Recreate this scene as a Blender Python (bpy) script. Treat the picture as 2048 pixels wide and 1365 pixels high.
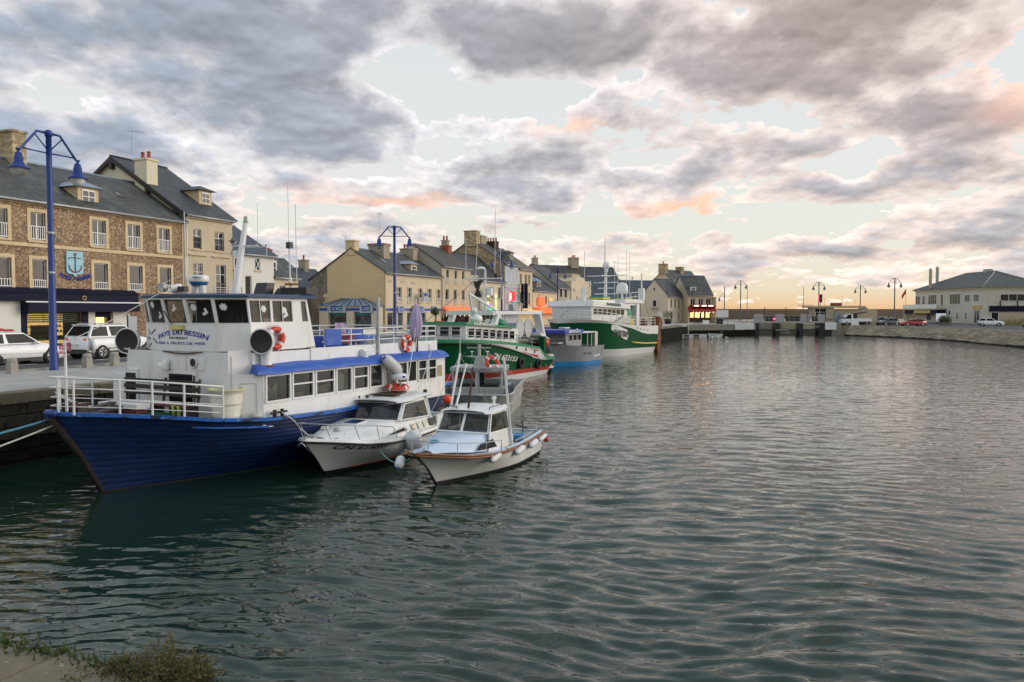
import bpy, math, random
import numpy as np
from mathutils import Vector, Matrix
random.seed(7); rng=np.random.default_rng(11)
for o in list(bpy.data.objects): bpy.data.objects.remove(o)
SC=bpy.context.scene; COL=SC.collection
# ---------------------------------------------------------------- camera
cam=bpy.data.cameras.new('camera'); cam.lens=27; cam.sensor_width=36; cam.clip_end=6000; cam.clip_start=.1
CAM=bpy.data.objects.new('camera',cam); COL.objects.link(CAM)
CAM.location=(0,0,4.5); CAM.rotation_euler=(math.radians(90)-math.atan(60/1536),0,0)
SC.camera=CAM
SC.view_settings.view_transform='Standard'; SC.view_settings.look='None'
SC.view_settings.gamma=1; SC.view_settings.exposure=0.40
# ---------------------------------------------------------------- sky
SUN_AZ,SUN_EL=math.radians(80),math.radians(14)
W=bpy.data.worlds.new('World'); SC.world=W; W.use_nodes=True
N=W.node_tree.nodes; L=W.node_tree.links; N.clear()
def nd(t,**k):
    n=N.new(t)
    for a,b in k.items(): setattr(n,a,b)
    return n
def mth(op,a,b=None,c=None,clamp=False):
    n=nd('ShaderNodeMath',operation=op); n.use_clamp=clamp
    for i,x in enumerate((a,b,c)):
        if x is None: continue
        if isinstance(x,(int,float)): n.inputs[i].default_value=x
        else: L.new(x,n.inputs[i])
    return n.outputs[0]
def vm(op,a,b=None,out=0):
    n=nd('ShaderNodeVectorMath',operation=op)
    for i,x in enumerate((a,b)):
        if x is None: continue
        if isinstance(x,tuple): n.inputs[i].default_value=x
        else: L.new(x,n.inputs[i])
    return n.outputs[out]
def comb(x,y,z):
    n=nd('ShaderNodeCombineXYZ')
    for i,q in enumerate((x,y,z)):
        if isinstance(q,(int,float)): n.inputs[i].default_value=q
        else: L.new(q,n.inputs[i])
    return n.outputs[0]
def noise(v,scale,detail=6,rough=.55,dist=0,lac=2.0):
    n=nd('ShaderNodeTexNoise'); n.inputs['Scale'].default_value=scale; n.inputs['Detail'].default_value=detail
    n.inputs['Roughness'].default_value=rough; n.inputs['Distortion'].default_value=dist; n.inputs['Lacunarity'].default_value=lac
    L.new(v,n.inputs['Vector']); return n.outputs['Fac']
def mrange(v,a,b,c=0,d=1,smooth=True):
    n=nd('ShaderNodeMapRange'); n.interpolation_type='SMOOTHSTEP' if smooth else 'LINEAR'
    L.new(v,n.inputs[0])
    for i,x in enumerate((a,b,c,d)): n.inputs[i+1].default_value=x
    return n.outputs[0]
def mixc(f,a,b):
    n=nd('ShaderNodeMix',data_type='RGBA')
    for i,x in ((0,f),(6,a),(7,b)):
        if isinstance(x,(int,float)): n.inputs[i].default_value=x
        elif isinstance(x,tuple): n.inputs[i].default_value=(*x,1)
        else: L.new(x,n.inputs[i])
    return n.outputs[2]
def ramp(v,stops):
    n=nd('ShaderNodeValToRGB'); e=n.color_ramp.elements
    while len(e)<len(stops): e.new(.5)
    for q,(p,c) in zip(e,stops): q.position=p; q.color=(*c,1)
    L.new(v,n.inputs[0]); return n.outputs[0]
tc=nd('ShaderNodeTexCoord'); D=vm('NORMALIZE',tc.outputs['Generated'])
sp=nd('ShaderNodeSeparateXYZ'); L.new(D,sp.inputs[0]); dx,dy,dz=sp.outputs
el=mth('MULTIPLY',mth('ARCSINE',dz),180/math.pi)
az=mth('MULTIPLY',mth('ARCTAN2',dx,dy),180/math.pi)
SKYN=nd('ShaderNodeTexSky'); SKYN.sky_type='NISHITA'; SKYN.sun_disc=False
SKYN.sun_elevation=SUN_EL; SKYN.sun_rotation=SUN_AZ; SKYN.dust_density=2.2; SKYN.air_density=1.0; SKYN.ozone_density=1.2
sky0=nd('ShaderNodeVectorMath',operation='SCALE'); L.new(SKYN.outputs[0],sky0.inputs[0]); sky0.inputs['Scale'].default_value=.09
# thin high veil, warm low down
veil=ramp(mrange(el,0,40,0,1,False),[(0,(.95,.57,.30)),(.015,(.97,.70,.42)),(.035,(.95,.81,.58)),(.07,(.93,.87,.71)),(.14,(.90,.91,.83)),(.28,(.88,.90,.88)),(.5,(.82,.86,.88)),(1,(.60,.70,.80))])
clear=mixc(.88,sky0.outputs[0],veil); cs_=nd('ShaderNodeVectorMath',operation='SCALE'); L.new(clear,cs_.inputs[0]); cs_.inputs['Scale'].default_value=.75; clear=cs_.outputs[0]
# --- cloud cover : fractal field on the cloud deck plus the big banks of this evening
za=mth('ADD',mth('MAXIMUM',dz,-.05),.26)
P=comb(mth('DIVIDE',dx,za),mth('DIVIDE',dy,za),0)
AE=comb(az,el,0)
def cnoise(v,scale,detail,rough,dist):
    n=nd('ShaderNodeTexNoise'); n.inputs['Scale'].default_value=scale; n.inputs['Detail'].default_value=detail; n.inputs['Roughness'].default_value=rough; n.inputs['Distortion'].default_value=dist; L.new(v,n.inputs['Vector']); return n
wv=cnoise(P,3.2,3,.5,0)
AEw=vm('ADD',AE,vm('MULTIPLY',vm('SUBTRACT',wv.outputs['Color'],(.5,.5,.5)),(9,4.5,0)))
def px2ae(u,v): return math.degrees(math.atan((u-1024)/1536)), math.degrees(math.atan((622-v)/math.hypot(1536,u-1024)))
def gauss(u,v,su,sv,a):
    A,E=px2ae(u,v); k=180/math.pi/1536
    q=vm('MULTIPLY',vm('SUBTRACT',AEw,(A,E,0)),(1/(su*k),1/(sv*k),0))
    d=vm('DOT_PRODUCT',q,q,1)
    return mth('MULTIPLY',mth('POWER',2.718,mth('MULTIPLY',d,-1)),a)
BANKS=[(230,90,560,150,.34),(760,10,330,110,.30),(1500,60,620,90,.40),(1800,140,380,60,.30),(690,255,330,62,.34),(330,330,260,70,.22),(60,300,200,80,.2),(1750,360,130,22,.16),(1100,120,200,60,.14),
 (985,352,110,34,.26),(1330,345,300,58,.30),(1500,290,110,34,.18),(1900,240,260,44,.28),(1920,400,230,50,.28),(1560,500,300,34,.22),(1920,505,240,40,.20),
 (1150,505,140,34,.2),(620,500,210,60,.24),(740,398,130,18,.20),(1600,560,480,18,.18),(880,470,130,34,.18),
 (790,140,70,34,-.36),(130,205,60,28,-.26),(1200,215,260,26,-.13),(1000,290,160,20,-.15),(1330,430,460,26,-.24),(560,425,70,22,-.28),(1690,310,120,26,-.2),(1720,465,120,16,-.16)]
acc=None
for b in BANKS:
    g=gauss(*b); acc=g if acc is None else mth('ADD',acc,g)
f1=cnoise(vm('ADD',P,comb(0,0,3.7)),3.0,7,.53,.1).outputs['Fac']
f2=cnoise(vm('ADD',vm('MULTIPLY',P,(1,.8,1)),comb(.0,.0,8.1)),8.5,6,.58,0).outputs['Fac']
fld=mth('ADD',mth('MULTIPLY',mth('SUBTRACT',f1,.5),1.35),mth('MULTIPLY',mth('SUBTRACT',f2,.5),.72))
f4=cnoise(vm('ADD',vm('MULTIPLY',P,(1,.7,1)),comb(.0,.0,5.3)),26,3,.6,.3).outputs['Fac']
fld=mth('ADD',fld,mth('MULTIPLY',mth('SUBTRACT',f4,.5),.20))
dens=mth('ADD',mth('ADD',fld,acc),mth('MULTIPLY',mrange(el,1.2,4),mrange(el,9,17,.085,.0)))
alpha=mrange(dens,.118,.172)
thick=mrange(dens,.10,.48)
# light catches the upper edges: same field sampled a little higher up
f1b=cnoise(vm('ADD',vm('MULTIPLY',P,(.985,.985,1)),comb(0,0,3.7)),3.0,4,.53,.1).outputs['Fac']
rim=mrange(mth('SUBTRACT',f1,f1b),-.09,.09,-.5,.5,False)
low=mrange(el,1,12,1,0)
litc=mixc(low,(.69,.67,.68),(.86,.72,.61)); litc=mixc(mth('MULTIPLY',mrange(az,-8,25),.5),litc,(.82,.64,.55))
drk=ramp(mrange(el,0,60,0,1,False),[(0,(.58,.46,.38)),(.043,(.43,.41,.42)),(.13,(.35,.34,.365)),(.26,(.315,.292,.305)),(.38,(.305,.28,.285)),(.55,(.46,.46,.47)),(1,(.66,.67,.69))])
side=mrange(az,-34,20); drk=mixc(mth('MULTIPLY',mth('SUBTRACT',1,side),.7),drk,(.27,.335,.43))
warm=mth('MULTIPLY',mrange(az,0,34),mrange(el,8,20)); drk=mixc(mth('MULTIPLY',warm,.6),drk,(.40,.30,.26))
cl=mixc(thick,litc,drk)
mod=mth('ADD',mrange(f2,.3,.7,.93,1.07,False),mth('MULTIPLY',rim,.6))
cl2=nd('ShaderNodeVectorMath',operation='SCALE'); L.new(cl,cl2.inputs[0]); L.new(mod,cl2.inputs['Scale'])
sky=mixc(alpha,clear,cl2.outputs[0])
# sunset-lit undersides
gl=mth('ADD',mth('ADD',gauss(1350,408,95,13,.75),gauss(1140,268,60,16,.45)),mth('ADD',gauss(800,402,80,10,.5),gauss(2040,190,90,60,.35)))
gl=mth('ADD',gl,gauss(600,415,130,26,.3))
gl=mth('MULTIPLY',gl,alpha,clamp=True)
sky=mixc(gl,sky,(.95,.48,.26))
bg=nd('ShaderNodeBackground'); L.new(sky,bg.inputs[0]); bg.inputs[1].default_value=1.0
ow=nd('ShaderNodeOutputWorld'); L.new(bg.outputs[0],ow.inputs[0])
W.cycles.sampling_method='MANUAL'; W.cycles.sample_map_resolution=512
# ---------------------------------------------------------------- sun (veiled, low on the right)
sl=bpy.data.lights.new('sun','SUN'); sl.energy=1.3; sl.angle=math.radians(40); sl.color=(1,.88,.76)
SUN=bpy.data.objects.new('sun',sl); COL.objects.link(SUN)
sd=Vector((math.sin(SUN_AZ)*math.cos(SUN_EL),math.cos(SUN_AZ)*math.cos(SUN_EL),math.sin(SUN_EL)))
SUN.rotation_euler=sd.to_track_quat('Z','Y').to_euler()

# ================================================================ helpers
class MB:
    def __init__(s): s.v=[]; s.f=[]; s.s=[]
    def add(s,vs,fs,sm=False):
        k=len(s.v); s.v+= [tuple(p) for p in vs]; s.f+=[tuple(i+k for i in f) for f in fs]; s.s+=[sm]*len(fs); return s
    def box(s,x0,x1,y0,y1,z0,z1):
        return s.add([(x,y,z) for z in (z0,z1) for y in (y0,y1) for x in (x0,x1)],[(0,2,3,1),(4,5,7,6),(0,1,5,4),(2,6,7,3),(0,4,6,2),(1,3,7,5)])
    def obox(s,c,size,rot=(0,0,0)):
        from mathutils import Euler
        R=Euler(rot).to_matrix(); h=[q/2 for q in size]; c=Vector(c)
        vs=[c+R@Vector((x,y,z)) for z in (-h[2],h[2]) for y in (-h[1],h[1]) for x in (-h[0],h[0])]
        return s.add(vs,[(0,2,3,1),(4,5,7,6),(0,1,5,4),(2,6,7,3),(0,4,6,2),(1,3,7,5)])
    def bar(s,p0,p1,w,h):   # square bar between two points
        p0,p1=Vector(p0),Vector(p1); d=(p1-p0).normalized()
        a=d.cross(Vector((0,0,1)));  a=a.normalized() if a.length>1e-4 else Vector((1,0,0)); b=a.cross(d)
        vs=[p+a*i*w/2+b*j*h/2 for p in (p0,p1) for i,j in ((-1,-1),(1,-1),(1,1),(-1,1))]
        return s.add(vs,[(0,1,2,3),(7,6,5,4),(0,4,5,1),(1,5,6,2),(2,6,7,3),(3,7,4,0)])
    def prism(s,pts,ax,a,b):    # pts 2D polygon; ax = axis of extrusion
        n=len(pts)
        def m(p,t): return {'x':(t,p[0],p[1]),'y':(p[0],t,p[1]),'z':(p[0],p[1],t)}[ax]
        return s.add([m(p,a) for p in pts]+[m(p,b) for p in pts],[tuple(range(n))[::-1],tuple(range(n,2*n))]+[(i,(i+1)%n,(i+1)%n+n,i+n) for i in range(n)])
    def cyl(s,p0,p1,r0,r1=None,n=10,caps=True,sm=True):
        r1=r0 if r1 is None else r1; p0,p1=Vector(p0),Vector(p1); d=(p1-p0).normalized()
        a=d.orthogonal().normalized(); b=d.cross(a)
        R=[(math.cos(6.28318*i/n),math.sin(6.28318*i/n)) for i in range(n)]
        vs=[p0+(a*c+b*q)*r0 for c,q in R]+[p1+(a*c+b*q)*r1 for c,q in R]
        s.add(vs,[(i,(i+1)%n,(i+1)%n+n,i+n) for i in range(n)],sm)
        if caps: s.add(vs,[tuple(range(n))[::-1],tuple(range(n,2*n))])
        return s
    def tube(s,pts,r,n=6,closed=False,caps=True):
        pts=[Vector(p) for p in pts]; m=len(pts); rings=[]; up=None
        for i,p in enumerate(pts):
            if closed: d=(pts[(i+1)%m]-pts[i-1])
            else: d=pts[min(i+1,m-1)]-pts[max(i-1,0)]
            d=d.normalized() if d.length>1e-9 else Vector((0,0,1))
            if up is None: up=d.orthogonal().normalized()
            up=(up-d*up.dot(d)); up=up.normalized() if up.length>1e-6 else d.orthogonal().normalized()
            b=d.cross(up); rr=r[i] if isinstance(r,(list,tuple)) else r
            rings.append([p+(up*math.cos(6.28318*k/n)+b*math.sin(6.28318*k/n))*rr for k in range(n)])
        k0=[q for R in rings for q in R]; fs=[]
        for i in range(m if closed else m-1):
            j=(i+1)%m
            for k in range(n): fs.append((i*n+k,i*n+(k+1)%n,j*n+(k+1)%n,j*n+k))
        if caps and not closed: fs+= [tuple(range(n))[::-1],tuple((m-1)*n+k for k in range(n))]
        return s.add(k0,fs,True)
    def lathe(s,prof,n=16,o=(0,0,0),M=None,sm=True):   # prof [(r,z)]
        vs=[]; fs=[]; m=len(prof)
        for r,z in prof:
            for k in range(n):
                p=Vector((r*math.cos(6.28318*k/n),r*math.sin(6.28318*k/n),z))
                vs.append((M@p if M else p)+Vector(o))
        for i in range(m-1):
            for k in range(n): fs.append((i*n+k,i*n+(k+1)%n,(i+1)*n+(k+1)%n,(i+1)*n+k))
        return s.add(vs,fs,sm)
    def ball(s,c,r,n=12,m=8):
        r=r if isinstance(r,tuple) else (r,r,r)
        vs=[(c[0]+r[0]*math.sin(math.pi*i/m)*math.cos(6.28318*k/n),c[1]+r[1]*math.sin(math.pi*i/m)*math.sin(6.28318*k/n),c[2]-r[2]*math.cos(math.pi*i/m)) for i in range(m+1) for k in range(n)]
        return s.add(vs,[(i*n+k,i*n+(k+1)%n,(i+1)*n+(k+1)%n,(i+1)*n+k) for i in range(m) for k in range(n)],True)
    def torus(s,c,R,r,M=None,n=20,m=8,sq=1):
        pts=[]
        for i in range(n):
            a=6.28318*i/n; p=Vector((R*math.cos(a),R*math.sin(a)*sq,0)); p=M@p if M else p; pts.append(p+Vector(c))
        return s.tube(pts,r,m,closed=True)
    def grid(s,rows,sm=True,closed=False):
        n=len(rows[0]); vs=[p for r in rows for p in r]; fs=[]
        for i in range(len(rows)-1):
            for k in range(n if closed else n-1): fs.append((i*n+k,i*n+(k+1)%n,(i+1)*n+(k+1)%n,(i+1)*n+k))
        return s.add(vs,fs,sm)
    def quad(s,*p): return s.add(p,[tuple(range(len(p)))])
    def text(s,key,o,rt,up,size,depth=.008,bend=0,rot=0,width=None):
        V,Fc=TX[key]; rt,up,o=Vector(rt).normalized(),Vector(up).normalized(),Vector(o); nr=rt.cross(up)
        c,q=math.cos(rot),math.sin(rot); xs=[p[0] for p in V]; wd=max(xs)-min(xs); kx=size if width is None else width/wd
        vs=[]
        for x,y,z in V:
            x*=kx; y*=size
            if bend:  # arch: letters follow a circle of radius bend
                a=x/bend; x,y=(bend+y)*math.sin(a),(bend+y)*math.cos(a)-bend
            x,y=x*c-y*q,x*q+y*c
            vs.append(o+rt*x+up*y+nr*(depth if z>0 else 0))
        return s.add(vs,Fc)
    def build(s,name,mat,par=None,kind=None):
        me=bpy.data.meshes.new(name); me.from_pydata(s.v,[],s.f); me.polygons.foreach_set('use_smooth',s.s)
        me.update(); me.materials.append(mat if not isinstance(mat,str) else MT[mat])
        o=bpy.data.objects.new(name,me); COL.objects.link(o)
        if par: o.parent=par
        if kind: o['kind']=kind
        return o
def each(mb,name,mat,par=None):   # every connected piece becomes an object of its own
    p=list(range(len(mb.v)))
    def fd(i):
        while p[i]!=i: p[i]=p[p[i]]; i=p[i]
        return i
    key={}
    for i,v in enumerate(mb.v):
        k=(round(v[0],5),round(v[1],5),round(v[2],5))
        if k in key: p[fd(i)]=fd(key[k])
        else: key[k]=i
    for f in mb.f:
        for i in f[1:]: p[fd(i)]=fd(f[0])
    G_={}
    for k,f in enumerate(mb.f): G_.setdefault(fd(f[0]),[]).append(k)
    out=[]
    for r,fs in G_.items():
        ids=sorted({i for k in fs for i in mb.f[k]}); mp={i:n for n,i in enumerate(ids)}; q=MB(); q.v=[mb.v[i] for i in ids]; q.f=[tuple(mp[i] for i in mb.f[k]) for k in fs]; q.s=[mb.s[k] for k in fs]; out.append(q.build(name,mat,par))
    return out
def thing(name,label,cat,loc=(0,0,0),rz=0,group=None):
    o=bpy.data.objects.new(name,None); COL.objects.link(o); o.location=loc; o.rotation_euler=(0,0,rz)
    o.empty_display_size=.1
    return tag(o,label,cat,group)
def tag(o,label,cat,group=None):
    o['label']=label; o['category']=cat
    if group: o['group']=group
    return o
def put(o,loc,rz=0): o.location=loc; o.rotation_euler=(0,0,rz); return o
def copy_tree(o,par=None):
    c=o.copy(); COL.objects.link(c); c.parent=par
    for ch in o.children: copy_tree(ch,c)
    return c
TX={}
def mktext(*keys,space=1.0,bold=0):
    for k in keys:
        cu=bpy.data.curves.new('t','FONT'); cu.body=k; cu.size=1; cu.align_x='CENTER'; cu.extrude=.01; cu.resolution_u=3; cu.space_character=space; cu.offset=bold
        ob=bpy.data.objects.new('t',cu); COL.objects.link(ob); dg=bpy.context.evaluated_depsgraph_get()
        me=bpy.data.meshes.new_from_object(ob.evaluated_get(dg)); TX[k]=([tuple(v.co) for v in me.vertices],[tuple(p.vertices) for p in me.polygons])
        bpy.data.objects.remove(ob); bpy.data.meshes.remove(me); bpy.data.curves.remove(cu)
mktext('PAYS DU BESSIN','CN 614057','CN 633153','CN807008','BARBAN','INDEPENDANT','MENDOZA',bold=.02)
mktext('RESTAURANT','BAR A FRUITS DE MER','CRABE','HUITRE','HOMARD','CREVETTE','BULOT','PORT','MARINE','CIC','FURUNO','LE BISTROT','TABAC','POISSONNERIE','CN 711330','LE MARIE CHARLE II','POPPY','R\nE\nS\nT\nA\nU\nR\nA\nN\nT','CASINO','PORT EN BESSIN','LOCH')
MT={}
def M(name,col,rough=.6,var=.14,scale=3.0,metal=0,bump=0,bscale=25,stain=None,coat=0,stretch=None,spec=.5,gen=False):
    m=bpy.data.materials.new(name); m.use_nodes=True; t=m.node_tree; b=t.nodes['Principled BSDF']; MT[name]=m
    b.inputs['Roughness'].default_value=rough; b.inputs['Metallic'].default_value=metal; b.inputs['Coat Weight'].default_value=coat
    b.inputs['Specular IOR Level'].default_value=spec
    tc=t.nodes.new('ShaderNodeTexCoord'); vec=tc.outputs['Object']
    def nz(sc,vv,det=5,ro=.6):
        n=t.nodes.new('ShaderNodeTexNoise'); n.inputs['Scale'].default_value=sc; n.inputs['Detail'].default_value=det; n.inputs['Roughness'].default_value=ro
        t.links.new(vv,n.inputs['Vector']); return n.outputs['Fac']
    def mp(vv,s):
        n=t.nodes.new('ShaderNodeMapping'); n.inputs['Scale'].default_value=s; t.links.new(vv,n.inputs['Vector']); return n.outputs[0]
    v2=mp(vec,stretch) if stretch else vec
    r=t.nodes.new('ShaderNodeValToRGB'); e=r.color_ramp.elements; e[0].position=.3; e[1].position=.7
    e[0].color=(*[c*(1-var) for c in col],1); e[1].color=(*[min(c*(1+var),1) for c in col],1)
    t.links.new(nz(scale,v2),r.inputs[0]); out=r.outputs[0]
    if stain:
        for sc,st,lo,hi,scol in (stain if isinstance(stain,list) else [stain]):
            q=t.nodes.new('ShaderNodeMapRange'); q.inputs[1].default_value=lo; q.inputs[2].default_value=hi
            t.links.new(nz(sc,mp(vec,st),6,.65),q.inputs[0])
            x=t.nodes.new('ShaderNodeMix'); x.data_type='RGBA'; t.links.new(q.outputs[0],x.inputs[0]); t.links.new(out,x.inputs[6]); x.inputs[7].default_value=(*scol,1); out=x.outputs[2]
    t.links.new(out,b.inputs['Base Color'])
    if bump:
        u=t.nodes.new('ShaderNodeBump'); u.inputs['Strength'].default_value=bump; u.inputs['Distance'].default_value=.02
        t.links.new(nz(bscale,vec,4),u.inputs['Height']); t.links.new(u.outputs[0],b.inputs['Normal'])
    return m
def EM(name,col,st):
    m=bpy.data.materials.new(name); m.use_nodes=True; t=m.node_tree; b=t.nodes['Principled BSDF']; MT[name]=m
    tc=t.nodes.new('ShaderNodeTexCoord'); n=t.nodes.new('ShaderNodeTexNoise'); n.inputs['Scale'].default_value=4; t.links.new(tc.outputs['Object'],n.inputs['Vector'])
    r=t.nodes.new('ShaderNodeValToRGB'); e=r.color_ramp.elements; e[0].position=.3; e[1].position=.7
    e[0].color=(*[c*.75 for c in col],1); e[1].color=(*col,1); t.links.new(n.outputs['Fac'],r.inputs[0])
    t.links.new(r.outputs[0],b.inputs['Base Color']); t.links.new(r.outputs[0],b.inputs['Emission Color']); b.inputs['Emission Strength'].default_value=st; return m
def GL(name,col=(.02,.025,.028),tr=.0,rough=.03,spec=.5):
    m=bpy.data.materials.new(name); m.use_nodes=True; t=m.node_tree; b=t.nodes['Principled BSDF']; MT[name]=m
    b.inputs['Roughness'].default_value=rough; b.inputs['IOR'].default_value=1.5; b.inputs['Specular IOR Level'].default_value=spec
    tc=t.nodes.new('ShaderNodeTexCoord'); n=t.nodes.new('ShaderNodeTexNoise'); n.inputs['Scale'].default_value=1.3; t.links.new(tc.outputs['Object'],n.inputs['Vector'])
    r=t.nodes.new('ShaderNodeValToRGB'); e=r.color_ramp.elements; e[0].position=.35; e[1].position=.7
    e[0].color=(*[c*.5 for c in col],1); e[1].color=(*[c*1.8 for c in col],1); t.links.new(n.outputs['Fac'],r.inputs[0]); t.links.new(r.outputs[0],b.inputs['Base Color'])
    if tr:
        T=t.nodes.new('ShaderNodeBsdfTransparent'); T.inputs[0].default_value=(.8,.84,.84,1); X=t.nodes.new('ShaderNodeMixShader'); X.inputs[0].default_value=tr
        o=t.nodes['Material Output']; t.links.new(b.outputs[0],X.inputs[1]); t.links.new(T.outputs[0],X.inputs[2]); t.links.new(X.outputs[0],o.inputs[0])
    return m
# ================================================================ materials
def stone_mat(name,pal,scale,mortar,mw=.06,bump=.5,zs=1.0,rough=.85):
    m=bpy.data.materials.new(name); m.use_nodes=True; t=m.node_tree; b=t.nodes['Principled BSDF']; MT[name]=m; b.inputs['Roughness'].default_value=rough
    tc=t.nodes.new('ShaderNodeTexCoord'); mp=t.nodes.new('ShaderNodeMapping'); mp.inputs['Scale'].default_value=(1,1,zs); t.links.new(tc.outputs['Object'],mp.inputs[0])
    nz=t.nodes.new('ShaderNodeTexNoise'); nz.inputs['Scale'].default_value=scale*.7; t.links.new(mp.outputs[0],nz.inputs['Vector'])
    ad=t.nodes.new('ShaderNodeMix'); ad.data_type='VECTOR'; ad.inputs[0].default_value=.06; t.links.new(mp.outputs[0],ad.inputs[4]); t.links.new(nz.outputs['Color'],ad.inputs[5])
    v=t.nodes.new('ShaderNodeTexVoronoi'); v.inputs['Scale'].default_value=scale; t.links.new(ad.outputs[1],v.inputs['Vector'])
    e=t.nodes.new('ShaderNodeTexVoronoi'); e.feature='DISTANCE_TO_EDGE'; e.inputs['Scale'].default_value=scale; t.links.new(ad.outputs[1],e.inputs['Vector'])
    sx=t.nodes.new('ShaderNodeSeparateColor'); t.links.new(v.outputs['Color'],sx.inputs[0])
    r=t.nodes.new('ShaderNodeValToRGB'); r.color_ramp.interpolation='CONSTANT'; el=r.color_ramp.elements
    while len(el)<len(pal): el.new(.5)
    for i,c in enumerate(pal): el[i].position=i/len(pal); el[i].color=(*c,1)
    t.links.new(sx.outputs[0],r.inputs[0])
    k=t.nodes.new('ShaderNodeMapRange'); k.inputs[1].default_value=mw*.4; k.inputs[2].default_value=mw; t.links.new(e.outputs['Distance'],k.inputs[0])
    n2=t.nodes.new('ShaderNodeTexNoise'); n2.inputs['Scale'].default_value=.35; n2.inputs['Detail'].default_value=6; t.links.new(tc.outputs['Object'],n2.inputs['Vector'])
    k2=t.nodes.new('ShaderNodeMapRange'); k2.inputs[1].default_value=.3; k2.inputs[2].default_value=.7; k2.inputs[3].default_value=.72; k2.inputs[4].default_value=1.2; t.links.new(n2.outputs['Fac'],k2.inputs[0])
    x=t.nodes.new('ShaderNodeMix'); x.data_type='RGBA'; t.links.new(k.outputs[0],x.inputs[0]); x.inputs[6].default_value=(*mortar,1); t.links.new(r.outputs[0],x.inputs[7])
    h=t.nodes.new('ShaderNodeHueSaturation'); t.links.new(x.outputs[2],h.inputs['Color']); t.links.new(k2.outputs[0],h.inputs['Value'])
    t.links.new(h.outputs[0],b.inputs['Base Color'])
    u=t.nodes.new('ShaderNodeBump'); u.inputs['Strength'].default_value=bump; u.inputs['Distance'].default_value=.03; t.links.new(k.outputs[0],u.inputs['Height']); t.links.new(u.outputs[0],b.inputs['Normal'])
def slate_mat(name,c1,c2,lich=(.12,.13,.09),amt=(.52,.75),rough=.55):
    m=bpy.data.materials.new(name); m.use_nodes=True; t=m.node_tree; b=t.nodes['Principled BSDF']; MT[name]=m; b.inputs['Roughness'].default_value=rough
    tc=t.nodes.new('ShaderNodeTexCoord'); s=t.nodes.new('ShaderNodeSeparateXYZ'); t.links.new(tc.outputs['Object'],s.inputs[0])
    c=t.nodes.new('ShaderNodeCombineXYZ'); t.links.new(s.outputs[0],c.inputs[0])
    ad=t.nodes.new('ShaderNodeMath'); ad.operation='MULTIPLY'; ad.inputs[1].default_value=1.9; t.links.new(s.outputs[2],ad.inputs[0]); t.links.new(ad.outputs[0],c.inputs[1])
    br=t.nodes.new('ShaderNodeTexBrick'); br.inputs['Scale'].default_value=2.2; br.inputs['Color1'].default_value=(*c1,1); br.inputs['Color2'].default_value=(*c2,1); br.inputs['Mortar'].default_value=(*[q*.2 for q in c1],1)
    br.inputs['Mortar Size'].default_value=.02; br.inputs['Brick Width'].default_value=.5; br.inputs['Row Height'].default_value=.42; t.links.new(c.outputs[0],br.inputs['Vector'])
    n=t.nodes.new('ShaderNodeTexNoise'); n.inputs['Scale'].default_value=.9; n.inputs['Detail'].default_value=8; n.inputs['Roughness'].default_value=.68; t.links.new(tc.outputs['Object'],n.inputs['Vector'])
    k=t.nodes.new('ShaderNodeMapRange'); k.inputs[1].default_value=amt[0]; k.inputs[2].default_value=amt[1]; t.links.new(n.outputs['Fac'],k.inputs[0])
    x=t.nodes.new('ShaderNodeMix'); x.data_type='RGBA'; t.links.new(k.outputs[0],x.inputs[0]); t.links.new(br.outputs['Color'],x.inputs[6]); x.inputs[7].default_value=(*lich,1); t.links.new(x.outputs[2],b.inputs['Base Color'])
    u=t.nodes.new('ShaderNodeBump'); u.inputs['Strength'].default_value=.5; u.inputs['Distance'].default_value=.03; t.links.new(br.outputs['Fac'],u.inputs['Height']); u.invert=True; t.links.new(u.outputs[0],b.inputs['Normal'])
stone_mat('flint',[(.27,.155,.085),(.34,.21,.115),(.21,.13,.08),(.44,.30,.18),(.14,.10,.075),(.37,.22,.12),(.56,.45,.33),(.27,.19,.125)],13.5,(.33,.25,.16),.05)
stone_mat('rubble',[(.20,.17,.13),(.27,.22,.16),(.15,.13,.11),(.33,.27,.19),(.22,.2,.17)],3.2,(.24,.2,.15),.05,zs=1.8)
stone_mat('golden_rubble',[(.42,.32,.17),(.50,.39,.22),(.34,.26,.15),(.56,.46,.28),(.30,.24,.16)],3.0,(.40,.32,.19),.05,zs=1.8)
stone_mat('paving',[(.40,.39,.37),(.43,.42,.39),(.38,.37,.35),(.41,.40,.37)],2.2,(.33,.32,.30),.015,.1)
stone_mat('bank_stone',[(.23,.18,.115),(.27,.215,.14),(.20,.155,.10),(.16,.13,.09),(.31,.25,.17)],1.6,(.11,.09,.065),.03,.5,1.4)
slate_mat('slate_old',(.036,.041,.043),(.070,.075,.074),(.115,.12,.10),(.47,.70))
slate_mat('slate_new',(.033,.039,.048),(.060,.066,.076),(.075,.08,.085),(.52,.75))
slate_mat('slate_blue',(.04,.06,.085),(.055,.075,.10),(.07,.085,.09),(.58,.8))
slate_mat('slate_brown',(.05,.046,.042),(.07,.063,.055),(.10,.08,.05),(.48,.7))
slate_mat('slate_rust',(.13,.085,.055),(.18,.11,.06),(.10,.09,.07),(.45,.7))
M('cream',(.66,.56,.40),.85,.06,.8,bump=.1,stain=(1.2,(1.5,1.5,.35),.60,.8,(.46,.37,.25)))
M('cream_pale',(.68,.60,.45),.85,.06,.8,bump=.1,stain=(1.2,(1.5,1.5,.35),.58,.8,(.45,.39,.29)))
M('yellow_render',(.66,.51,.30),.85,.05,.5,bump=.1,stain=(.8,(1,1,.5),.6,.85,(.50,.36,.2)))
M('gable_cream',(.72,.67,.50),.85,.04,.6,bump=.06)
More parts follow.
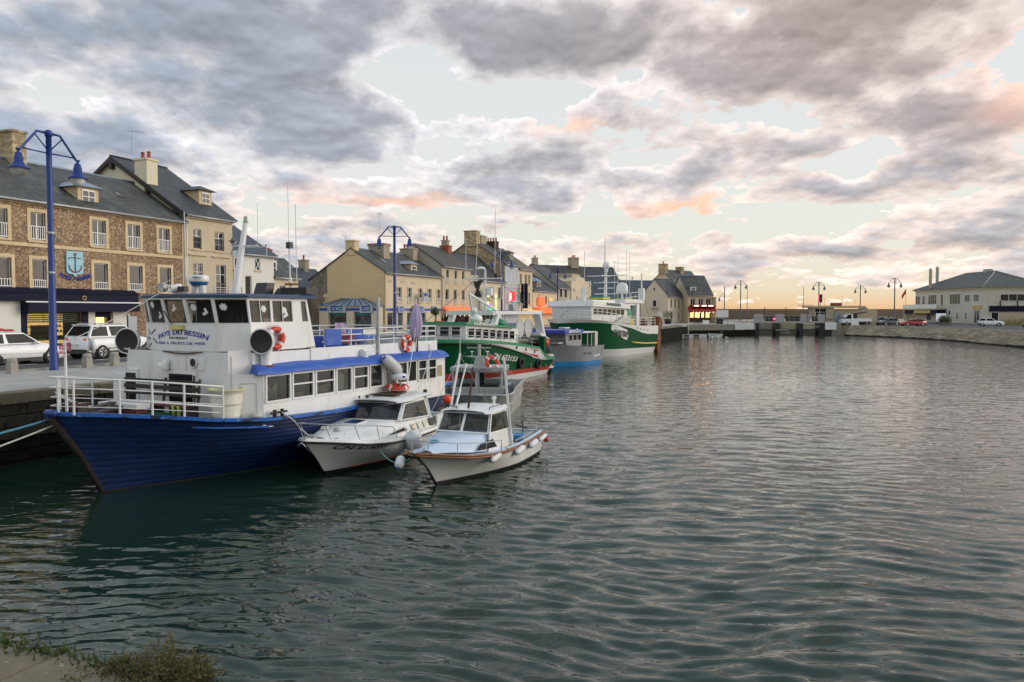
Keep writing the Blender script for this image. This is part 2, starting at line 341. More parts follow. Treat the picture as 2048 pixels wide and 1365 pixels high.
M('beige',(.58,.49,.35),.85,.07,.8,bump=.12,stain=(1.5,(2,2,.3),.58,.8,(.37,.30,.21)))
M('white_wall',(.74,.73,.68),.8,.05,.7,bump=.06,stain=(1.4,(2,2,.25),.62,.85,(.52,.50,.44)))
M('grey_render',(.46,.43,.37),.85,.08,.8,bump=.1,stain=(1.3,(2,2,.3),.55,.8,(.30,.28,.24)))
M('bluegrey',(.50,.54,.58),.8,.06,.8,bump=.05)
M('stone_trim',(.66,.52,.32),.8,.10,2.5,bump=.15,bscale=14)
M('stone_grey',(.44,.41,.35),.85,.15,2.2,bump=.25,bscale=10)
M('old_stone',(.38,.33,.25),.88,.16,2.2,bump=.35,bscale=9,stain=(2.4,(1,1,1),.58,.75,(.16,.16,.12)))
M('brick_red',(.38,.10,.06),.85,.18,4,bump=.2)
M('pot_red',(.42,.09,.06),.7,.12,5)
M('white_paint',(.78,.79,.78),.45,.04,2.0,stain=(3,(1,1,.4),.66,.85,(.55,.52,.46)))
M('white_clean',(.80,.81,.81),.35,.03,2.0)
M('navy_paint',(.006,.009,.03),.6,.15,2,spec=.15)
M('lamp_blue',(.010,.04,.22),.42,.10,3,stain=(5,(1,1,.5),.66,.8,(.10,.13,.28)))
M('lamp_grey',(.09,.10,.13),.5,.1,3)
M('dark_metal',(.035,.036,.04),.5,.2,4,metal=.3)
M('grey_metal',(.33,.34,.35),.42,.12,3,metal=.6)
M('galv',(.42,.44,.46),.45,.10,3,metal=.5,stain=(2,(1,1,.5),.6,.8,(.30,.29,.27)))
M('zinc',(.26,.33,.42),.42,.10,2,metal=.4)
M('rust',(.20,.075,.03),.85,.35,4,bump=.3)
M('dark_rust',(.075,.035,.02),.8,.4,5,bump=.4)
M('hull_blue',(.0045,.020,.088),.5,.3,1.6,stain=[(3,(.35,1,3),.52,.74,(.010,.04,.16)),(2.4,(.5,1,1.4),.60,.72,(.003,.008,.028)),(7,(.16,1,9),.675,.70,(.26,.29,.34)),(14,(.5,1,3),.70,.73,(.16,.10,.05))],bump=.3,bscale=9)
M('rail_blue',(.02,.14,.52),.5,.18,2.5,stain=[(3.2,(.6,1,1.5),.54,.60,(.02,.03,.06)),(5,(.5,1,1.5),.60,.68,(.18,.34,.60))],bump=.3)
M('canopy_blue',(.014,.09,.44),.5,.12,1.5,stain=[(2.6,(.8,1,1.6),.55,.75,(.10,.22,.55)),(6,(.6,1,1),.67,.71,(.06,.07,.10))],bump=.2)
M('boat_white',(.80,.81,.81),.5,.05,1.4,stain=[(2.0,(1.6,1.6,.30),.54,.80,(.62,.59,.52)),(4.5,(2.6,2.6,.20),.62,.74,(.50,.34,.20)),(6,(3.2,3.2,.16),.685,.74,(.27,.11,.04)),(11,(1,1,1),.70,.73,(.30,.27,.24))],bump=.15,bscale=6); M('roof_blue',(.008,.045,.13),.5,.15,2,stain=(3,(1,1,1),.58,.7,(.03,.09,.16)))
M('gelcoat',(.82,.83,.82),.3,.04,1.2,coat=.2,stain=[(1.8,(1,1,.6),.52,.8,(.70,.69,.60)),(6,(1,1,.5),.66,.76,(.46,.43,.36))])
M('gelcoat_blue',(.58,.70,.84),.4,.04,1.5)
M('gel_stained',(.82,.83,.79),.3,.05,1.5,coat=.2,stain=[(1.2,(.7,.7,1.5),.5,.8,(.68,.67,.56)),(5,(2,2,.3),.64,.76,(.45,.40,.28))])
M('stem_dark',(.022,.014,.011),.8,.4,5,bump=.4); M('weed_line',(.02,.022,.012),.9,.4,6); M('antifoul_dark',(.012,.014,.016),.6,.2,3)
M('antifoul_red',(.34,.05,.03),.6,.15,3)
M('wood_rub',(.27,.12,.055),.5,.2,3,stretch=(.5,4,4))
M('black_rub',(.015,.015,.017),.5,.2,3)
M('black_paint',(.012,.012,.013),.5,.2,3)
M('alu',(.45,.46,.45),.48,.08,1.6,metal=.45,stain=(2,(1,1,.4),.58,.8,(.34,.34,.32)))
M('alu_grey',(.30,.33,.345),.5,.10,1.6,metal=.2,stain=(2.4,(1,1,.4),.58,.8,(.22,.23,.23)))
M('tr_green',(.004,.075,.028),.6,.10,.9,spec=.10,stain=[(1.5,(1,1,.4),.60,.85,(.012,.10,.045)),(5,(2.4,2.4,.18),.72,.84,(.05,.13,.08))])
M('tr_green_l',(.02,.26,.12),.4,.1,2)
M('tr_white',(.78,.79,.79),.4,.04,1.2,stain=[(3,(1.6,1.6,.22),.56,.78,(.58,.53,.45)),(4.5,(2.4,2.4,.16),.64,.73,(.38,.20,.09))])
M('tr_red',(.46,.03,.025),.45,.1,2)
M('tr_yellow',(.70,.46,.03),.45,.1,2)
M('grey_hull',(.27,.29,.31),.5,.12,1.2,stain=(2,(2,2,.3),.56,.8,(.19,.20,.21)))
M('hull_cyan',(.03,.24,.56),.5,.12,2)
M('sign_blue',(.02,.05,.45),.4,.06,2)
M('orange',(.72,.075,.028),.42,.12,4)
M('ring_red',(.58,.045,.022),.5,.14,4,stain=(6,(1,1,1),.62,.8,(.42,.08,.04)))
M('fender_white',(.72,.74,.74),.4,.06,5,stain=(4,(1,1,1),.62,.8,(.55,.55,.50)))
M('fender_grey',(.56,.58,.58),.5,.08,4,stain=(5,(1,1,1),.6,.8,(.40,.41,.40)))
M('tub_cream',(.66,.65,.55),.5,.06,3,stain=(3,(1,1,.4),.58,.8,(.48,.44,.34)))
M('rope_white',(.62,.61,.57),.9,.15,20)
M('rope_blue',(.10,.32,.46),.9,.2,20)
M('rope_teal',(.22,.52,.48),.9,.2,20)
M('cloth_lilac',(.46,.38,.56),.9,.12,5)
M('cloth_pink',(.62,.20,.28),.9,.2,4)
M('yellow_pale',(.62,.58,.20),.6,.1,4)
M('lime',(.45,.55,.10),.5,.1,4)
M('wood_dark',(.035,.026,.02),.6,.3,3,stretch=(1,6,6))
M('wood_red',(.14,.03,.035),.6,.2,3)
M('black_plastic',(.02,.021,.023),.45,.15,4)
M('radar_white',(.80,.81,.81),.3,.02,3)
M('radar_blue',(.03,.17,.36),.4,.05,3)
M('asphalt',(.058,.06,.064),.85,.16,.8,bump=.3,bscale=40,stain=(.6,(1,1,1),.55,.8,(.085,.085,.085)))
M('kerb_stone',(.34,.32,.28),.85,.14,1.6,bump=.25)
M('dull_white',(.60,.565,.49),.85,.07,.6,bump=.08,stain=(1.2,(2,2,.25),.54,.8,(.42,.39,.33))); M('coping',(.19,.155,.105),.9,.22,1.8,bump=.8,bscale=16,stain=[(1.6,(1,1,1),.50,.70,(.15,.13,.09)),(5,(1,1,1),.58,.70,(.06,.06,.035)),(12,(1,1,1),.64,.72,(.42,.38,.30))])
M('wet_stone',(.060,.052,.040),.85,.35,1.6,spec=.2,bump=.5,bscale=7,stain=[(2.6,(1,1,1),.50,.72,(.015,.016,.012)),(3.4,(1,1,1),.70,.80,(.16,.15,.13))])
M('weed_stone',(.013,.014,.010),.9,.4,2,spec=.08,bump=.6,bscale=8,stain=(3,(1,1,1),.6,.8,(.03,.032,.018)))
M('concrete',(.25,.235,.20),.85,.12,.7,bump=.2,stain=(.9,(1,1,.5),.55,.8,(.24,.22,.18)))
M('concrete_dark',(.16,.15,.13),.85,.2,.8,bump=.3)
M('beige_conc',(.50,.42,.30),.85,.08,.6,bump=.1)
M('jetty',(.16,.12,.09),.9,.15,.15,bump=.1)
M('rubber',(.018,.018,.019),.75,.15,5)
M('rim',(.48,.49,.50),.3,.05,5,metal=.8)
M('car_white',(.84,.86,.87),.35,.02,1,coat=.3)
M('car_black',(.012,.013,.016),.2,.1,1,coat=.8)
M('car_navy',(.02,.035,.06),.2,.1,1,coat=.8)
M('car_red',(.42,.012,.016),.2,.08,1,coat=.8)
M('car_grey',(.20,.21,.22),.25,.08,1,coat=.6)
M('foliage',(.045,.075,.022),.75,.4,6)
M('foliage_ol',(.085,.075,.018),.75,.4,9)
M('twig',(.07,.05,.03),.85,.3,6)
M('moss',(.05,.075,.02),.9,.4,6)
M('skin',(.45,.28,.20),.6,.06,6)
M('coat_black',(.014,.014,.016),.85,.2,6)
M('red_cloth',(.42,.035,.025),.8,.15,2)
M('red_flag',(.50,.02,.03),.8,.1,3)
M('sign_grey',(.40,.44,.47),.45,.06,3)
M('teal',(.01,.22,.24),.45,.06,3)
M('magenta',(.36,.02,.12),.45,.06,3)
M('number_white',(.72,.74,.72),.5,.05,3)
M('gold',(.55,.40,.10),.45,.1,4)
M('sky_blue_sign',(.30,.56,.70),.5,.06,2.5)
M('maroon',(.13,.02,.025),.5,.1,4)
M('letter_blue',(.012,.045,.36),.5,.1,4)
M('letter_black',(.03,.03,.035),.6,.2,6)
M('sticker',(.80,.81,.82),.6,.03,4)
M('bread',(.45,.22,.07),.7,.3,6)
M('sandy',(.40,.34,.22),.9,.2,2)
M('dry_reed',(.30,.26,.12),.9,.3,6)
M('interior_dark',(.05,.045,.04),.8,.3,2)
M('interior_grey',(.16,.155,.14),.8,.3,1.5)
EM('lit_warm',(1.0,.60,.22),1.5); EM('lit_orange',(.85,.17,.05),.55); EM('lit_red',(.9,.05,.06),1.0); EM('lit_white',(1.0,.9,.72),2.2); EM('lit_green',(.1,.7,.35),.8); EM('lit_pink',(1.0,.06,.16),2.2); EM('lit_yellow',(.9,.62,.16),.5); EM('lit_blue',(.1,.12,.9),1.0); EM('tail_red',(.8,.02,.02),.35); EM('lit_magenta',(.9,.08,.25),.7)
GL('glass',(.016,.019,.021),0,.03,.3); GL('glass_auto',(.010,.012,.014),0,.05,.12); GL('glass_blue',(.07,.08,.085),0,.06,.2); GL('glass_clear',(.02,.024,.024),.72); GL('glass_car',(.018,.022,.025),.25,.02); GL('glass_tint',(.035,.032,.028),.35); GL('glass_globe',(.55,.55,.53),.35,.05); GL('glass_pv',(.006,.010,.03))
# water
m=bpy.data.materials.new('water'); m.use_nodes=True; t=m.node_tree; b=t.nodes['Principled BSDF']; MT['water']=m
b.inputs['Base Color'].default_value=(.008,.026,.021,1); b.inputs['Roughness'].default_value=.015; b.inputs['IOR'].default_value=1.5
g=t.nodes.new('ShaderNodeNewGeometry'); mp=t.nodes.new('ShaderNodeMapping'); mp.inputs['Scale'].default_value=(.45,1,1); mp.inputs['Rotation'].default_value=(0,0,.22); t.links.new(g.outputs['Position'],mp.inputs[0])
def wn(sc,det,ro=.55):
    n=t.nodes.new('ShaderNodeTexNoise'); n.inputs['Scale'].default_value=sc; n.inputs['Detail'].default_value=det; n.inputs['Roughness'].default_value=ro; n.inputs['Distortion'].default_value=.6; t.links.new(mp.outputs[0],n.inputs['Vector']); return n.outputs['Fac']
ad=t.nodes.new('ShaderNodeMath'); ad.operation='MULTIPLY_ADD'; t.links.new(wn(1.9,1,.4),ad.inputs[0]); ad.inputs[1].default_value=2.6; t.links.new(wn(4.6,1,.4),ad.inputs[2])
bu=t.nodes.new('ShaderNodeBump'); bu.inputs['Strength'].default_value=1.0; bu.inputs['Distance'].default_value=.017; t.links.new(ad.outputs[0],bu.inputs['Height']); t.links.new(bu.outputs[0],b.inputs['Normal'])
cn=t.nodes.new('ShaderNodeTexNoise'); cn.inputs['Scale'].default_value=.12; t.links.new(g.outputs['Position'],cn.inputs['Vector'])
cr=t.nodes.new('ShaderNodeValToRGB'); cr.color_ramp.elements[0].color=(.008,.024,.015,1); cr.color_ramp.elements[1].color=(.016,.036,.023,1); t.links.new(cn.outputs['Fac'],cr.inputs[0]); t.links.new(cr.outputs[0],b.inputs['Base Color'])

# ================================================================ setting
QZ=2.1; SA=math.radians(68.2); cS,sS=math.cos(SA),math.sin(SA)
def S(t,s,z=0): return (-14.6+t*cS-s*sS, 22.3+t*sS+s*cS, z)
def struct(mb,name,mat): return mb.build(name,mat,None,'structure')
# water: one sheet of real waves, finer near the viewer, on a wide flat sea
nr,nc=760,560
r=3.0*np.exp(np.linspace(0,math.log(190/3.0),nr)); a=np.linspace(-1.02,1.02,nc)
Rr,Aa=np.meshgrid(r,a,indexing='ij'); X=Rr*np.sin(Aa); Y=Rr*np.cos(Aa)
sp_=Rr*(math.log(190/3.0)/nr)
Zw=np.zeros_like(X)
wx=X+.35*np.sin(.55*Y+1.3)+.2*np.sin(.9*X+.4*Y); wy=Y+.28*np.sin(.6*X+.5)+.15*np.sin(1.3*X-.7*Y)
patch=.62+.38*np.sin(.16*X+.9)*np.sin(.11*Y+.3)+.25*np.sin(.31*X-.23*Y)
calm=np.clip((X+.42*Y-1.0)/9.0+.75,.55,1.0)       # sheltered water under the boats on the left
for i in range(84):
    if i<34: lam=float(np.exp(rng.uniform(math.log(.27),math.log(.52)))); th=rng.normal(math.radians(77),math.radians(14)); sl_=.062
    elif i<54: lam=float(np.exp(rng.uniform(math.log(.52),math.log(1.4)))); th=rng.normal(math.radians(72),math.radians(24)); sl_=.032
    else: lam=float(np.exp(rng.uniform(math.log(.18),math.log(.36)))); th=rng.normal(math.radians(80),math.radians(36)); sl_=.018
    k=2*math.pi/lam; amp=sl_/k*rng.uniform(.6,1.4); ph=rng.uniform(0,6.28)
    fade=np.clip((lam/sp_-2.2)/2.5,0,1)
    Zw+=amp*fade*np.sin(k*(wx*math.cos(th)+wy*math.sin(th))+ph)
Zw*=np.clip(patch,.35,1.3)*calm
V=np.stack([X,Y,Zw],-1).reshape(-1,3)
ii=(np.arange(nr-1)[:,None]*nc+np.arange(nc-1)[None,:]).reshape(-1)
Fq=np.stack([ii,ii+1,ii+nc+1,ii+nc],-1)[:, ::-1]
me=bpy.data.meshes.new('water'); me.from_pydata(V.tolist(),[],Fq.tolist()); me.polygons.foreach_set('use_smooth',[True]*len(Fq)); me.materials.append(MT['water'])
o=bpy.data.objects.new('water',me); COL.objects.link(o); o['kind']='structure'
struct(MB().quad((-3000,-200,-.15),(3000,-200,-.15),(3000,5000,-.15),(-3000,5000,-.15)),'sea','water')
# land on the left, round the head of the basin and up to the lock
pts=[(55.4,-18.6),S(-12.1,.25)[:2],S(124.6,.25)[:2],(45.5,143.5),(58,232),(40,330),(-700,330),(-700,-90),(60,-90)]
struct(MB().prism(pts,'z',-3,QZ),'quay_ground','paving')
def strip(name,t0,t1,s0,s1,z0,z1,mat,kind=True):
    mb=MB(); c=[S(t0,s0),S(t1,s0),S(t1,s1),S(t0,s1)]; mb.prism([(p[0],p[1]) for p in c],'z',z0,z1); return struct(mb,name,mat)
strip('road',-40,122,7.75,16.2,QZ-.02,QZ+.006,'asphalt')
strip('pavement',-40,122,16.2,21.3,QZ-.02,QZ+.13,'paving')
strip('kerb',-40,122,7.45,7.75,QZ-.02,QZ+.07,'kerb_stone')
mb=MB()
for i in range(14):
    t0=-6+i*6.0; c=[S(t0,11.0),S(t0+3,11.0),S(t0+3,11.12),S(t0,11.12)]; mb.prism([(p[0],p[1]) for p in c],'z',QZ+.006,QZ+.011)
struct(mb,'road_marking','white_paint')
# quay wall of the left side : coping stones and wall blocks, each a stone
qw=bpy.data.objects.new('quay_wall',None); COL.objects.link(qw); qw.location=S(0,0,0); qw.rotation_euler=(0,0,SA); qw['kind']='structure'
def stone(w,d,h,seed):
    q=random.Random(seed); mb=MB(); b=.025
    def j(): return q.uniform(-.02,.02)
    for_z=[(0,b),(b,0),(h-b,0),(h,b)]
    rows=[]
    for z,i in for_z: rows.append([(i+j()*.5,i+j(),z),(w-i+j()*.5,i+j(),z),(w-i,d-i,z),(i,d-i,z)])
    mb.grid(rows,False,True); mb.add(rows[3],[(0,1,2,3)]); mb.add(rows[0],[(3,2,1,0)]); return mb
cop=[stone(1.18,.62,.34,i).build('coping_stone','coping',qw) for i in range(4)]
k=0; x=-11.5
while x<118:
    o=cop[k] if k<4 else cop[k%4].copy()
    if k>=4: COL.objects.link(o); o.parent=qw
    o.location=(x,-.09+random.uniform(-.02,.02),QZ-.31+random.uniform(-.008,.008)); x+=1.2; k+=1
blk=[stone(.86,.4,.33,20+i) for i in range(4)]
wet=[b.build('wall_block','wet_stone',qw) for b in blk]; wd=[b.build('wall_block','weed_stone',qw) for b in blk]
k=0
for c in range(6):
    z=QZ-.31-.345*(c+1)
    for i in range(19):
        src=(wet if c<3 else wd)[k%4]; first=src.location.length==0 and src.get('u') is None
        o=src if first else src.copy()
        if first: src['u']=1
        else: COL.objects.link(o); o.parent=qw
        o.location=(-11+i*.885+(c%2)*.44,-.03+random.uniform(-.035,.035),z); k+=1
for o in wet+wd:
    if 'u' in o: del o['u']
for o in qw.children:
    if 'u' in o: del o['u']
# rest of the wall: masonry face
mb=MB()
rows=[]
for z,of in ((-1.5,.0),(.2,.0),(.9,.02),(1.35,.0),(1.78,.02)): rows.append([(t,-.02-of,z) for t in np.arange(5.5,125.1,2.0)])
mb.grid(rows,True); mb.build('wall_face','weed_stone',qw)
# cross quay at the viewer's feet
cq=bpy.data.objects.new('cross_quay_edge',None); COL.objects.link(cq); cq.location=(-18.90,11.40,0); cq.rotation_euler=(0,0,math.radians(-21.8)); cq['kind']='structure'
fs=[stone(.97,.75,.36,60+i).build('coping_stone','coping',cq) for i in range(5)]
for i in range(30):
    o=fs[i] if i<5 else fs[i%5].copy()
    if i>=5: COL.objects.link(o); o.parent=cq
    o.location=(9+i*.99,-.62+random.uniform(-.02,.02),QZ-.33+random.uniform(-.01,.01))
mb=MB(); mb.grid([[(t,.02,z) for t in np.arange(0,70,2.)] for z in (-1.5,.3,1.0,1.75)],False); mb.build('wall_face','weed_stone',cq)
# far quay wall, lock walls
mb=MB()
for (xa,ya),(xb,yb) in (((31.7,138),(45.5,143.5)),):
    mb.quad((xa,ya-.05,1.0),(xb,yb-.05,1.0),(xb,yb-.05,2.02),(xa,ya-.05,2.02))
struct(mb,'far_quay_wall','concrete')
mb=MB(); mb.quad((31.7,137.9,-1),(45.5,143.4,-1),(45.5,143.4,1.0),(31.7,137.9,1.0)); struct(mb,'far_quay_wall_foot','weed_stone')
# right bank
wl=[(84,10),(70,50),(60.8,91),(64.4,113),(64,125),(60.2,139.5)]; tp=[(92,10),(77,52),(66.4,98),(70,119),(69.3,131),(64.2,145.5)]
def dens(P,n=14):
    out=[]
    for i in range(len(P)-1):
        for k in range(n): out.append((P[i][0]+(P[i+1][0]-P[i][0])*k/n,P[i][1]+(P[i+1][1]-P[i][1])*k/n))
    return out+[P[-1]]
A,Bq=dens(wl),dens(tp); rows=[]
for j in range(9):
    f=j/8; rows.append([(a[0]+(b_[0]-a[0])*f+random.uniform(-.12,.12)*(0<j<8),a[1]+(b_[1]-a[1])*f,-.5+(1.72+.5)*(f**.8)+random.uniform(-.07,.07)*(0<j<8)) for a,b_ in zip(A,Bq)])
mb=MB(); mb.grid([r_[::-1] for r_ in rows[2:]],False); struct(mb,'right_bank','bank_stone')
mb=MB(); mb.grid([r_[::-1] for r_ in rows[:3]],False); struct(mb,'right_bank_foot','weed_stone')
struct(MB().prism([(92,10),(77,52),(66.4,98),(70,119),(69.3,131),(64.2,145.5),(66,232),(120,330),(900,330),(900,10)],'z',-2,1.70),'right_ground','sandy')
struct(MB().prism([(78.5,60),(68,98),(71.6,119),(71,131),(66,147),(68,190),(160,190),(160,60)],'z',1.6,1.706),'right_road','asphalt')
# kerb strip along the right bank top
mb=MB(); q=dens(tp,6)
for i in range(len(q)-1):
    (xa,ya),(xb,yb)=q[i],q[i+1]; mb.bar((xa+.5,ya,1.76),(xb+.5,yb,1.76),.5,.2)
struct(mb,'right_kerb','kerb_stone')
# outer breakwater and quay beyond the lock
mb=MB(); mb.prism([(62,262),(200,290),(200,300),(62,270)],'z',-1,5.2); o=mb.build('breakwater','jetty',None); tag(o,'long brown breakwater wall on the horizon beyond the lock','wall')
struct(MB().prism([(58.5,185),(140,195),(140,262),(62,262)],'z',-1,1.66),'outer_quay','concrete')
# ================================================================ buildings
def facade(mb,W,H,holes,rev=.2,y=0.,z0=0.,nob=()):
    xs=sorted({0,W}|{h[0] for h in holes}|{h[1] for h in holes}); zs=sorted({z0,H}|{h[2] for h in holes}|{h[3] for h in holes})
    for i in range(len(xs)-1):
        for k in range(len(zs)-1):
            cx,cz=(xs[i]+xs[i+1])/2,(zs[k]+zs[k+1])/2
            if any(h[0]<cx<h[1] and h[2]<cz<h[3] for h in holes): continue
            mb.quad((xs[i],y,zs[k]),(xs[i+1],y,zs[k]),(xs[i+1],y,zs[k+1]),(xs[i],y,zs[k+1]))
    for a,b,c,d in holes:
        r=y+rev
        mb.quad((a,y,c),(a,r,c),(a,r,d),(a,y,d)); mb.quad((b,r,c),(b,y,c),(b,y,d),(b,r,d)); mb.quad((a,y,d),(a,r,d),(b,r,d),(b,y,d)); mb.quad((a,r,c),(a,y,c),(b,y,c),(b,r,c))
        if (a,b,c,d) not in nob: mb.quad((a,r+.003,c),(b,r+.003,c),(b,r+.003,d),(a,r+.003,d))
def win(par,x0,x1,z0,z1,sur=None,sw=.15,frame='white_clean',rail=None,pane='glass',mull=1,trans=0,sill='stone_trim',y=0.,rev=.2,name='window',shut=None):
    f=.055; yy=y+rev-.09; mb=MB()
    mb.box(x0,x0+f,yy,yy+.06,z0,z1); mb.box(x1-f,x1,yy,yy+.06,z0,z1); mb.box(x0+f,x1-f,yy,yy+.06,z0,z0+f); mb.box(x0+f,x1-f,yy,yy+.06,z1-f,z1)
    for i in range(mull): xm=x0+(x1-x0)*(i+1)/(mull+1); mb.box(xm-.03,xm+.03,yy-.004,yy+.05,z0+f,z1-f)
    for i in range(trans): zm=z0+(z1-z0)*(i+1)/(trans+1); mb.box(x0+f,x1-f,yy-.002,yy+.045,zm-.018,zm+.018)
    w=mb.build(name,frame,par)
    MB().box(x0+f*.5,x1-f*.5,yy+.02,yy+.035,z0+f*.5,z1-f*.5).build('pane',pane,w)
    if sur:
        s=MB(); p=.04; s.box(x0-sw,x0,y-p,y+.02,z0-.02,z1+sw); s.box(x1,x1+sw,y-p,y+.02,z0-.02,z1+sw); s.box(x0,x1,y-p,y+.02,z1,z1+sw); s.build('surround',sur,w)
    if sill: MB().box(x0-sw*.9,x1+sw*.9,y-.1,y+.02,z0-.13,z0-.02).build('sill',sill,w)
    if rail:
        h=.85 if rail!='low' else .5; m='white_clean' if rail in('white','low') else 'dark_metal'; s=MB()
        s.box(x0,x1,y-.02,y+.02,z0+h-.04,z0+h); s.box(x0,x1,y-.02,y+.02,z0+.06,z0+.10)
        n=7
        for i in range(n): xm=x0+(x1-x0)*(i+.5)/n; s.box(xm-.018,xm+.018,y-.014,y+.014,z0+.1,z0+h-.04)
        s.build('railing',m,w)
    return w
def gable_house(name,label,loc,rz,W,depth,eave,ridge,rs,wall,roof,wins=(),eb=None,rev=.2,holes=(),over=.28,cat='house',gover=.14,fascia=True,wkw={},base=0,nob=()):
    h=thing(name,label,cat,loc,rz); eb=eave if eb is None else eb
    H=[(w[0],w[1],w[2],w[3]) for w in wins]+list(holes)
    mb=MB(); facade(mb,W,eave,H,rev,nob=nob)
    mb.quad((W,depth,base),(0,depth,base),(0,depth,eb),(W,depth,eb))
    for x,fl in ((0,1),(W,0)):
        p=[(x,0,base),(x,0,eave),(x,rs,ridge),(x,depth,eb),(x,depth,base)]; mb.quad(*(p if fl else p[::-1]))
    mb.build('wall',wall,h)
    kf=(ridge-eave)/rs; kb=(ridge-eb)/(depth-rs); t=.13
    r=MB(); r.prism([(-over,eave-over*kf),(rs,ridge),(rs,ridge+t),(-over,eave-over*kf+t)],'x',-gover,W+gover)
    r.prism([(rs,ridge),(depth+over,eb-over*kb),(depth+over,eb-over*kb+t),(rs,ridge+t)],'x',-gover+.003,W+gover-.003)
    ro=r.build('roof',roof,h)
    MB().tube([(-gover,rs,ridge+t),(W/2,rs,ridge+t+.02),(W+gover,rs,ridge+t)],.09,6).build('ridge_tiles','zinc' if roof!='slate_new' else 'dark_metal',ro)
    if fascia:
        MB().tube([(-.05,-over-.05,eave-over*kf-.02),(W+.05,-over-.05,eave-over*kf-.02)],.07,6).build('gutter','galv',ro)
        MB().box(0.02,W-.02,-.10,-.004,eave-.32,eave-.06).build('cornice',wall if wall!='flint' else 'stone_trim',h)
    for w in wins:
        kw=dict(wkw); 
        if len(w)>4: kw.update(w[4])
        win(h,*w[:4],rev=rev,**kw)
    return h,ro
def chimney(par,x0,x1,y0,y1,z0,z1,mat,pots=2,potm='pot_red',cap=True):
    c=MB(); c.box(x0,x1,y0,y1,z0,z1); o=c.build('chimney',mat,par)
    if cap: MB().box(x0-.08,x1+.08,y0-.08,y1+.08,z1-.001,z1+.13).build('chimney_cap',mat,par)
    for i in range(pots):
        px=(x0+x1)/2; py=y0+(y1-y0)*(i+.5)/pots; MB().lathe([(.16,0),(.13,.1),(.12,.45),(.15,.5),(.15,.56),(.09,.56),(.09,.1)],10,(px,py,z1+.13)).build('chimney_pot',potm,par)
    return o
def aerial(par,x,y,z,h,rot=0,n=5,ln=1.1):
    m=MB(); m.cyl((x,y,z),(x,y,z+h),.022,n=5); c,s=math.cos(rot),math.sin(rot)
    m.cyl((x-c*ln*.3,y-s*ln*.3,z+h-.15),(x+c*ln*.8,y+s*ln*.8,z+h-.1),.014,n=4)
    for i in range(n):
        q=-.25+i*(ln/n); m.cyl((x+c*q+s*.3,y+s*q-c*.3,z+h-.12),(x+c*q-s*.3,y+s*q+c*.3,z+h-.12),.009,n=4)
    return m.build('aerial','grey_metal',par)
def dormer(par,x0,x1,y0,z0,z1,depth,wall,roof,over=.2,hip=True,pane='glass'):
    d=MB(); d.box(x0,x1,y0,y0+depth,z0,z1); D=d.build('dormer',wall,par)
    r=MB(); xm=(x0+x1)/2; h=(x1-x0)*.32
    r.add([(x0-over,y0-over,z1),(x1+over,y0-over,z1),(x1+over,y0+depth,z1),(x0-over,y0+depth,z1),(xm,y0+(.5 if hip else -over),z1+h),(xm,y0+depth+h,z1+h)],[(0,1,4),(1,2,5,4),(3,0,4,5),(0,3,2,1)]); r.build('dormer_roof',roof,par)
    w=(x1-x0)*.19
    f=MB(); f.box(x0+w,x1-w,y0-.05,y0-.003,z0+.12,z1-.14); f.build('dormer_window','white_clean',par)
    g=MB(); 
    for i in (0,1):
        for k in (0,1):
            a=x0+w+.05+i*((x1-x0-2*w-.04)/2); b=a+(x1-x0-2*w-.16)/2; c0=z0+.17+k*((z1-z0-.36)/2); g.box(a,b,y0-.056,y0-.045,c0,c0+(z1-z0-.46)/2)
    g.build('dormer_pane',pane,par); return D
RZ=SA
# ---- A : flint-fronted house with the bakery
t0=8.0
ks=dict(sur='stone_trim',sw=.2,rail='white')
wt=[(t-t0+.2,u-t0-.2,6.55,8.2,ks) for t,u in ((10.6,11.95),(13.6,14.95),(15.9,17.25),(20.0,21.42),(22.7,24.1),(25.28,26.65))]
wb=[(t-t0+.2,u-t0-.2,3.75,5.45,dict(sur='stone_trim',sw=.2,rail='low',trans=0,mull=0,pane=pn)) for t,u,pn in ((10.6,12.0,'glass'),(13.55,15.1,'glass'),(15.95,17.25,'glass'),(20.08,21.5,'glass'),(22.77,24.25,'glass'),(25.3,26.72,'glass'))]
shop=(7.75,11.35,.35,2.35); door=(12.25,13.5,.15,2.35)
def at_S(t,s): return S(t,s,QZ)
A,Ar=gable_house('flint_house','long flint-fronted house with stone window surrounds and anchor shield above the bakery',at_S(t0,21),RZ,27.85-t0,9.6,8.95,11.85,4.8,'flint','slate_old',wt+wb,holes=[shop,door],nob=[shop])
WA=27.85-t0
MB().box(.01,WA-.01,-.06,-.003,6.16,6.36).build('string_course','stone_trim',A)
MB().box(WA-.26,WA-.01,-.05,-.003,3.5,8.6).build('corner_quoin','stone_trim',A)
MB().cyl((WA-.05,-.14,.2),(WA-.05,-.14,8.6),.05,n=8).build('downpipe','stone_trim',A)
# dormer, skylight, chimney, aerial
dormer(A,11.7,13.2,.55,9.15,10.25,2.6,'stone_trim','zinc',.28)
m=MB(); m.obox((16.2,2.2,10.36),(.6,.9,.1),(math.atan(.604),0,0)); sk=m.build('skylight','dark_metal',A); MB().obox((16.2,2.17,10.42),(.46,.74,.02),(math.atan(.604),0,0)).build('pane','glass_blue',sk)
chimney(A,10.0,10.9,4.0,5.5,10.8,13.6,'golden_rubble',0)
aerial(A,9.0,5.0,11.9,2.9,.6)
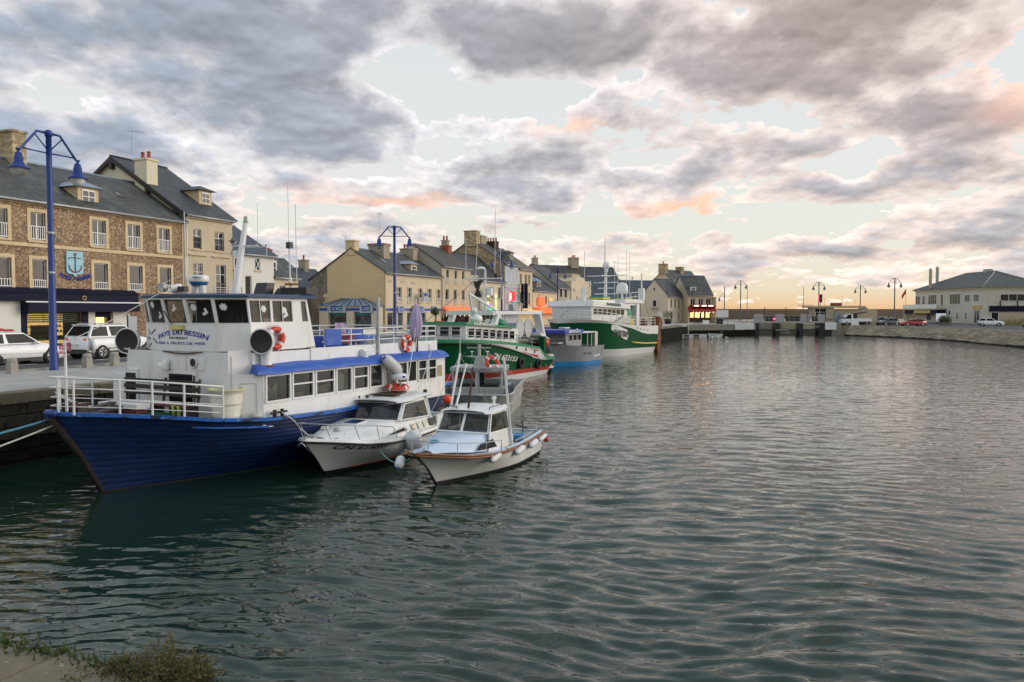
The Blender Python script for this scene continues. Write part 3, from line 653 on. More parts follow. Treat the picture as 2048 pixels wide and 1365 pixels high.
# navy shop front
m=MB(); m.box(-.2,15.2,-.55,-.003,2.98,3.45); m.prism([(-.62,3.45),(.0,3.78),(.0,3.45)],'x',-.2,15.3); fa=m.build('shop_fascia','navy_paint',A)
MB().torus((11.1,-.57,3.2),.12,.03,Matrix.Rotation(math.pi/2,3,'X'),16,6).build('fascia_roundel','gold',A)
m=MB(); m.box(7.3,15.3,-.62,-.56,2.9,2.975); m.build('fascia_strip','white_paint',A)
m=MB(); m.box(7.35,15.1,-.75,-.003,2.36,2.895); m.build('awning_box','navy_paint',A)
m=MB(); m.box(7.35,7.74,-.06,-.003,.0,2.36); m.box(11.36,11.75,-.06,-.003,.0,2.36); m.box(7.74,11.36,-.06,-.003,.0,.345); m.build('shop_frame','navy_paint',A)
m=MB(); m.box(11.76,12.24,-.08,-.003,0,2.36); m.box(13.6,14.9,-.08,-.003,0,2.36); m.box(0.,7.34,-.07,-.003,0,2.97); each(m,'shop_pilaster','white_wall',A)
m=MB(); m.text('POISSONNERIE',(4.6,-.075,2.25),(1,0,0),(0,0,1),.42,bend=9); m.text('PORT EN BESSIN',(5.2,-.075,1.0),(1,0,0),(0,0,1),.2); m.build('shop_lettering','sky_blue_sign',A)
m=MB(); m.ball((5.9,-.08,1.35),(.5,.02,.1)); m.ball((6.6,-.08,1.3),(.35,.02,.08)); m.build('painted_fish','tr_red',A)
# bakery window: room behind it with counter, shelves and blind
m=MB(); a,b,c,d=shop; m.quad((a,.9,c),(b,.9,c),(b,.9,d),(a,.9,d)); m.quad((a,.2,c),(a,.9,c),(a,.9,d),(a,.2,d)); m.quad((b,.2,c),(b,.9,c),(b,.9,d),(b,.2,d)); m.quad((a,.2,d),(b,.2,d),(b,.9,d),(a,.9,d)); m.build('bakery_room','interior_grey',A)
m=MB(); 
m.box(a+.1,a+.6,.55,.88,1.0,2.2); m.box(b-1.3,b-.85,.6,.88,.9,2.2); m.box(a+.8,b-1.5,.8,.88,1.55,2.25); m.box(a+.15,b-.9,.5,.52,.42,.62); each(m,'bakery_light','lit_warm',A)
m=MB()
for z in (.78,1.12,1.42): m.box(a+.05,b-.8,.4,.8,z,z+.03)
each(m,'bakery_shelf','wood_dark',A)
m=MB(); q=random.Random(3)
for z in (.65,.81,1.15,1.45):
    x=a+.12
    while x<b-.95: m.ball((x,.5+q.uniform(0,.15),z+.05),(q.uniform(.07,.15),.09,q.uniform(.04,.08)),7,4); x+=q.uniform(.2,.34)
each(m,'loaf','bread',A)
m=MB()
for i in range(5): z=1.72+i*.125; m.box(a+.05,b-.05,.24,.26,z,z+.075)
for i in range(4): x=a+.06+i*1.12; m.box(x,x+.03,.225,.24,1.65,2.3)
m.build('window_blind','tub_cream',A)
MB().box(a,b,.20,.204,c,d).build('shop_pane','glass_clear',A)
m=MB(); a,b,c,d=door; m.box(a,a+.1,.1,.2,c,d); m.box(b-.1,b,.1,.2,c,d); m.box(a+.1,b-.1,.1,.2,d-.35,d); m.build('shop_door','navy_paint',A)
MB().box(a+.25,a+.85,.16,.19,1.1,2.0).build('door_light','lit_warm',A)
# anchor shield and arched lettering
m=MB(); sh=[(-.56,.75),(.56,.75),(.58,-.45),(.5,-.62),(.14,-.68),(0,-.82),(-.14,-.68),(-.5,-.62),(-.58,-.45)]
m.prism([(10.87+x,5.33+z) for x,z in sh],'y',-.12,-.03); sho=m.build('shield','sky_blue_sign',A)
m=MB(); cx,cz=10.87,5.35
m.cyl((cx,-.14,cz-.55),(cx,-.14,cz+.45),.03,n=6); m.cyl((cx-.38,-.14,cz+.32),(cx+.38,-.14,cz+.32),.024,n=6); m.torus((cx,-.14,cz+.54),.08,.022,Matrix.Rotation(math.pi/2,3,'X'),12,5)
m.tube([(cx+.46*math.sin(q),-.14,cz-.10-.46*math.cos(q)) for q in np.linspace(-1.25,1.25,12)],[.015]+[.035]*10+[.015],6)
m.add([(cx-.46,-.14,cz-.22),(cx-.34,-.14,cz-.26),(cx-.42,-.14,cz-.08)],[(0,1,2)]); m.add([(cx+.46,-.14,cz-.22),(cx+.34,-.14,cz-.26),(cx+.42,-.14,cz-.08)],[(0,1,2)])
m.tube([(cx-.38,-.14,cz+.32),(cx-.44,-.14,cz+.26),(cx-.43,-.14,cz+.2)],.02,5); m.build('anchor','maroon',sho)
m=MB(); m.text('PORT',(10.25,-.02,4.36),(1,0,0),(0,0,1),.36,.06,bend=-2.6,rot=-.28); m.build('raised_lettering','letter_blue',A); m=MB(); m.text('MARINE',(11.5,-.02,4.34),(1,0,0),(0,0,1),.36,.06,bend=-2.6,rot=.25); m.build('raised_lettering','letter_blue',A)
MB().ball((10.86,-.05,4.26),.07,8,6).build('lettering_boss','stone_grey',A)
# ---- B : beige house with big gable
t0,t1=27.9,32.75
kb=dict(sur=None,sill='stone_trim',rail='iron',trans=2)
Bh,Br=gable_house('beige_house','tall beige rendered house with cream gable and slate roof beside the flint house',at_S(t0,21),RZ,t1-t0,13.6,9.55,13.95,6.9,'beige','slate_new',
  [(.8,1.6,7.0,8.45,kb),(2.95,3.95,7.0,8.45,kb),(.75,1.7,4.0,5.95,kb),(3.05,4.1,3.7,5.95,kb),(.6,4.2,.3,2.6,dict(mull=3,sill=None))],gover=.3)
m=MB(); m.quad((-.012,0.05,8.3),(-.012,0.05,9.5),(-.012,6.9,13.9),(-.012,13.5,9.5),(-.012,13.5,8.3)); m.build('gable_render','gable_cream',Bh)
m=MB()
for sgn in (0,1):
    a,b=((-.35,9.33),(6.9,13.97)) if not sgn else ((6.9,13.97),(13.9,9.35))
    m.prism([(a[0],a[1]-.28),(b[0],b[1]-.28),(b[0],b[1]-.01),(a[0],a[1]-.01)],'x',-.34,-.28)
m.box(-.33,-.0,.5,.75,9.15,9.75); m.box(-.33,0,3.2,3.45,10.9,11.45); m.box(-.33,0,6.75,7.05,13.1,13.7); each(m,'barge_board','wood_dark',Bh)
chimney(Bh,-.25,.75,3.3,4.5,11.2,13.55,'gable_cream',2); aerial(Bh,-.1,4.9,14.0,1.9,-.5,4)
dormer(Bh,3.0,4.3,1.5,10.6,11.7,2.4,'stone_trim','slate_new',.3)
m=MB(); m.box(.02,4.83,-.07,-.003,6.9,6.98); m.box(.3,2.1,-.14,-.003,6.5,6.58); m.box(2.6,4.55,-.14,-.003,6.5,6.58); m.box(.02,4.83,-.2,-.003,9.2,9.35); m.build('string_course','beige',Bh)
m=MB(); m.cyl((.05,-.12,.2),(.05,-.12,9.2),.05,n=8); m.build('downpipe','white_paint',Bh)
m=MB()
for i in range(6): m.box(.2,4.7,-1.05,-1.0,3.3+i*.17,3.34+i*.17)
for x in (.2,1.7,3.2,4.65): m.box(x,x+.06,-1.06,-.99,2.9,4.25)
m.box(.1,4.75,-1.1,-.003,2.9,3.0); m.build('balcony','grey_metal',Bh)
# ---- C : white house
t0,t1=32.85,37.65
Ch,Cr=gable_house('white_house','white rendered house with cross-shaped wall anchor and slate roof right of the beige house',at_S(t0,21),RZ,t1-t0,8.5,7.1,9.6,4.2,'white_wall','slate_blue',
  [(2.5,3.1,5.75,6.7,dict(mull=0)),(1.3,2.05,3.6,5.25,dict(mull=0,sill=None)),(.1,.5,5.7,6.6,dict(mull=0)),(.5,4.2,.3,2.5,dict(mull=2,sill=None))])
m=MB(); m.bar((2.5,-.02,5.75),(3.1,-.02,6.7),.05,.05); m.bar((3.1,-.02,5.75),(2.5,-.02,6.7),.05,.05); m.build('window_cross','white_clean',Ch)
chimney(Ch,-.5,.6,4.0,5.2,8.9,11.6,'brick_red',0)
# ---- D : small house with dormer, then the side street
Dh,Dr=gable_house('cottage','small cream cottage with white dormer at the corner of the side street',at_S(37.75,21.2),RZ,3.4,8,5.4,8.0,4.,'cream_pale','slate_old',[(.9,1.7,3.0,4.6,dict(mull=1)),(2.3,2.9,.2,2.3,dict(mull=0,sill=None))])
dormer(Dh,.3,1.3,.6,5.5,6.8,2.4,'white_wall','slate_old',.12)
for nm,lb,t,s,w,dp,ev,rd,rf,wl_ in (
  ('back_house','low stone house with blue slate roof down the side street',55.0,34,11,7,4.8,7.5,'slate_blue','rubble'),
  ('back_house','house with dark slate roof and two red chimneys behind the side street',57.5,45,17,8,6.6,9.7,'slate_old','cream'),
  ('back_house','narrow house with blue slate roof and pale chimney behind the cottage',50.2,31,4.6,8,4.6,7.6,'slate_blue','grey_render')):
    h,r_=gable_house(nm,lb,at_S(t,s),RZ,w,dp,ev,rd,dp/2,wl_,rf,[(w*.3,w*.3+.8,2.6,4.0,{}),(w*.62,w*.62+.8,2.6,4.0,{})])
    chimney(h,w*.2,w*.2+.9,dp/2-.5,dp/2+.5,rd-.4,rd+1.3,'brick_red' if 'red' in lb else 'old_stone',1); chimney(h,w*.75,w*.75+.8,dp/2-.5,dp/2+.5,rd-.4,rd+1.1,'brick_red' if 'red' in lb else 'old_stone',1)
# ---- E : bank on the corner, yellow gable
t0,t1=55.4,68.7; w=t1-t0
ke=dict(sur='stone_trim',sw=.12,trans=2,rail='low')
wsE=[(t-t0,u-t0,3.4,5.0,ke) for t,u in ((58.05,58.95),(60.35,61.2),(62.85,63.7),(65.1,66.0),(67.4,68.25))]
wsE+=[(t-t0,u-t0,.3,2.25,dict(mull=0,sill=None,pane='glass_blue')) for t,u in ((55.95,57.3),(58.2,59.3),(60.2,62.4),(63.1,64.6))]
Eh,Er=gable_house('bank_building','corner bank building with broad yellow gable and blue glass-front signs',at_S(t0,21),RZ,w,9.4,6.6,9.1,4.1,'cream','slate_old',wsE,eb=5.9,holes=[(10.4,12.0,.1,2.3)])
m=MB(); m.quad((-.015,.25,2.9),(-.015,.25,6.55),(-.015,4.1,9.02),(-.015,7.2,7.2),(-.015,7.2,2.9)); m.build('gable_render','yellow_render',Eh)
m=MB(); m.quad((-.012,7.2,0),(-.012,7.2,7.2),(-.012,9.39,5.88),(-.012,9.39,0)); m.build('rubble_bay','rubble',Eh)
q=random.Random(5)
for i in range(11):
    z=.05+i*.6; MB().box(-.06-q.random()*.02,.5 if i%2 else .3,-.05,.02,z,z+.56).build('quoin','stone_trim',Eh) if z<6.3 else None
for i in range(10):
    z=3.0+i*.42; l=.28+.22*(i%2)
    if z<6.0: MB().box(-.045,-.002,.02,.02+l+.2,z,z+.38).build('quoin','stone_trim',Eh)
    MB().box(-.045,-.002,7.2-l*.4,7.2+l,z-2.9,z-2.52).build('quoin','stone_trim',Eh)
chimney(Er,-.1,.75,3.6,4.7,8.4,9.9,'yellow_render',0); chimney(Er,4.2,5.5,2.6,4.6,8.0,9.7,'old_stone',0); 
m=MB(); m.box(4.1,5.6,2.5,4.7,9.84,10.0); m.build('chimney_top','brick_red',Er)
chimney(Er,11.6,12.8,3.0,4.8,8.3,9.9,'old_stone',3); aerial(Er,4.6,3.4,9.9,3.6,.3,4); aerial(Er,-.6,4.4,8.9,1.6,2.0,4,.7)
dormer(Eh,6.6,8.0,.5,6.65,7.75,2.4,'stone_trim','zinc',.3)
m=MB(); m.obox((3.0,1.9,7.9),(.5,.7,.1),(math.atan(.61),0,0)); m.build('skylight','zinc',Er)
for x in (.75,3.4,5.9):  MB().box(x,x+.75,-.05,-.003,5.5,5.68).build('wall_vent','stone_grey',Eh)
# hipped lean-to porch of the bank on the gable side
m=MB(); m.add([(-.9,-.15,2.95),(-.9,8.0,2.95),(.0,8.0,2.95),(.0,-.15,2.95),(-.02,2.6,3.75),(-.02,5.2,3.75)],[(1,0,4,5),(0,3,4),(2,1,5),(0,1,2,3)]); m.build('porch_roof','zinc',Eh)
m=MB()
for i in range(9): y=.4+i*.9; m.bar((-.92,y,2.98),(-.05,2.6+ (y-.4)/7.2*2.6,3.78),.05,.05)
each(m,'porch_rib','slate_blue',Eh)
m=MB(); m.box(-.7,-.05,.1,1.2,0,2.94); m.box(-.7,-.05,3.4,4.3,0,2.94); m.box(-.7,-.05,6.6,7.8,0,2.94); m.box(-.66,-.05,1.2,7.0,2.3,2.9); each(m,'porch_wall','cream_pale',Eh)
m=MB(); m.box(-.35,-.28,1.2,3.4,.1,2.3); m.box(-.35,-.28,4.3,6.6,.1,2.3); each(m,'porch_glazing','glass_blue',Eh)
m=MB(); m.box(-.37,-.352,1.2,3.4,1.95,2.2); m.box(-.37,-.352,4.3,6.6,1.95,2.2); m.build('glazing_band','teal',Eh)
m=MB(); m.box(-.375,-.353,5.0,5.9,.9,1.7); m.build('cash_machine','dark_metal',Eh)
m=MB(); m.box(-.76,-.703,.15,7.7,2.45,2.7); m.box(.05,w-.05,-.08,-.003,2.45,2.68); m.build('blue_band','letter_blue',Eh)
def cic(x,y,gs=False,wd=1.3):
    # grey plaque with dark blue/teal panel and white lettering ; gs: on the gable side (faces -x)
    h=.78
    if gs:
        b=MB().box(-.84,-.765,y-wd*.9,y+wd*.9,2.2,2.2+h+.1).build('sign_plaque','sign_grey',Eh); MB().box(-.86,-.842,y-wd*.55,y+wd*.55,2.4,2.4+h*.7).build('sign_panel','letter_blue',b); MB().box(-.868,-.861,y-wd*.55,y-wd*.2,2.4,2.4+h*.7).build('sign_panel','teal',b)
        m=MB(); m.text('CIC',(-.868,y,2.5),(0,-1,0),(0,0,1),.46,.008,width=wd*.8); m.build('sign_lettering','sticker',b)
    else:
        b=MB().box(x-wd/2,x+wd/2,-.16,-.082,2.2,2.2+h).build('sign_plaque','sign_grey',Eh); MB().box(x-wd*.3,x+wd*.3,-.18,-.162,2.35,2.35+h*.66).build('sign_panel','letter_blue',b)
        m=MB(); m.text('CIC',(x,-.182,2.44),(1,0,0),(0,0,1),.4,.008,width=wd*.5); m.build('sign_lettering','sticker',b)
cic(0,5.45,True,1.3); cic(0,1.75,True,.9)
for x in (3.3,7.9,11.2): cic(x,0)
b=MB().box(6.9,8.0,-.95,-.82,3.5,4.55).build('projecting_sign','sign_grey',Eh); MB().box(7.05,7.85,-.965,-.952,4.1,4.45).build('sign_panel','letter_blue',b)
m=MB(); m.box(10.4,12.0,.55,.6,.1,2.3); m.build('entrance_back','interior_grey',Eh)
m=MB(); m.cyl((.0,-.12,.2),(.0,-.12,6.4),.055,n=8); m.build('downpipe','stone_trim',Eh)
m=MB(); m.cyl((w-.05,-.12,.2),(w-.05,-.12,6.2),.055,n=8); m.build('downpipe','stone_grey',Eh)
# ---- F : three-storey beige house with orange awning
t0,t1=68.8,77.1; w=t1-t0; kf=dict(mull=0,sill='stone_trim',frame='white_clean',rail='low')
Fh,Fr_=gable_house('restaurant_house','plain three-storey beige house with lit orange awning beside the bank',at_S(t0,21),RZ,w,9,8.0,10.6,3.9,'beige','slate_brown',
  [(t-t0,u-t0,6.0,7.55,kf) for t,u in ((69.95,70.7),(72.3,73.0),(74.5,75.2))]+[(t-t0,u-t0,3.35,5.1,kf) for t,u in ((69.75,70.65),(72.05,72.95),(74.45,75.25))]+[(.5,w-.5,.3,2.0,dict(mull=4,frame='red_cloth',sill=None,pane='glass'))])
m=MB(); m.quad((-.012,.05,6.4),(-.012,.05,7.95),(-.012,3.9,10.55),(-.012,8.9,8),(-.012,8.9,6.4)); m.build('gable_render','grey_render',Fh)
m=MB(); m.prism([(-.05,2.95),(-1.3,2.25),(-1.3,2.15),(-.05,2.7)],'x',.1,w-.1); m.build('awning','lit_orange',Fh)
m=MB(); m.text('LE BISTROT',(w/2,-1.0,2.42),(1,0,0),(0,-.87,.49) if False else (0,.87,.49),.55,.02,width=4.2); m.build('awning_lettering','tub_cream',Fh)
m=MB(); m.box(.1,w-.1,-1.6,-.9,1.95,2.12); m.box(.2,w-.2,-.1,-.004,.1,.3); m.build('awning_valance','dark_metal',Fh)
m=MB()
for x in np.arange(.6,w,1.3): m.ball((x,-.3,1.8),.05,6,4)
each(m,'terrace_light','lit_white',Fh)
chimney(Fr_,w-.5,w+.5,3.0,4.3,9.3,11.0,'brick_red',0); chimney(Fr_,w-.4,w+.2,3.2,4.1,11.1,11.7,'old_stone',2)
# ---- G : lower house between, with shop signs
t0,t1=80.2,88.8; w=t1-t0
Gh,Gr=gable_house('shop_house','grey-rendered house with clock sign and green pharmacy light behind the trawler masts',at_S(t0,21),RZ,w,9,6.7,10.4,4.4,'cream_pale','slate_new',
 [(1.2,2.2,4.0,5.8,{}),(3.6,4.6,4.0,5.8,{}),(6.2,7.2,4.0,5.8,{}),(.6,w-.6,.3,2.2,dict(mull=4,sill=None))])
MB().box(-3.1,-.02,.2,8.6,0,7.2).build('side_wall','grey_render',Gh)
m=MB(); m.prism([(.2,7.2),(4.5,10.2),(8.6,7.2)],'x',-3.1,-.02); m.build('side_roof','slate_new',Gh)
m=MB(); m.box(.3,1.3,-1.1,-.95,4.6,5.6); b=m.build('clock_sign','dark_metal',Gh); MB().lathe([(.38,0),(.38,.02),(0,.02)],16,(.8,-1.1,5.1),Matrix.Rotation(math.pi/2,3,'X')).build('clock_face','sticker',b)
m=MB(); m.box(.2,1.3,-1.1,-.95,3.7,4.3); m.build('yellow_sign','gold',Gh)
m=MB(); m.box(.3,1.2,-1.1,-.95,2.9,3.3); m.build('blue_light_sign','lit_blue',Gh); m=MB(); m.box(.6,1.6,-1.15,-.96,2.3,2.8); m.build('green_light_sign','lit_green',Gh)
m=MB(); m.box(2.4,2.7,-.1,-.004,3.2,5.6); m.box(5.2,5.5,-.1,-.004,2.6,4.8); each(m,'lit_strip','lit_warm',Gh)
m=MB(); m.box(.1,w,-1.3,-.05,2.2,2.5); m.build('awning','letter_blue',Gh)
# ---- H,I : tall stone house, blue-grey and cream fronts
t0,t1=88.9,94.4; w=t1-t0
kh=dict(frame='white_clean',sur='bluegrey',sw=.18,trans=1)
Hh,Hr=gable_house('tall_stone_house','tall house with blue-grey front, golden stone gable and big stone chimneys',at_S(t0,21),RZ,w,11,9.4,13.0,5.4,'golden_rubble','slate_old',[(.6,1.6,6.4,8.3,kh),(2.4,3.3,6.4,8.3,kh),(4.1,4.9,6.4,8.3,kh),(.6,1.6,3.6,5.5,kh),(2.3,3.5,3.6,5.5,kh),(4.0,5.0,3.6,5.5,kh)])
m=MB(); facade(m,w,9.3,[(.42,1.78,6.3,8.5),(2.22,3.48,6.3,8.5),(3.92,5.08,6.3,8.5),(.42,1.78,3.5,5.7),(2.12,3.68,3.5,5.7),(3.82,5.18,3.5,5.7)],.03,-.035); m.box(0,w,-.12,-.04,5.85,6.02); m.build('painted_front','bluegrey',Hh)
chimney(Hr,-.25,1.1,4.4,6.4,12.0,14.2,'golden_rubble',0); chimney(Hr,1.9,4.0,4.6,6.2,12.2,13.7,'old_stone',0); chimney(Hr,w-.6,w+.4,3.4,5.2,11.4,13.0,'dark_rust',4)
dormer(Hh,3.9,5.2,.7,9.8,11.2,3,'old_stone','slate_old',.3)
b=MB().box(1.2,1.4,-1.15,-.35,3.7,5.3).build('neon_tobacco_sign','lit_red',Hh); m=MB(); m.text('TABAC',(1.19,-.6,4.5),(0,0,1),(0,1,0),.42,.02,width=1.2); m.build('sign_lettering','lit_white',b)
MB().box(0.1,w,-1.6,-.05,2.1,2.45).build('awning','letter_blue',Hh)
t0,t1=94.5,100.6; w=t1-t0; ki=dict(sur='stone_trim',sw=.15,trans=1)
Ih,Ir=gable_house('cream_tall_house','tall cream house with rust-brown roof edge and vertical dark sign',at_S(t0,21),RZ,w,10,8.95,12.3,5,'cream','slate_rust',[(.5,1.3,6.5,8.1,ki),(2.6,3.5,6.5,8.1,ki),(4.2,5.0,6.5,8.1,ki),(.5,1.3,3.4,5.3,ki),(2.7,3.6,3.4,5.3,ki),(4.2,5.0,3.4,5.3,ki)])
MB().box(.02,w-.02,-.1,-.003,5.8,5.98).build('string_course','stone_trim',Ih)
b=MB().box(.3,.6,-1.3,-.3,2.8,6.6).build('vertical_sign','navy_paint',Ih); m=MB(); m.text('R\nE\nS\nT\nA\nU\nR\nA\nN\nT',(.29,-.8,6.2),(0,-1,0),(0,0,1),.36,.02); m.build('sign_lettering','sticker',b)
MB().box(0.2,w,-1.5,-.05,2.1,2.5).build('awning','lit_yellow',Ih)
# ---- J,K,L
t0,t1=100.8,113.3; w=t1-t0
Jh,Jr=gable_house('orange_sign_house','low cream house with zinc dormer above a glowing orange shop sign',at_S(t0,21),RZ,w,9,5.8,8.7,4.4,'cream','slate_new',[(2.6,3.2,3.4,5.0,{}),(6.0,6.9,3.6,4.9,{}),(9.0,9.7,2.8,4.4,{}),(11.2,11.9,2.8,4.4,{})])
dormer(Jh,3.6,5.6,.6,5.9,7.3,2.6,'stone_grey','zinc',.3); MB().box(1.9,4.7,-.4,-.1,3.3,4.7).build('orange_panel','lit_orange',Jh) ; MB().box(7.6,8.6,-.4,-.1,4.1,4.6).build('yellow_lamp_panel','lit_yellow',Jh); MB().box(7.6,8.4,-.25,-.1,2.9,3.9).build('red_board','red_cloth',Jh)
b=MB().box(.5,w-.3,-1.1,-.05,2.0,3.0).build('shop_sign','lit_orange',Jh); m=MB(); m.text('CASINO',(w*.7,-1.11,2.25),(1,0,0),(0,0,1),.6,.01,width=4.5); m.build('sign_lettering','sticker',b)
chimney(Jr,-.3,.5,3.9,5.0,8,10.0,'old_stone',1)
t0,t1=113.4,120.8; w=t1-t0
Kh,Kr=gable_house('grey_cafe_house','grey rendered house with purple cafe sign and hipped slate roof',at_S(t0,21),RZ,w,10,6.6,10.6,5,'grey_render','slate_new',[(1.3,2.6,4.9,6.3,dict(mull=0,frame='dark_metal')),(4.0,5.4,4.9,6.3,dict(mull=0,frame='dark_metal'))])
b=MB().box(.8,w-.2,-.4,-.05,2.6,3.9).build('cafe_sign','coat_black',Kh); MB().box(1.9,w-1.2,-.42,-.402,3.3,3.7).build('sign_band','lit_magenta',b)
t0,t1=121.5,134.8; w=t1-t0
Lh=thing('old_wall_building','stained old wall building with faded painted lettering and crumbling top','building',at_S(t0,21),RZ)
q=random.Random(9); top=[(0,8.0)]+[(x,8.0+(.9 if 3<x<9 else 0)+q.uniform(-.25,.25)) for x in np.arange(.7,w-.5,.7)]+[(w,8.4)]
m=MB(); m.prism([(0,0)]+[(w,0)]+top[::-1],'y',0,8); m.build('wall','cream',Lh)
m=MB(); m.box(4,9.6,1.2,5,8.4,9.6); m.build('upper_block','old_stone',Lh)
m=MB(); m.text('POISSONNERIE',(w/2,-.01,3.0),(1,0,0),(0,0,1),1.5,.008,width=w*.8); m.build('faded_lettering','brick_red',Lh)
for x,z in ((1.5,6),(3.2,4.6),(10.5,4.4),(12,7.2)): MB().box(x,x+.5,-.02,.05,z,z+.6).build('wall_opening','interior_dark',Lh)
# ---- fish-market halls behind
for nm,lb,(u0,v0),W_,dp,ev,rd,rf,wl_,rot in (
 ('market_hall','long fish-market hall with low blue slate roof behind the large trawler',(13.5,176),27,14,5.6,9.6,'slate_blue','grey_render',8),
 ('large_hall','big hall with tall green-grey roof on the skyline',(8.5,190),19,16,9.0,13.6,'slate_new','grey_render',8),
 ('ridge_house','brown-roofed house with two chimneys on the skyline',(7,182),14,12,8,13.5,'slate_brown','cream',25)):
    h,r_=gable_house(nm,lb,(u0,v0,QZ),math.radians(rot),W_,dp,ev,rd,dp/2,wl_,rf,[(W_*.2,W_*.2+1,2,4,{}),(W_*.5,W_*.5+1,2,4,{})])
    if nm=='ridge_house': chimney(r_,.5,1.6,5,6.4,13,15.2,'old_stone',2); chimney(r_,11,13,5,7,13,15.6,'old_stone',3)
# ---- N, O : houses on the point
ws=[(1.2,2.0,.2,2.2,dict(mull=0,sill=None)),(2.6,3.4,3.0,4.7,{}),(1.0,1.8,3.0,4.7,{}),(4.2,5.0,3.0,4.7,{}),(4.2,5.0,.6,2.2,{})]
Nh,Nr=gable_house('point_house','pale house with steep front gable on the point beside the large trawler',(30.2,149,QZ),math.radians(50),6.4,6.0,5.4,8.6,3.0,'cream_pale','slate_new',ws,fascia=True)
m=MB(); m.box(-.08,-.01,2.4,3.3,3.2,4.6); m.box(-.08,-.01,1.2,2.1,.1,2.2); m.box(-.08,-.01,2.7,3.2,6.3,7.1); m.build('gable_window','white_clean',Nh); m=MB(); m.box(-.095,-.081,2.5,3.2,3.3,4.5); m.box(-.095,-.081,2.78,3.12,6.4,7.0); m.build('gable_pane','glass',Nh)
MB().box(-.7,-.02,2.2,3.5,2.9,3.1).build('balcony','stone_grey',Nh)
MB().cyl((-.3,.1,5.5),(-.3,.1,9.5),.05,n=6).build('weather_mast','dark_metal',Nh)
Oh,Or=gable_house('corner_house','tall cream house with steep slate roof behind the lit harbour restaurant',(35.8,165,QZ),math.radians(40),10,9,7.2,11.3,4.5,'cream','slate_old',[(1.2,2.0,4.5,6.2,{}),(4,4.8,4.5,6.2,{}),(7,7.8,4.5,6.2,{})])
chimney(Or,-.3,.8,3.6,5.4,10.4,12.6,'golden_rubble',1); chimney(Or,5.4,6.4,3.6,5.2,10.4,12.1,'golden_rubble',0)
Rh,Rr_=gable_house('harbour_restaurant','low harbour restaurant with red awning and warm lit terrace at the quay corner',(34.6,151,QZ),math.radians(12),5.2,8,5.6,9.4,4,'cream','slate_old',[(.5,1.5,3.4,4.8,{}),(2.2,3.2,3.4,4.8,{}),(3.8,4.8,3.4,4.8,{})],holes=[(.3,4.9,.2,2.4)])
dormer(Rh,.8,2.0,.7,6.0,7.2,2.2,'white_wall','slate_old',.12)
m=MB(); m.prism([(-.05,3.2),(-1.6,2.5),(-1.6,2.3),(-.05,2.6)],'x',-.1,5.3); m.build('awning','red_cloth',Rh)
MB().box(.35,4.85,.15,.19,.25,2.35).build('dark_interior','interior_dark',Rh)
for x,w_ in ((.5,.7),(1.5,1.0),(2.9,.5),(3.8,.8)): MB().box(x,x+w_,.12,.148,1.1,2.1).build('lit_window','lit_warm',Rh)
m=MB(); m.box(.2,5.0,-1.4,-.1,3.25,3.6); m.build('illuminated_fascia','red_cloth',Rh)
m=MB(); 
for x in (.6,2.2,3.6): m.box(x,x+1.0,-1.43,-1.41,3.33,3.52)
for x in np.arange(.5,5,.7): m.ball((x,-1.3,2.15),.09,6,4)
each(m,'terrace_light','lit_white',Rh)
m=MB()
for x in np.arange(-.2,5.4,.18): m.box(x,x+.04,-2.6,-2.56,0,1.0)
m.box(-.3,5.4,-2.62,-2.54,.95,1.05); m.build('terrace_railing','dark_metal',Rh)
MB().box(5.22,5.4,-1.2,8,0,5.2).build('side_wall','cream',Rh)
# ---- lock control building and right-hand building
Lk=thing('lock_control_building','low beige lock control building with overhanging glazed lookout beside the bridge','building',(61.4,151,1.70),0); Lk.scale=(.8,.8,.8)
m=MB(); m.box(.6,13,0,7,0,4.0); m.box(1.2,3.0,-.02,-.003,0,.1); m.build('wall','beige_conc',Lk)
m=MB(); m.add([(-2.4,-.4,1.6),(2.0,-.4,1.6),(2.0,3,1.6),(-2.4,3,1.6),(-2.9,-.9,4.3),(2.0,-.9,4.3),(2.0,3,4.3),(-2.9,3,4.3)],[(3,2,1,0),(4,5,6,7),(0,1,5,4),(3,0,4,7)]); m.build('lookout','beige_conc',Lk)
m=MB(); m.add([(-2.46,-.63,2.3),(-.1,-.63,2.3),(-.1,-.9,4.0),(-2.8,-.9,4.0)],[(0,1,2,3)]); m.build('lookout_pane','glass',Lk)
m=MB(); m.bar((-1.4,-.66,2.3),(-1.55,-.94,4.0),.1,.06); m.bar((-2.46,-.66,2.3),(-2.82,-.94,4.0),.12,.06); m.bar((-.1,-.66,2.3),(-.1,-.94,4.0),.1,.06); m.bar((-2.6,-.78,3.2),(-.1,-.78,3.2),.06,.08); m.build('lookout_mullions','white_clean',Lk)
m=MB(); m.box(-3.3,9.6,-1.2,6,4.3,4.75); m.build('roof','beige_conc',Lk)
m=MB(); m.box(2.6,4.2,-.05,3,4.76,5.5); m.build('roof_box','rust',Lk)
m=MB(); m.box(2.4,3.9,-.06,-.003,.0,3.2); m.build('door','zinc',Lk); m=MB(); m.box(5.6,7.0,-.06,-.003,1.0,2.4); m.build('window','zinc',Lk)
m=MB()
for x,h in ((-.2,1.4),(.8,2.2),(5.2,2.6),(6.3,1.7),(8.4,1.6)): m.cyl((x,2,4.75),(x,2,4.75+h),.03,n=4)
m.bar((-6.2,1,4.9),(-2.3,1,4.95),.12,.14); each(m,'roof_aerial','grey_metal',Lk)
b=MB().box(-1.3,-.5,.2,.5,5.6,7.6).build('light_mast_panel','dark_metal',Lk); m=MB()
for i in range(3): m.box(-1.55,-1.32,.15,.45,5.7+i*.65,6.15+i*.65)
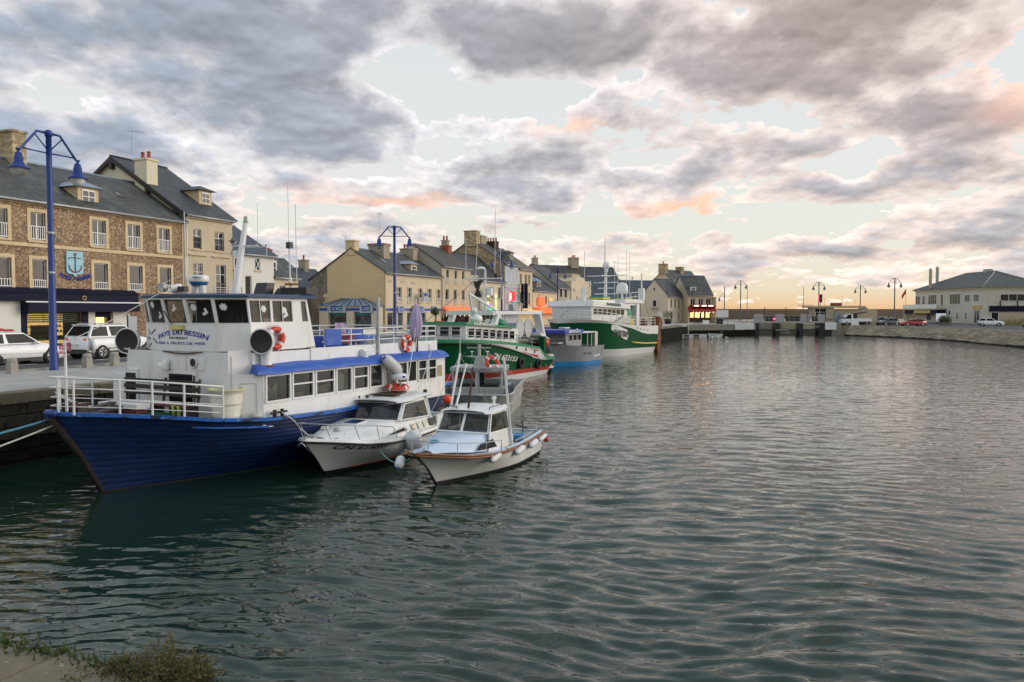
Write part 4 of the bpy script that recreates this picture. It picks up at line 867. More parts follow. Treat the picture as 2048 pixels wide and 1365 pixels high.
m.build('signal_light','lit_pink',b); MB().cyl((-.9,.35,4.7),(-.9,.35,5.6),.05,n=6).build('mast_foot','dark_metal',Lk)
RB=thing('port_office_building','long two-storey white building with hipped slate roof on the right quay','building',(101.5,165.5,1.70),math.radians(88))
# local: x goes back along the left wing, y = to the left ; corner facing the viewer at the origin
def rb(mb_,n,m_): return mb_.build(n,m_,RB)
Wl=20; Dp=16
m=MB()
hl=[(1.4,4.0,4.9,6.4),(5.6,7.8,4.9,6.4),(10.2,14,4.7,6.8),(16,17,4.6,6.8)]
# front wing facing the viewer-left (plane y=0 -> faces -y?) built as a box with recessed windows
m.box(0,30,-14,0,0,7.6); rb(m,'wall','dull_white')
m=MB(); m.box(-.25,30.2,-14.2,.25,7.6,7.95); rb(m,'cornice','cream_pale')
m=MB(); m.add([(-.6,.6,7.95),(30.6,.6,7.95),(30.6,-14.6,7.95),(-.6,-14.6,7.95),(8,-7,11.8),(20,-7,11.8)],[(0,1,5,4),(1,2,5),(2,3,4,5),(3,0,4)]); rf=rb(m,'roof','slate_old')
MB().tube([(8,-7,11.85),(20,-7,11.85)],.12,6).build('ridge_tiles','stone_grey',rf)
for a_,b_ in (((-.6,.6,8.0),(8,-7,11.85)),((-.6,-14.6,8.0),(8,-7,11.85)),((30.6,.6,8.0),(20,-7,11.85))): MB().tube([a_,b_],.1,5).build('hip_tiles','stone_grey',rf)
m=MB(); m.box(10.4,12.2,-7.8,-6.6,11.6,12.4); m.build('roof_vent','grey_metal',rf)
for x,y,h in ((23.5,-.4,13.0),(26.6,-3.6,13.6)): MB().cyl((x,y,7.8),(x,y,h),.36,n=12).build('chimney','stone_grey',rf); MB().cyl((x,y,h),(x,y,h+.4),.3,.2,n=12).build('chimney_cap','white_paint',rf)
def rwin(x0,x1,z0,z1,n,side='l',mm='white_clean'):
    if side=='l':
        w_=MB().box(x0,x1,.003,.09,z0,z1).build('window',mm,RB); g_=MB(); d=(x1-x0-.1)/n
        for i in range(n): g_.box(x0+.1+i*d,x0+i*d+d,.091,.10,z0+.1,z1-.1)
        g_.build('pane','glass_blue',w_)
    else:
        w_=MB().box(-.09,-.003,x0,x1,z0,z1).build('window',mm,RB); g_=MB(); d=(x1-x0-.1)/n
        for i in range(n): g_.box(-.10,-.091,x0+.1+i*d,x0+i*d+d,z0+.1,z1-.1)
        g_.build('pane','glass',w_)
for a in ((1.6,3.7,4.9,6.5,3),(5.2,7.4,4.8,6.5,3),(9.0,13.6,4.3,6.8,4),(16.4,17.6,4.1,6.8,1),(19.4,23.4,4.1,6.8,4),(25,26.3,4.1,6.6,1),(27.4,29.7,4.1,6.6,2)): rwin(*a)
for a in ((6.2,7.0,.9,2.6,1),(9.8,10.6,.9,2.6,1),(13.,14.,1.8,3.0,1),(22,24,.4,2.6,2)): rwin(*a)
rwin(1.2,3.4,.1,3.0,2); MB().box(.8,3.8,.01,.2,3.2,4.0).build('door_sign','gold',RB)
rwin(-8.8,-3.4,4.9,6.5,3,'f'); rwin(-3.2,-1.6,.3,2.6,1,'f')
m=MB(); m.box(15,31.6,.02,2.4,3.1,3.4); rb(m,'balcony_slab','beige_conc')
m=MB(); m.box(15,31.6,2.3,2.38,3.4,4.4); m.box(31.5,31.6,.02,2.3,3.4,4.4); rb(m,'balcony_parapet','white_paint')
m=MB(); m.box(15.2,31,.02,2.2,2.2,3.08); rb(m,'shop_fascia','navy_paint'); MB().box(18,26,2.21,2.26,2.3,2.95).build('fascia_sign','gold',RB)
m=MB(); m.box(-.35,-.01,-9.5,-1.2,2.7,3.9); rb(m,'front_fascia','navy_paint')
m=MB(); 
for y in (-3.4,-7,-10.5,-13.5): m.cyl((-.3,y,3.9),(-.3,y,5.0),.12,n=6)
each(m,'bracket','dark_metal',RB)
m=MB(); m.box(31,35,-1,3,0,2.9) if False else m.box(31,31.2,.1,2.3,0,3.1); rb(m,'porch_wall','dull_white')
m=MB(); m.cyl((33,1.0,0),(33,1.0,8.5),.06,n=6); rb(m,'flagpole','grey_metal')
m=MB(); m.grid([[(33-.0+.1*math.sin(x*1.3),1.0+.05+x*.2,8.4-z*.28-.30*x+.05*math.sin(x*2+z)) for x in range(6)] for z in range(5)]); rb(m,'flag','red_flag')
# ================================================================ boats  (local x runs aft from the stem, y>0 towards the quay)
class Hull:
    def __init__(s,lv): s.lv=lv     # levels: dict(x0,x1,z=[(s,z)..],B,sm,p,ts)
    def P(s,l,t,side):
        i=min(int(l),len(s.lv)-2); f=l-i; out=[]
        for q in (s.lv[i],s.lv[i+1]):
            x=q['x0']+(q['x1']-q['x0'])*t; z=float(np.interp(t,[a for a,_ in q['z']],[b for _,b in q['z']])) if isinstance(q['z'],list) else q['z']
            sm,p,ts=q.get('sm',.4),q.get('p',2.),q.get('ts',.85)
            sh=(1-(1-t/sm)**p) if t<sm else 1-(1-ts)*((t-sm)/(1-sm))**2
            out.append(Vector((x,side*(q['B']*sh+q.get('b0',.02)),z)))
        return out[0].lerp(out[1],f)
    T=[0,.01,.025,.05,.08,.12,.16,.2,.25,.3,.36,.43,.5,.58,.66,.74,.82,.9,.96,1]
    def band(s,mb,l0,l1,n=3,sides=(-1,1),off=0,transom=True,t0=0,t1=1):
        T=[t for t in s.T if t0<=t<=t1]; T=([t0] if t0 not in T else [])+T+([t1] if t1 not in T else [])
        for sd in sides:
            rows=[]
            for i in range(n+1):
                l=l0+(l1-l0)*i/n; rows.append([s.P(l,t,sd)+Vector((0,sd*off,0)) for t in T])
            if sd>0: rows=rows[::-1]
            mb.grid(rows,True)
        if transom and len(sides)==2 and t1==1:
            rows=[]
            for i in range(n+1):
                l=l0+(l1-l0)*i/n; a,b=s.P(l,1,-1),s.P(l,1,1); rows.append([a,a.lerp(b,.33),a.lerp(b,.67),b])
            mb.grid(rows,False)
        return mb
    def deck(s,mb,l,dz=0,inset=.03,t0=0,t1=1):
        T=[t for t in s.T if t0<=t<=t1]
        a=[s.P(l,t,-1)+Vector((0,inset,dz)) for t in T]; b=[s.P(l,t,1)+Vector((0,-inset,dz)) for t in T]
        return mb.grid([a,[(p+q)/2 for p,q in zip(a,b)],b],False)
    def line(s,l,side,t0=0,t1=1,off=0,dz=0,n=None):
        T=[t for t in s.T if t0<=t<=t1] if n is None else list(np.linspace(t0,t1,n)); return [s.P(l,t,side)+Vector((0,side*off,dz)) for t in T]
    def at(s,l,x,side):   # point on level l at local x
        lo,hi=0.,1.
        for _ in range(30):
            m=(lo+hi)/2
            if s.P(l,m,side).x<x: lo=m
            else: hi=m
        return s.P(l,lo,side)
def inset(a,b,c,d,m):   # quad a b c d (ccw from lower-left) inset by fraction pairs
    def bl(u,v): return (Vector(a)*(1-u)+Vector(b)*u)*(1-v)+(Vector(d)*(1-u)+Vector(c)*u)*v
    mu,mv=m; return bl(mu,mv),bl(1-mu,mv),bl(1-mu,1-mv),bl(mu,1-mv)
def frame_ring(mb,o,i,n,dep):
    o=[Vector(p) for p in o]; i=[Vector(p) for p in i]; n=Vector(n).normalized()*dep
    for k in range(4):
        j=(k+1)%4; mb.quad(o[k],o[j],i[j],i[k]); mb.quad(i[k],i[j],i[j]-n,i[k]-n)
def pane_facet(par,a,b,c,d,mu,mv,frame,glass,dep=.05,name='window',sub='pane'):
    a,b,c,d=[Vector(p) for p in (a,b,c,d)]; n=(b-a).cross(d-a).normalized(); i=inset(a,b,c,d,(mu,mv))
    mb=MB(); frame_ring(mb,(a,b,c,d),i,n,dep); w=mb.build(name,frame,par)
    MB().quad(*[p-n*dep*.8 for p in i]).build(sub,glass,w); return w,n,i
def railing(par,pts,posts,h,levels,r=.022,mat='white_paint',name='railing',lean=Vector((0,0,0))):
    mb=MB()
    for l in levels: mb.tube([Vector(p)+Vector((0,0,h*l))+lean*l for p in pts],r,6)
    for p in posts: mb.cyl(p,Vector(p)+Vector((0,0,h))+lean,r*1.15,n=6)
    return mb.build(name,mat,par)
def lifebuoy(label,loc,M_,R=.3,group='orange lifebuoys',mat='ring_red'):
    o=thing('lifebuoy',label,'lifebuoy',loc,0,group); MB().torus((0,0,0),R*.76,R*.24,M_,22,9).build('ring',mat,o)
    mb=MB()
    for i in range(4):
        a=.8+i*math.pi/2; c=M_@Vector((R*.76*math.cos(a),R*.76*math.sin(a),0)); d=M_@Vector((-math.sin(a),math.cos(a),0)); mb.cyl(c-d*.045,c+d*.045,R*.255,n=9,caps=False)
    each(mb,'band','sticker',o)
    mb=MB()
    for i in range(4):
        a=.8+i*math.pi/2; mb.tube([M_@Vector((R*(1.02+.10*math.sin(math.pi*k/5))*math.cos(a+k*.314),R*(1.02+.10*math.sin(math.pi*k/5))*math.sin(a+k*.314),.0)) for k in range(6)],.011,4)
    mb.build('grab_rope','rope_white',o); return o
def fender(label,p0,p1,r,mat='fender_white',group='white fenders',hang=None):
    p0,p1=Vector(p0),Vector(p1); o=thing('fender',label,'fender',p0,0,group); d=p1-p0; L_=d.length; q=Vector((0,0,1)).rotation_difference(d).to_matrix()
    prof=[(.001,0),(r*.35,.0),(r*.4,.06*L_),(r*.8,.12*L_),(r,.24*L_),(r,.76*L_),(r*.8,.88*L_),(r*.4,.94*L_),(r*.35,L_),(.001,L_)]
    MB().lathe(prof,12,(0,0,0),q).build('body',mat,o)
    MB().lathe([(r*.42,-.01),(r*.44,.05*L_),(r*.42,.055*L_)],10,(0,0,0),q).build('eye','letter_blue' if r<.2 else 'dark_metal',o)
    if hang: MB().tube([(0,0,0),(Vector(hang)-p0)*.5+Vector((.01,0,-.02)),Vector(hang)-p0],.012,5).build('lanyard','rope_white',o)
    return o
def sag(p0,p1,d,n=10): p0,p1=Vector(p0),Vector(p1); return [p0.lerp(p1,i/n)+Vector((0,0,-4*d*(i/n)*(1-i/n))) for i in range(n+1)]
def rope(label,pts,r,mat,name='mooring_rope',cat='rope'):
    o=MB().tube(pts,r,6).build(name,mat); return tag(o,label,cat)
def W_(o,p): c,s=math.cos(o.rotation_euler[2]),math.sin(o.rotation_euler[2]); return Vector((o.location[0]+p[0]*c-p[1]*s,o.location[1]+p[0]*s+p[1]*c,p[2]))
def rotm(deg,ax): return Matrix.Rotation(math.radians(deg),3,ax)
# ---------------------------------------------------------------- B : old blue passenger boat
B=thing('passenger_boat','old wooden passenger boat with royal blue hull and weathered white superstructure','boat',(-10.231,19.027,0),math.radians(63))
zs=[(0,2.10),(.06,2.02),(.13,1.90),(.2,1.74),(.3,1.60),(.5,1.50),(.75,1.54),(1,1.74)]
HB=Hull([dict(x0=.5,x1=12.0,z=-.7,B=1.2,sm=.55,p=1.5,ts=.5),dict(x0=0.,x1=12.5,z=0.,B=1.88,sm=.5,p=1.55,ts=.72),dict(x0=-.55,x1=12.7,z=[(a,b*.5) for a,b in zs],B=2.35,sm=.42,p=1.9,ts=.8),dict(x0=-1.28,x1=12.9,z=zs,B=2.62,sm=.35,p=2.2,ts=.84)])
m=MB(); HB.band(m,0,1,3); m.build('underwater_hull','antifoul_dark',B)
NP=13
for i in range(NP):
    m=MB(); l0,l1=1+2*i/NP,1+2*(i+1)/NP
    for sd in (-1,1):
        rows=[[HB.P(l0+.0,t,sd)+Vector((0,sd*.009+sd*.003*math.sin(t*40+i*2.3),0)) for t in HB.T],[HB.P(l1-.010,t,sd)+Vector((0,sd*.007,0)) for t in HB.T],[HB.P(l1-.002,t,sd)+Vector((0,sd*.001,0)) for t in HB.T]]
        m.grid(rows if sd<0 else rows[::-1],True)
    a,b=HB.P(l0,1,-1),HB.P(l0,1,1); c,d=HB.P(l1,1,1),HB.P(l1,1,-1); m.quad(a,b,c,d); m.build('plank','hull_blue',B)
m=MB(); HB.band(m,1,3,4,off=-.012,transom=False); m.build('hull_liner','black_paint',B)
m=MB(); m.tube([(.42,0,-.6),(.0,0,0),(-.55,0,1.0),(-1.25,0,2.02)],[.07,.075,.08,.085],6); m.build('stem_post','stem_dark',B)
m=MB(); 
for sd in (-1,1):
    ln=HB.line(1.0,sd,0,1,.03); m.tube(ln,.03,5)
m.build('waterline_weed','weed_line',B)
m=MB()
for sd in (-1,1):
    P_=HB.line(3,sd,0,1,0,0); rows=[[p+Vector((0,sd*.07,-.05)) for p in P_],[p+Vector((0,sd*.08,.035)) for p in P_],[p+Vector((0,-sd*.12,.04)) for p in P_],[p+Vector((0,-sd*.12,-.05)) for p in P_]]
    m.grid(rows if sd<0 else rows[::-1],False)
m.build('cap_rail','rail_blue',B)
m=MB()
for sd in (-1,1):
    P_=HB.line(2.72,sd,.16,.34,.05); m.tube(P_,.035,5)
m.build('rubbing_strake','rail_blue',B)
m=MB(); HB.deck(m,2.72,0); m.build('deck','interior_dark',B)
m=MB(); HB.band(m,2.72,3,2,off=-.13,transom=False); m.build('bulwark_lining','black_paint',B)
m=MB(); m.cyl((-1.31,-.22,2.12),(-1.31,.06,2.12),.085,n=14); m.ball((-1.31,-.22,2.12),(.085,.04,.085),10,6); m.box(-1.33,-1.0,.0,.08,2.0,2.16); m.build('bow_roller','lamp_blue',B)
# bow rail
bp=[HB.at(3,x,-1) for x in (-1.17,-.75,-.25,.3,.9,1.75)]; bs=[HB.at(3,x,1) for x in (1.2,.3,-.5,-1.17)]
path=bs+bp; hts=.80
m=MB()
for l in (1,.70,.42,.16):
    m.tube([Vector(p)+Vector((0,0,.05+hts*l)) for p in path],.024 if l==1 else (.018 if l in(.70,) else .010),7)
m.tube([Vector(bp[-4])+Vector((0,0,.36)),Vector(bp[-3])+Vector((0,0,.35)),Vector(bp[-2])+Vector((0,0,.34)),Vector(bp[-1])+Vector((0,0,.33))],.024,6)
for p in [bs[0],bs[1],bs[2],bp[0],bp[1]+Vector((-.3,0.05,0)),bp[2],bp[3]+Vector((.0,0,0)),bp[4],bp[5]]: m.cyl(Vector(p)+Vector((0,0,.02)),Vector(p)+Vector((0,0,.05+hts)),.027,n=8)
m.build('bow_railing','white_paint',B)
m=MB(); m.cyl((-.85,.03,2.1),(-.88,.0,3.78),.033,n=8); m.build('jackstaff','white_paint',B)
# saloon
wx=[(3.05,3.92,0),(4.06,4.86,1),(5.02,5.78,1),(5.93,6.6,0),(6.76,7.42,1),(7.57,8.2,0),(8.40,8.92,0),(9.04,9.6,0),(9.72,10.2,2),(10.33,10.82,1),(10.98,11.45,1)]
holes=[(a-2.95,b-2.95,2.07,2.73) for a,b,k in wx]
m=MB(); f=MB(); facade(f,9.15,2.82,holes,.06,0,1.36); m.add([(2.95+x,-2.5+y,z) for x,y,z in f.v],f.f)
m=MB(); ff=MB(); 
xs=sorted({0,9.15}|{h[0] for h in holes}|{h[1] for h in holes}); zz_=[1.36,2.07,2.73,2.82]
for i in range(len(xs)-1):
    for k in range(3):
        cx=(xs[i]+xs[i+1])/2
        if k==1 and any(h[0]<cx<h[1] for h in holes): continue
        m.quad((2.95+xs[i],-2.5,zz_[k]),(2.95+xs[i+1],-2.5,zz_[k]),(2.95+xs[i+1],-2.5,zz_[k+1]),(2.95+xs[i],-2.5,zz_[k+1]))
m.quad((2.95,2.5,1.36),(12.1,2.5,1.36),(12.1,2.5,2.82),(2.95,2.5,2.82)); m.quad((12.1,-2.5,1.36),(12.1,2.5,1.36),(12.1,2.5,2.82),(12.1,-2.5,2.82)); m.quad((2.95,-2.5,2.82),(12.1,-2.5,2.82),(12.1,2.5,2.82),(2.95,2.5,2.82))
m.quad((2.3,-1.9,1.36),(2.95,-2.5,1.36),(2.95,-2.5,2.82),(2.3,-1.9,2.82)); m.quad((2.95,2.5,1.36),(2.3,2.05,1.36),(2.3,2.05,2.82),(2.95,2.5,2.82))
m.build('saloon_wall','boat_white',B)
m=MB(); m.box(3.0,12.05,-2.0,-1.97,1.36,2.8); m.box(3.,12.05,-2.4,-2.0,1.9,1.93); m.build('saloon_interior','interior_grey',B)
m=MB(); q=random.Random(4)
m.prism([(3.25,2.07),(3.65,2.07),(3.68,2.5),(3.58,2.5),(3.5,2.36),(3.4,2.36),(3.33,2.5),(3.22,2.5)],'y',-2.30,-2.26); m.box(6.1,6.45,-2.36,-2.2,2.08,2.55); m.ball((6.27,-2.28,2.55),(.17,.1,.12),8,6); each(m,'saloon_chair','tub_cream',B)
m=MB(); m.box(4.1,4.6,-2.4,-2.2,2.07,2.16); m.box(5.2,5.65,-2.38,-2.2,2.1,2.3); m.box(11.55,11.9,-2.505,-2.5,2.1,2.5); each(m,'saloon_box','sandy',B)
for (a,b,k) in wx:
    if k==2: continue
    mm=MB(); fw=.05; mm.box(a-.05,b+.05,-2.545,-2.49,2.02,2.07); mm.box(a-.04,b+.04,-2.54,-2.49,2.73,2.77); mm.box(a-.04,a+.005,-2.54,-2.49,2.07,2.73); mm.box(b-.005,b+.04,-2.54,-2.49,2.07,2.73)
    if k==1: mm.box(a,b,-2.53,-2.48,2.42,2.46)
    w=mm.build('saloon_window','boat_white',B); MB().box(a+.006,b-.006,-2.475,-2.47,2.075,2.725).build('pane','glass_clear',w)
MB().box(9.72,10.2,-2.2,-2.19,2.05,2.75).build('open_window_dark','black_paint',B)
# blue visor over the windows
m=MB(); rows=[]
for i in range(6):
    a=i/5*math.pi/2; y=-2.14-.50*math.cos(a)+.0; z=2.80+.25*math.sin(a); 
    rows.append([(x+(.28*(1-i/5) if False else 0),y+.012*math.sin(x*5+i),z+.012*math.sin(x*3.1)) for x in np.linspace(2.62+.06*i,12.15,40)])
m.grid(rows,True); m.quad((2.62,-2.64,2.8),(12.15,-2.64,2.8),(12.15,-2.5,2.8),(2.62,-2.5,2.8)); m.add([r_[0] for r_ in rows]+[(2.9,-2.05,2.8)],[tuple(range(7))]); m.add([r_[-1] for r_ in rows]+[(12.15,-2.05,2.8)],[tuple(range(7))[::-1]]); m.build('blue_visor','canopy_blue',B)
# fore wall, corner door
m=MB(); m.quad((2.3,2.05,1.4),(2.3,-1.9,1.4),(2.3,-1.9,3.4),(2.3,2.05,3.4)); m.quad((2.3,-1.9,2.8),(2.95,-2.05,2.8),(2.95,-2.05,3.45),(2.3,-1.9,3.45)); m.quad((2.3,2.05,2.8),(2.95,2.05,2.8),(2.95,2.05,3.45),(2.3,2.05,3.45))
m.build('fore_wall','boat_white',B)
def fw(y0,y1,z0,z1,mat,nm,x=2.3,d=.03,par=None): return MB().box(x-d,x-.003,min(y0,y1),max(y0,y1),z0,z1).build(nm,mat,par or B)
d=fw(.40,-.74,1.6,2.86,'boat_white','fore_door_frame',d=.05); fw(.30,-.62,1.62,2.78,'glass','fore_door_opening',2.25,.012,d); fw(-.66,-.72,1.8,2.75,'black_paint','door_gap',2.25,.012,d)
d=fw(2.18,1.60,1.7,2.85,'boat_white','side_hatch_frame',d=.05); fw(2.10,1.68,1.75,2.74,'glass','side_hatch_pane',2.25,.012,d)
m=MB(); m.prism([(2.12,2.7),(2.7,2.7),(2.7,1.5),(2.34,1.5)],'x',2.28,2.9); m.build('side_house','boat_white',B)
d=fw(.5,-1.05,2.9,3.3,'boat_white','head_board',d=.022); m=MB(); m.cyl((2.28,-.66,3.1),(2.24,-.66,3.1),.125,n=18); m.build('porthole','black_paint',d); MB().torus((2.245,-.66,3.1),.13,.02,rotm(90,'Y'),18,6).build('porthole_rim','boat_white',d)
m=MB(); m.lathe([(.02,0),(.06,.02),(.09,.12),(.17,.26),(.19,.3),(.17,.3),(.05,.1)],14,(2.26,.30,3.18),rotm(-155,'X')@rotm(-25,'Y')); m.build('loudhailer','white_paint',B)
m=MB(); m.tube(sag((2.24,.5,3.4),(2.24,-1.02,3.4),.06),.018,5); m.build('wall_cable','dark_rust',B)
m=MB(); m.prism([(2.50,1.5),(2.86,1.5),(2.86,2.55),(2.50,2.55)],'z',0,0) if False else None
e=Vector((.65,-.6,0)).normalized(); o_=Vector((2.3,-1.9,0)); nn=Vector((-e.y*-1,0,0))
nrm=Vector((e.y,-e.x,0)); 
def ang(u,z,dp=0): return o_+e*u+nrm*dp+Vector((0,0,z))
m=MB(); 
for a,b,c,d_ in ((.06,.10,1.5,3.3),(.28,.72,2.55,2.58),(.28,.31,1.6,2.55),(.69,.72,1.6,2.55)): m.quad(ang(a,c,.012),ang(b,c,.012),ang(b,d_,.012),ang(a,d_,.012))
m.build('corner_door_trim','fender_grey',B)
# wheelhouse: walls, windows with stickers, roof
plan=[(5.45,2.05),(2.9,2.05),(2.4,1.2),(2.25,.34),(2.25,-.53),(2.42,-1.40),(2.98,-2.05),(3.86,-2.03),(4.72,-2.03),(4.98,-2.03),(5.55,-2.03)]
def wh(i,z):
    x,y=plan[i]; fwd=[0,.10,.16,.18,.18,.16,.10,.12,.14,.16,.24][i] if i else 0
    t=(z-3.4)/1.46; return Vector((x-(fwd*max(0,(z-4.12)/.74) if i<7 else (fwd+.10)*t*(1 if i==10 else .45)),y+(0 if abs(y)<2 else math.copysign(.02*t,-y)),z))
m=MB()
for i in range(10): m.quad(*( [wh(i,3.36),wh(i+1,3.36),wh(i+1,4.12),wh(i,4.12)]))
m.quad(wh(10,3.36),wh(0,3.36),wh(0,4.9),wh(10,4.86)); m.build('wheelhouse_wall','boat_white',B)
m=MB(); m.prism([(p[0],p[1]) for p in plan],'z',3.37,3.41); m.build('wheelhouse_floor','interior_dark',B)
m=MB(); m.box(5.2,5.3,-1.5,1.6,3.4,4.8); m.box(3.1,3.3,-1.2,1.2,3.4,4.15); m.build('wheelhouse_interior','interior_grey',B)
m=MB(); m.box(5.15,5.19,-.9,.1,4.1,4.75); m.box(4.0,4.5,-1.5,-1.3,3.6,4.3); m.build('wheelhouse_curtain','cream',B)
m=MB()
for x,y in ((2.72,-1.55),(2.86,-1.68),(2.95,-1.75),(3.3,-1.7)): m.lathe([(.035,0),(.035,.16),(.012,.22),(.012,.28),(.0,.28)],8,(x,y,4.13))
each(m,'bottle','antifoul_dark',B)
q=random.Random(2); wins_=[]
mus={0:.3,1:.10,2:.07,3:.07,4:.07,5:.05,6:.05,7:.05,9:.22}
for i in range(10):
    if i==8: m=MB(); m.quad(wh(8,4.12),wh(9,4.12),wh(9,4.86),wh(8,4.86)); m.build('wheelhouse_panel','boat_white',B); continue
    w,n,ii=pane_facet(B,wh(i,4.12),wh(i+1,4.12),wh(i+1,4.86),wh(i,4.86),mus.get(i,.07),.07 if i<6 else .10,'boat_white','glass_clear',.045,'wheelhouse_window'); wins_.append((i,w,n,ii))
for i,w,n,ii in wins_:
    a,b,c,d_=ii
    def on(u,v,k=.03): return (a*(1-u)+b*u)*(1-v)+(d_*(1-u)+c*u)*v-n*k
    if i in (2,4,5,6,7):
        m=MB(); u0,v0=((.25,.78),(.3,.3),(.22,.66),(.24,.68),(.7,.62),(.62,.55))[i-2]; cc=on(u0,v0); r_=(b-a).normalized(); up=(d_-a).normalized()
        for k in range(4):
            an=k*.79+.3; dv=(r_*math.cos(an)+up*math.sin(an))*.10; wv_=(r_*-math.sin(an)+up*math.cos(an))*.022; m.quad(cc-dv-wv_,cc+dv-wv_,cc+dv+wv_,cc-dv+wv_)
            cc=cc+n*.001
        m.build('paper_star','sticker',w)
    if i in (2,3,4,7):
        m=MB(); u0,v0=((.66,.26),(.42,.58),(.66,.42),(0,0),(0,0),(.68,.30))[i-2]; cc=on(u0,v0,.026); r_=(b-a).normalized(); up=(d_-a).normalized(); r2=(r_+up*.5).normalized(); u2=n.cross(r2)
        m.quad(cc-r2*.09-u2*.04,cc+r2*.09-u2*.04,cc+r2*.09+u2*.04,cc-r2*.09+u2*.04); m.quad(cc+r2*.02+u2*.04,cc+r2*.09+u2*.04,cc+r2*.09+u2*.12,cc+r2*.02+u2*.12); m.build('paper_boot','sticker',w)
    if i in (6,7):
        m=MB(); m.bar(on(.5,0,.02),on(.5,1,.02),.03,.02); m.build('sliding_bar','boat_white',w)
m=MB(); f=wh(3,4.5); m.bar((2.10,.28,4.5),(2.13,.08,4.22),.025,.02); m.bar((2.13,.08,4.22),(2.2,0.02,4.05),.03,.02); m.build('wiper','black_plastic',B)
m=MB(); rp=[(5.68,2.14),(2.8,2.16),(2.16,1.26),(2.0,.36),(2.0,-.55),(2.18,-1.46),(2.78,-2.16),(5.55,-2.12)]
n_=len(rp); top=[(x+(.12 if x<3 else -.05),y*.95) for x,y in rp]; m.add([(x,y,4.87) for x,y in rp]+[(x,y,4.925) for x,y in rp]+[(x,y,4.97) for x,y in top],[tuple(range(n_)),tuple(range(2*n_,3*n_))[::-1]]+[(i,i+n_,(i+1)%n_+n_,(i+1)%n_) for i in range(n_)]+[(i+n_,i+2*n_,(i+1)%n_+2*n_,(i+1)%n_+n_) for i in range(n_)]); m.build('wheelhouse_roof','roof_blue',B)
# lettering on the wheelhouse front
def hug(mb,of=.006):
    ys=[-2.05,-1.40,-.53,.34,1.2,2.05]; xs=[2.98,2.42,2.25,2.25,2.4,2.9]
    mb.v=[(float(np.interp(p[1],ys,xs))-of-(2.25-p[0]),p[1],p[2]) for p in mb.v]; return mb
m=MB(); m.text('PAYS DU BESSIN',(2.25,-.17,3.86),(0,-1,0),(0,0,1),.19,.006,bend=3.0,width=1.9); m.text('BAR A FRUITS DE MER',(2.25,-.13,3.585),(0,-1,0),(0,0,1),.105,.006,width=1.8); hug(m).build('name_lettering','letter_blue',B)
m=MB(); m.text('RESTAURANT',(2.25,-.1,3.735),(0,-1,0),(0,0,1),.085,.006,width=.72); hug(m).build('small_lettering','letter_black',B)
for k,y,z,rt in (('HOMARD',1.42,3.88,-.45),('CRABE',1.04,3.90,.55),('CREVETTE',1.45,3.70,-.1),('HUITRE',.98,3.64,-.55),('BULOT',1.26,3.52,.3)):
    m=MB(); m.text(k,(2.25,y,z),(0,-1,0),(0,0,1),.085,.004,rot=rt); hug(m).build('menu_lettering','letter_black',B)
m=MB(); m.box(2.14,2.24,-.36,.14,4.0,4.12); m.ball((2.2,-.11,4.02),(.07,.24,.06),10,6); m.build('yellow_float','yellow_pale',B)
# upper deck
m=MB(); m.box(5.2,12.1,-2.16,-2.10,2.98,3.40); m.box(5.2,12.1,2.10,2.16,2.98,3.40); m.box(12.04,12.1,-2.1,2.1,2.98,3.4); m.box(2.95,5.7,-2.13,-2.05,2.85,3.37); m.build('upper_bulwark','boat_white',B)
MB().box(5.2,12.05,-2.09,2.09,2.9,3.0).build('upper_deck','interior_dark',B)
MB().box(5.3,12.0,1.9,2.05,3.0,3.55).build('weather_cloth','letter_blue',B)
pp=[(5.75,-2.12,3.4),(8.0,-2.12,3.4),(10.2,-2.12,3.4),(12.05,-2.1,3.4),(12.05,0,3.4),(12.05,2.1,3.4),(8.5,2.12,3.4),(5.7,2.12,3.4)]
posts=[(x,-2.12,3.4) for x in (5.85,7.1,8.3,9.4,10.5,11.4,12.05)]+[(x,2.12,3.4) for x in (6,7.5,9,10.5,12.05)]
railing(B,pp,posts,.54,(1,.66,.3),.022)
for x0,x1,y,mt in ((6.4,7.6,.4,'letter_blue'),(8.9,10.2,-.6,'canopy_blue'),(10.6,11.7,.5,'canopy_blue'),(7.9,8.6,1.2,'letter_blue')):
    m=MB(); m.box(x0,x1,y-.35,y+.35,3.50,3.56); m.box(x0,x1,y+.36,y+.40,3.3,3.85); m.build('bench_cushion',mt,B)
m=MB()
for x,y in ((6.5,.2),(7.5,.2),(9,-.8),(10.1,-.8),(10.7,.3),(11.6,.3),(8.0,1.0),(8.5,1.0)): m.cyl((x,y,3.0),(x,y,3.5),.02,n=5); m.cyl((x,y+.3,3.0),(x,y+.3,3.85),.02,n=5)
each(m,'bench_frame','white_paint',B)
m=MB(); m.cyl((8.42,-2.2,2.5),(8.42,-2.2,4.95),.055,n=8); m.build('awning_pole','galv',B)
m=MB(); m.cyl((10.75,-2.2,2.6),(10.7,-2.2,3.9),.03,n=8); m.build('thin_pole','dark_metal',B)
m=MB(); m.cyl((7.6,-2.25,2.98),(7.6,-2.25,3.22),.13,.15,n=12); m.box(7.52,7.72,-2.3,-2.1,3.22,3.27); m.build('wall_vent','boat_white',B)
m=MB()
for i in range(4): m.box(11.5,11.68,-2.2,-2.14,3.05+i*.07,3.09+i*.07)
m.build('louvre','boat_white',B)
m=MB(); m.box(3.95,4.1,-2.06,-2.04,3.28,3.42) if False else m.box(4.1,4.25,-2.09,-2.045,3.2,3.4); m.build('socket_plate','fender_grey',B)
m=MB(); m.tube(sag((3.5,-2.10,3.42),(5.5,-2.10,3.46),.05),.008,4); m.build('wall_wire','dark_rust',B)
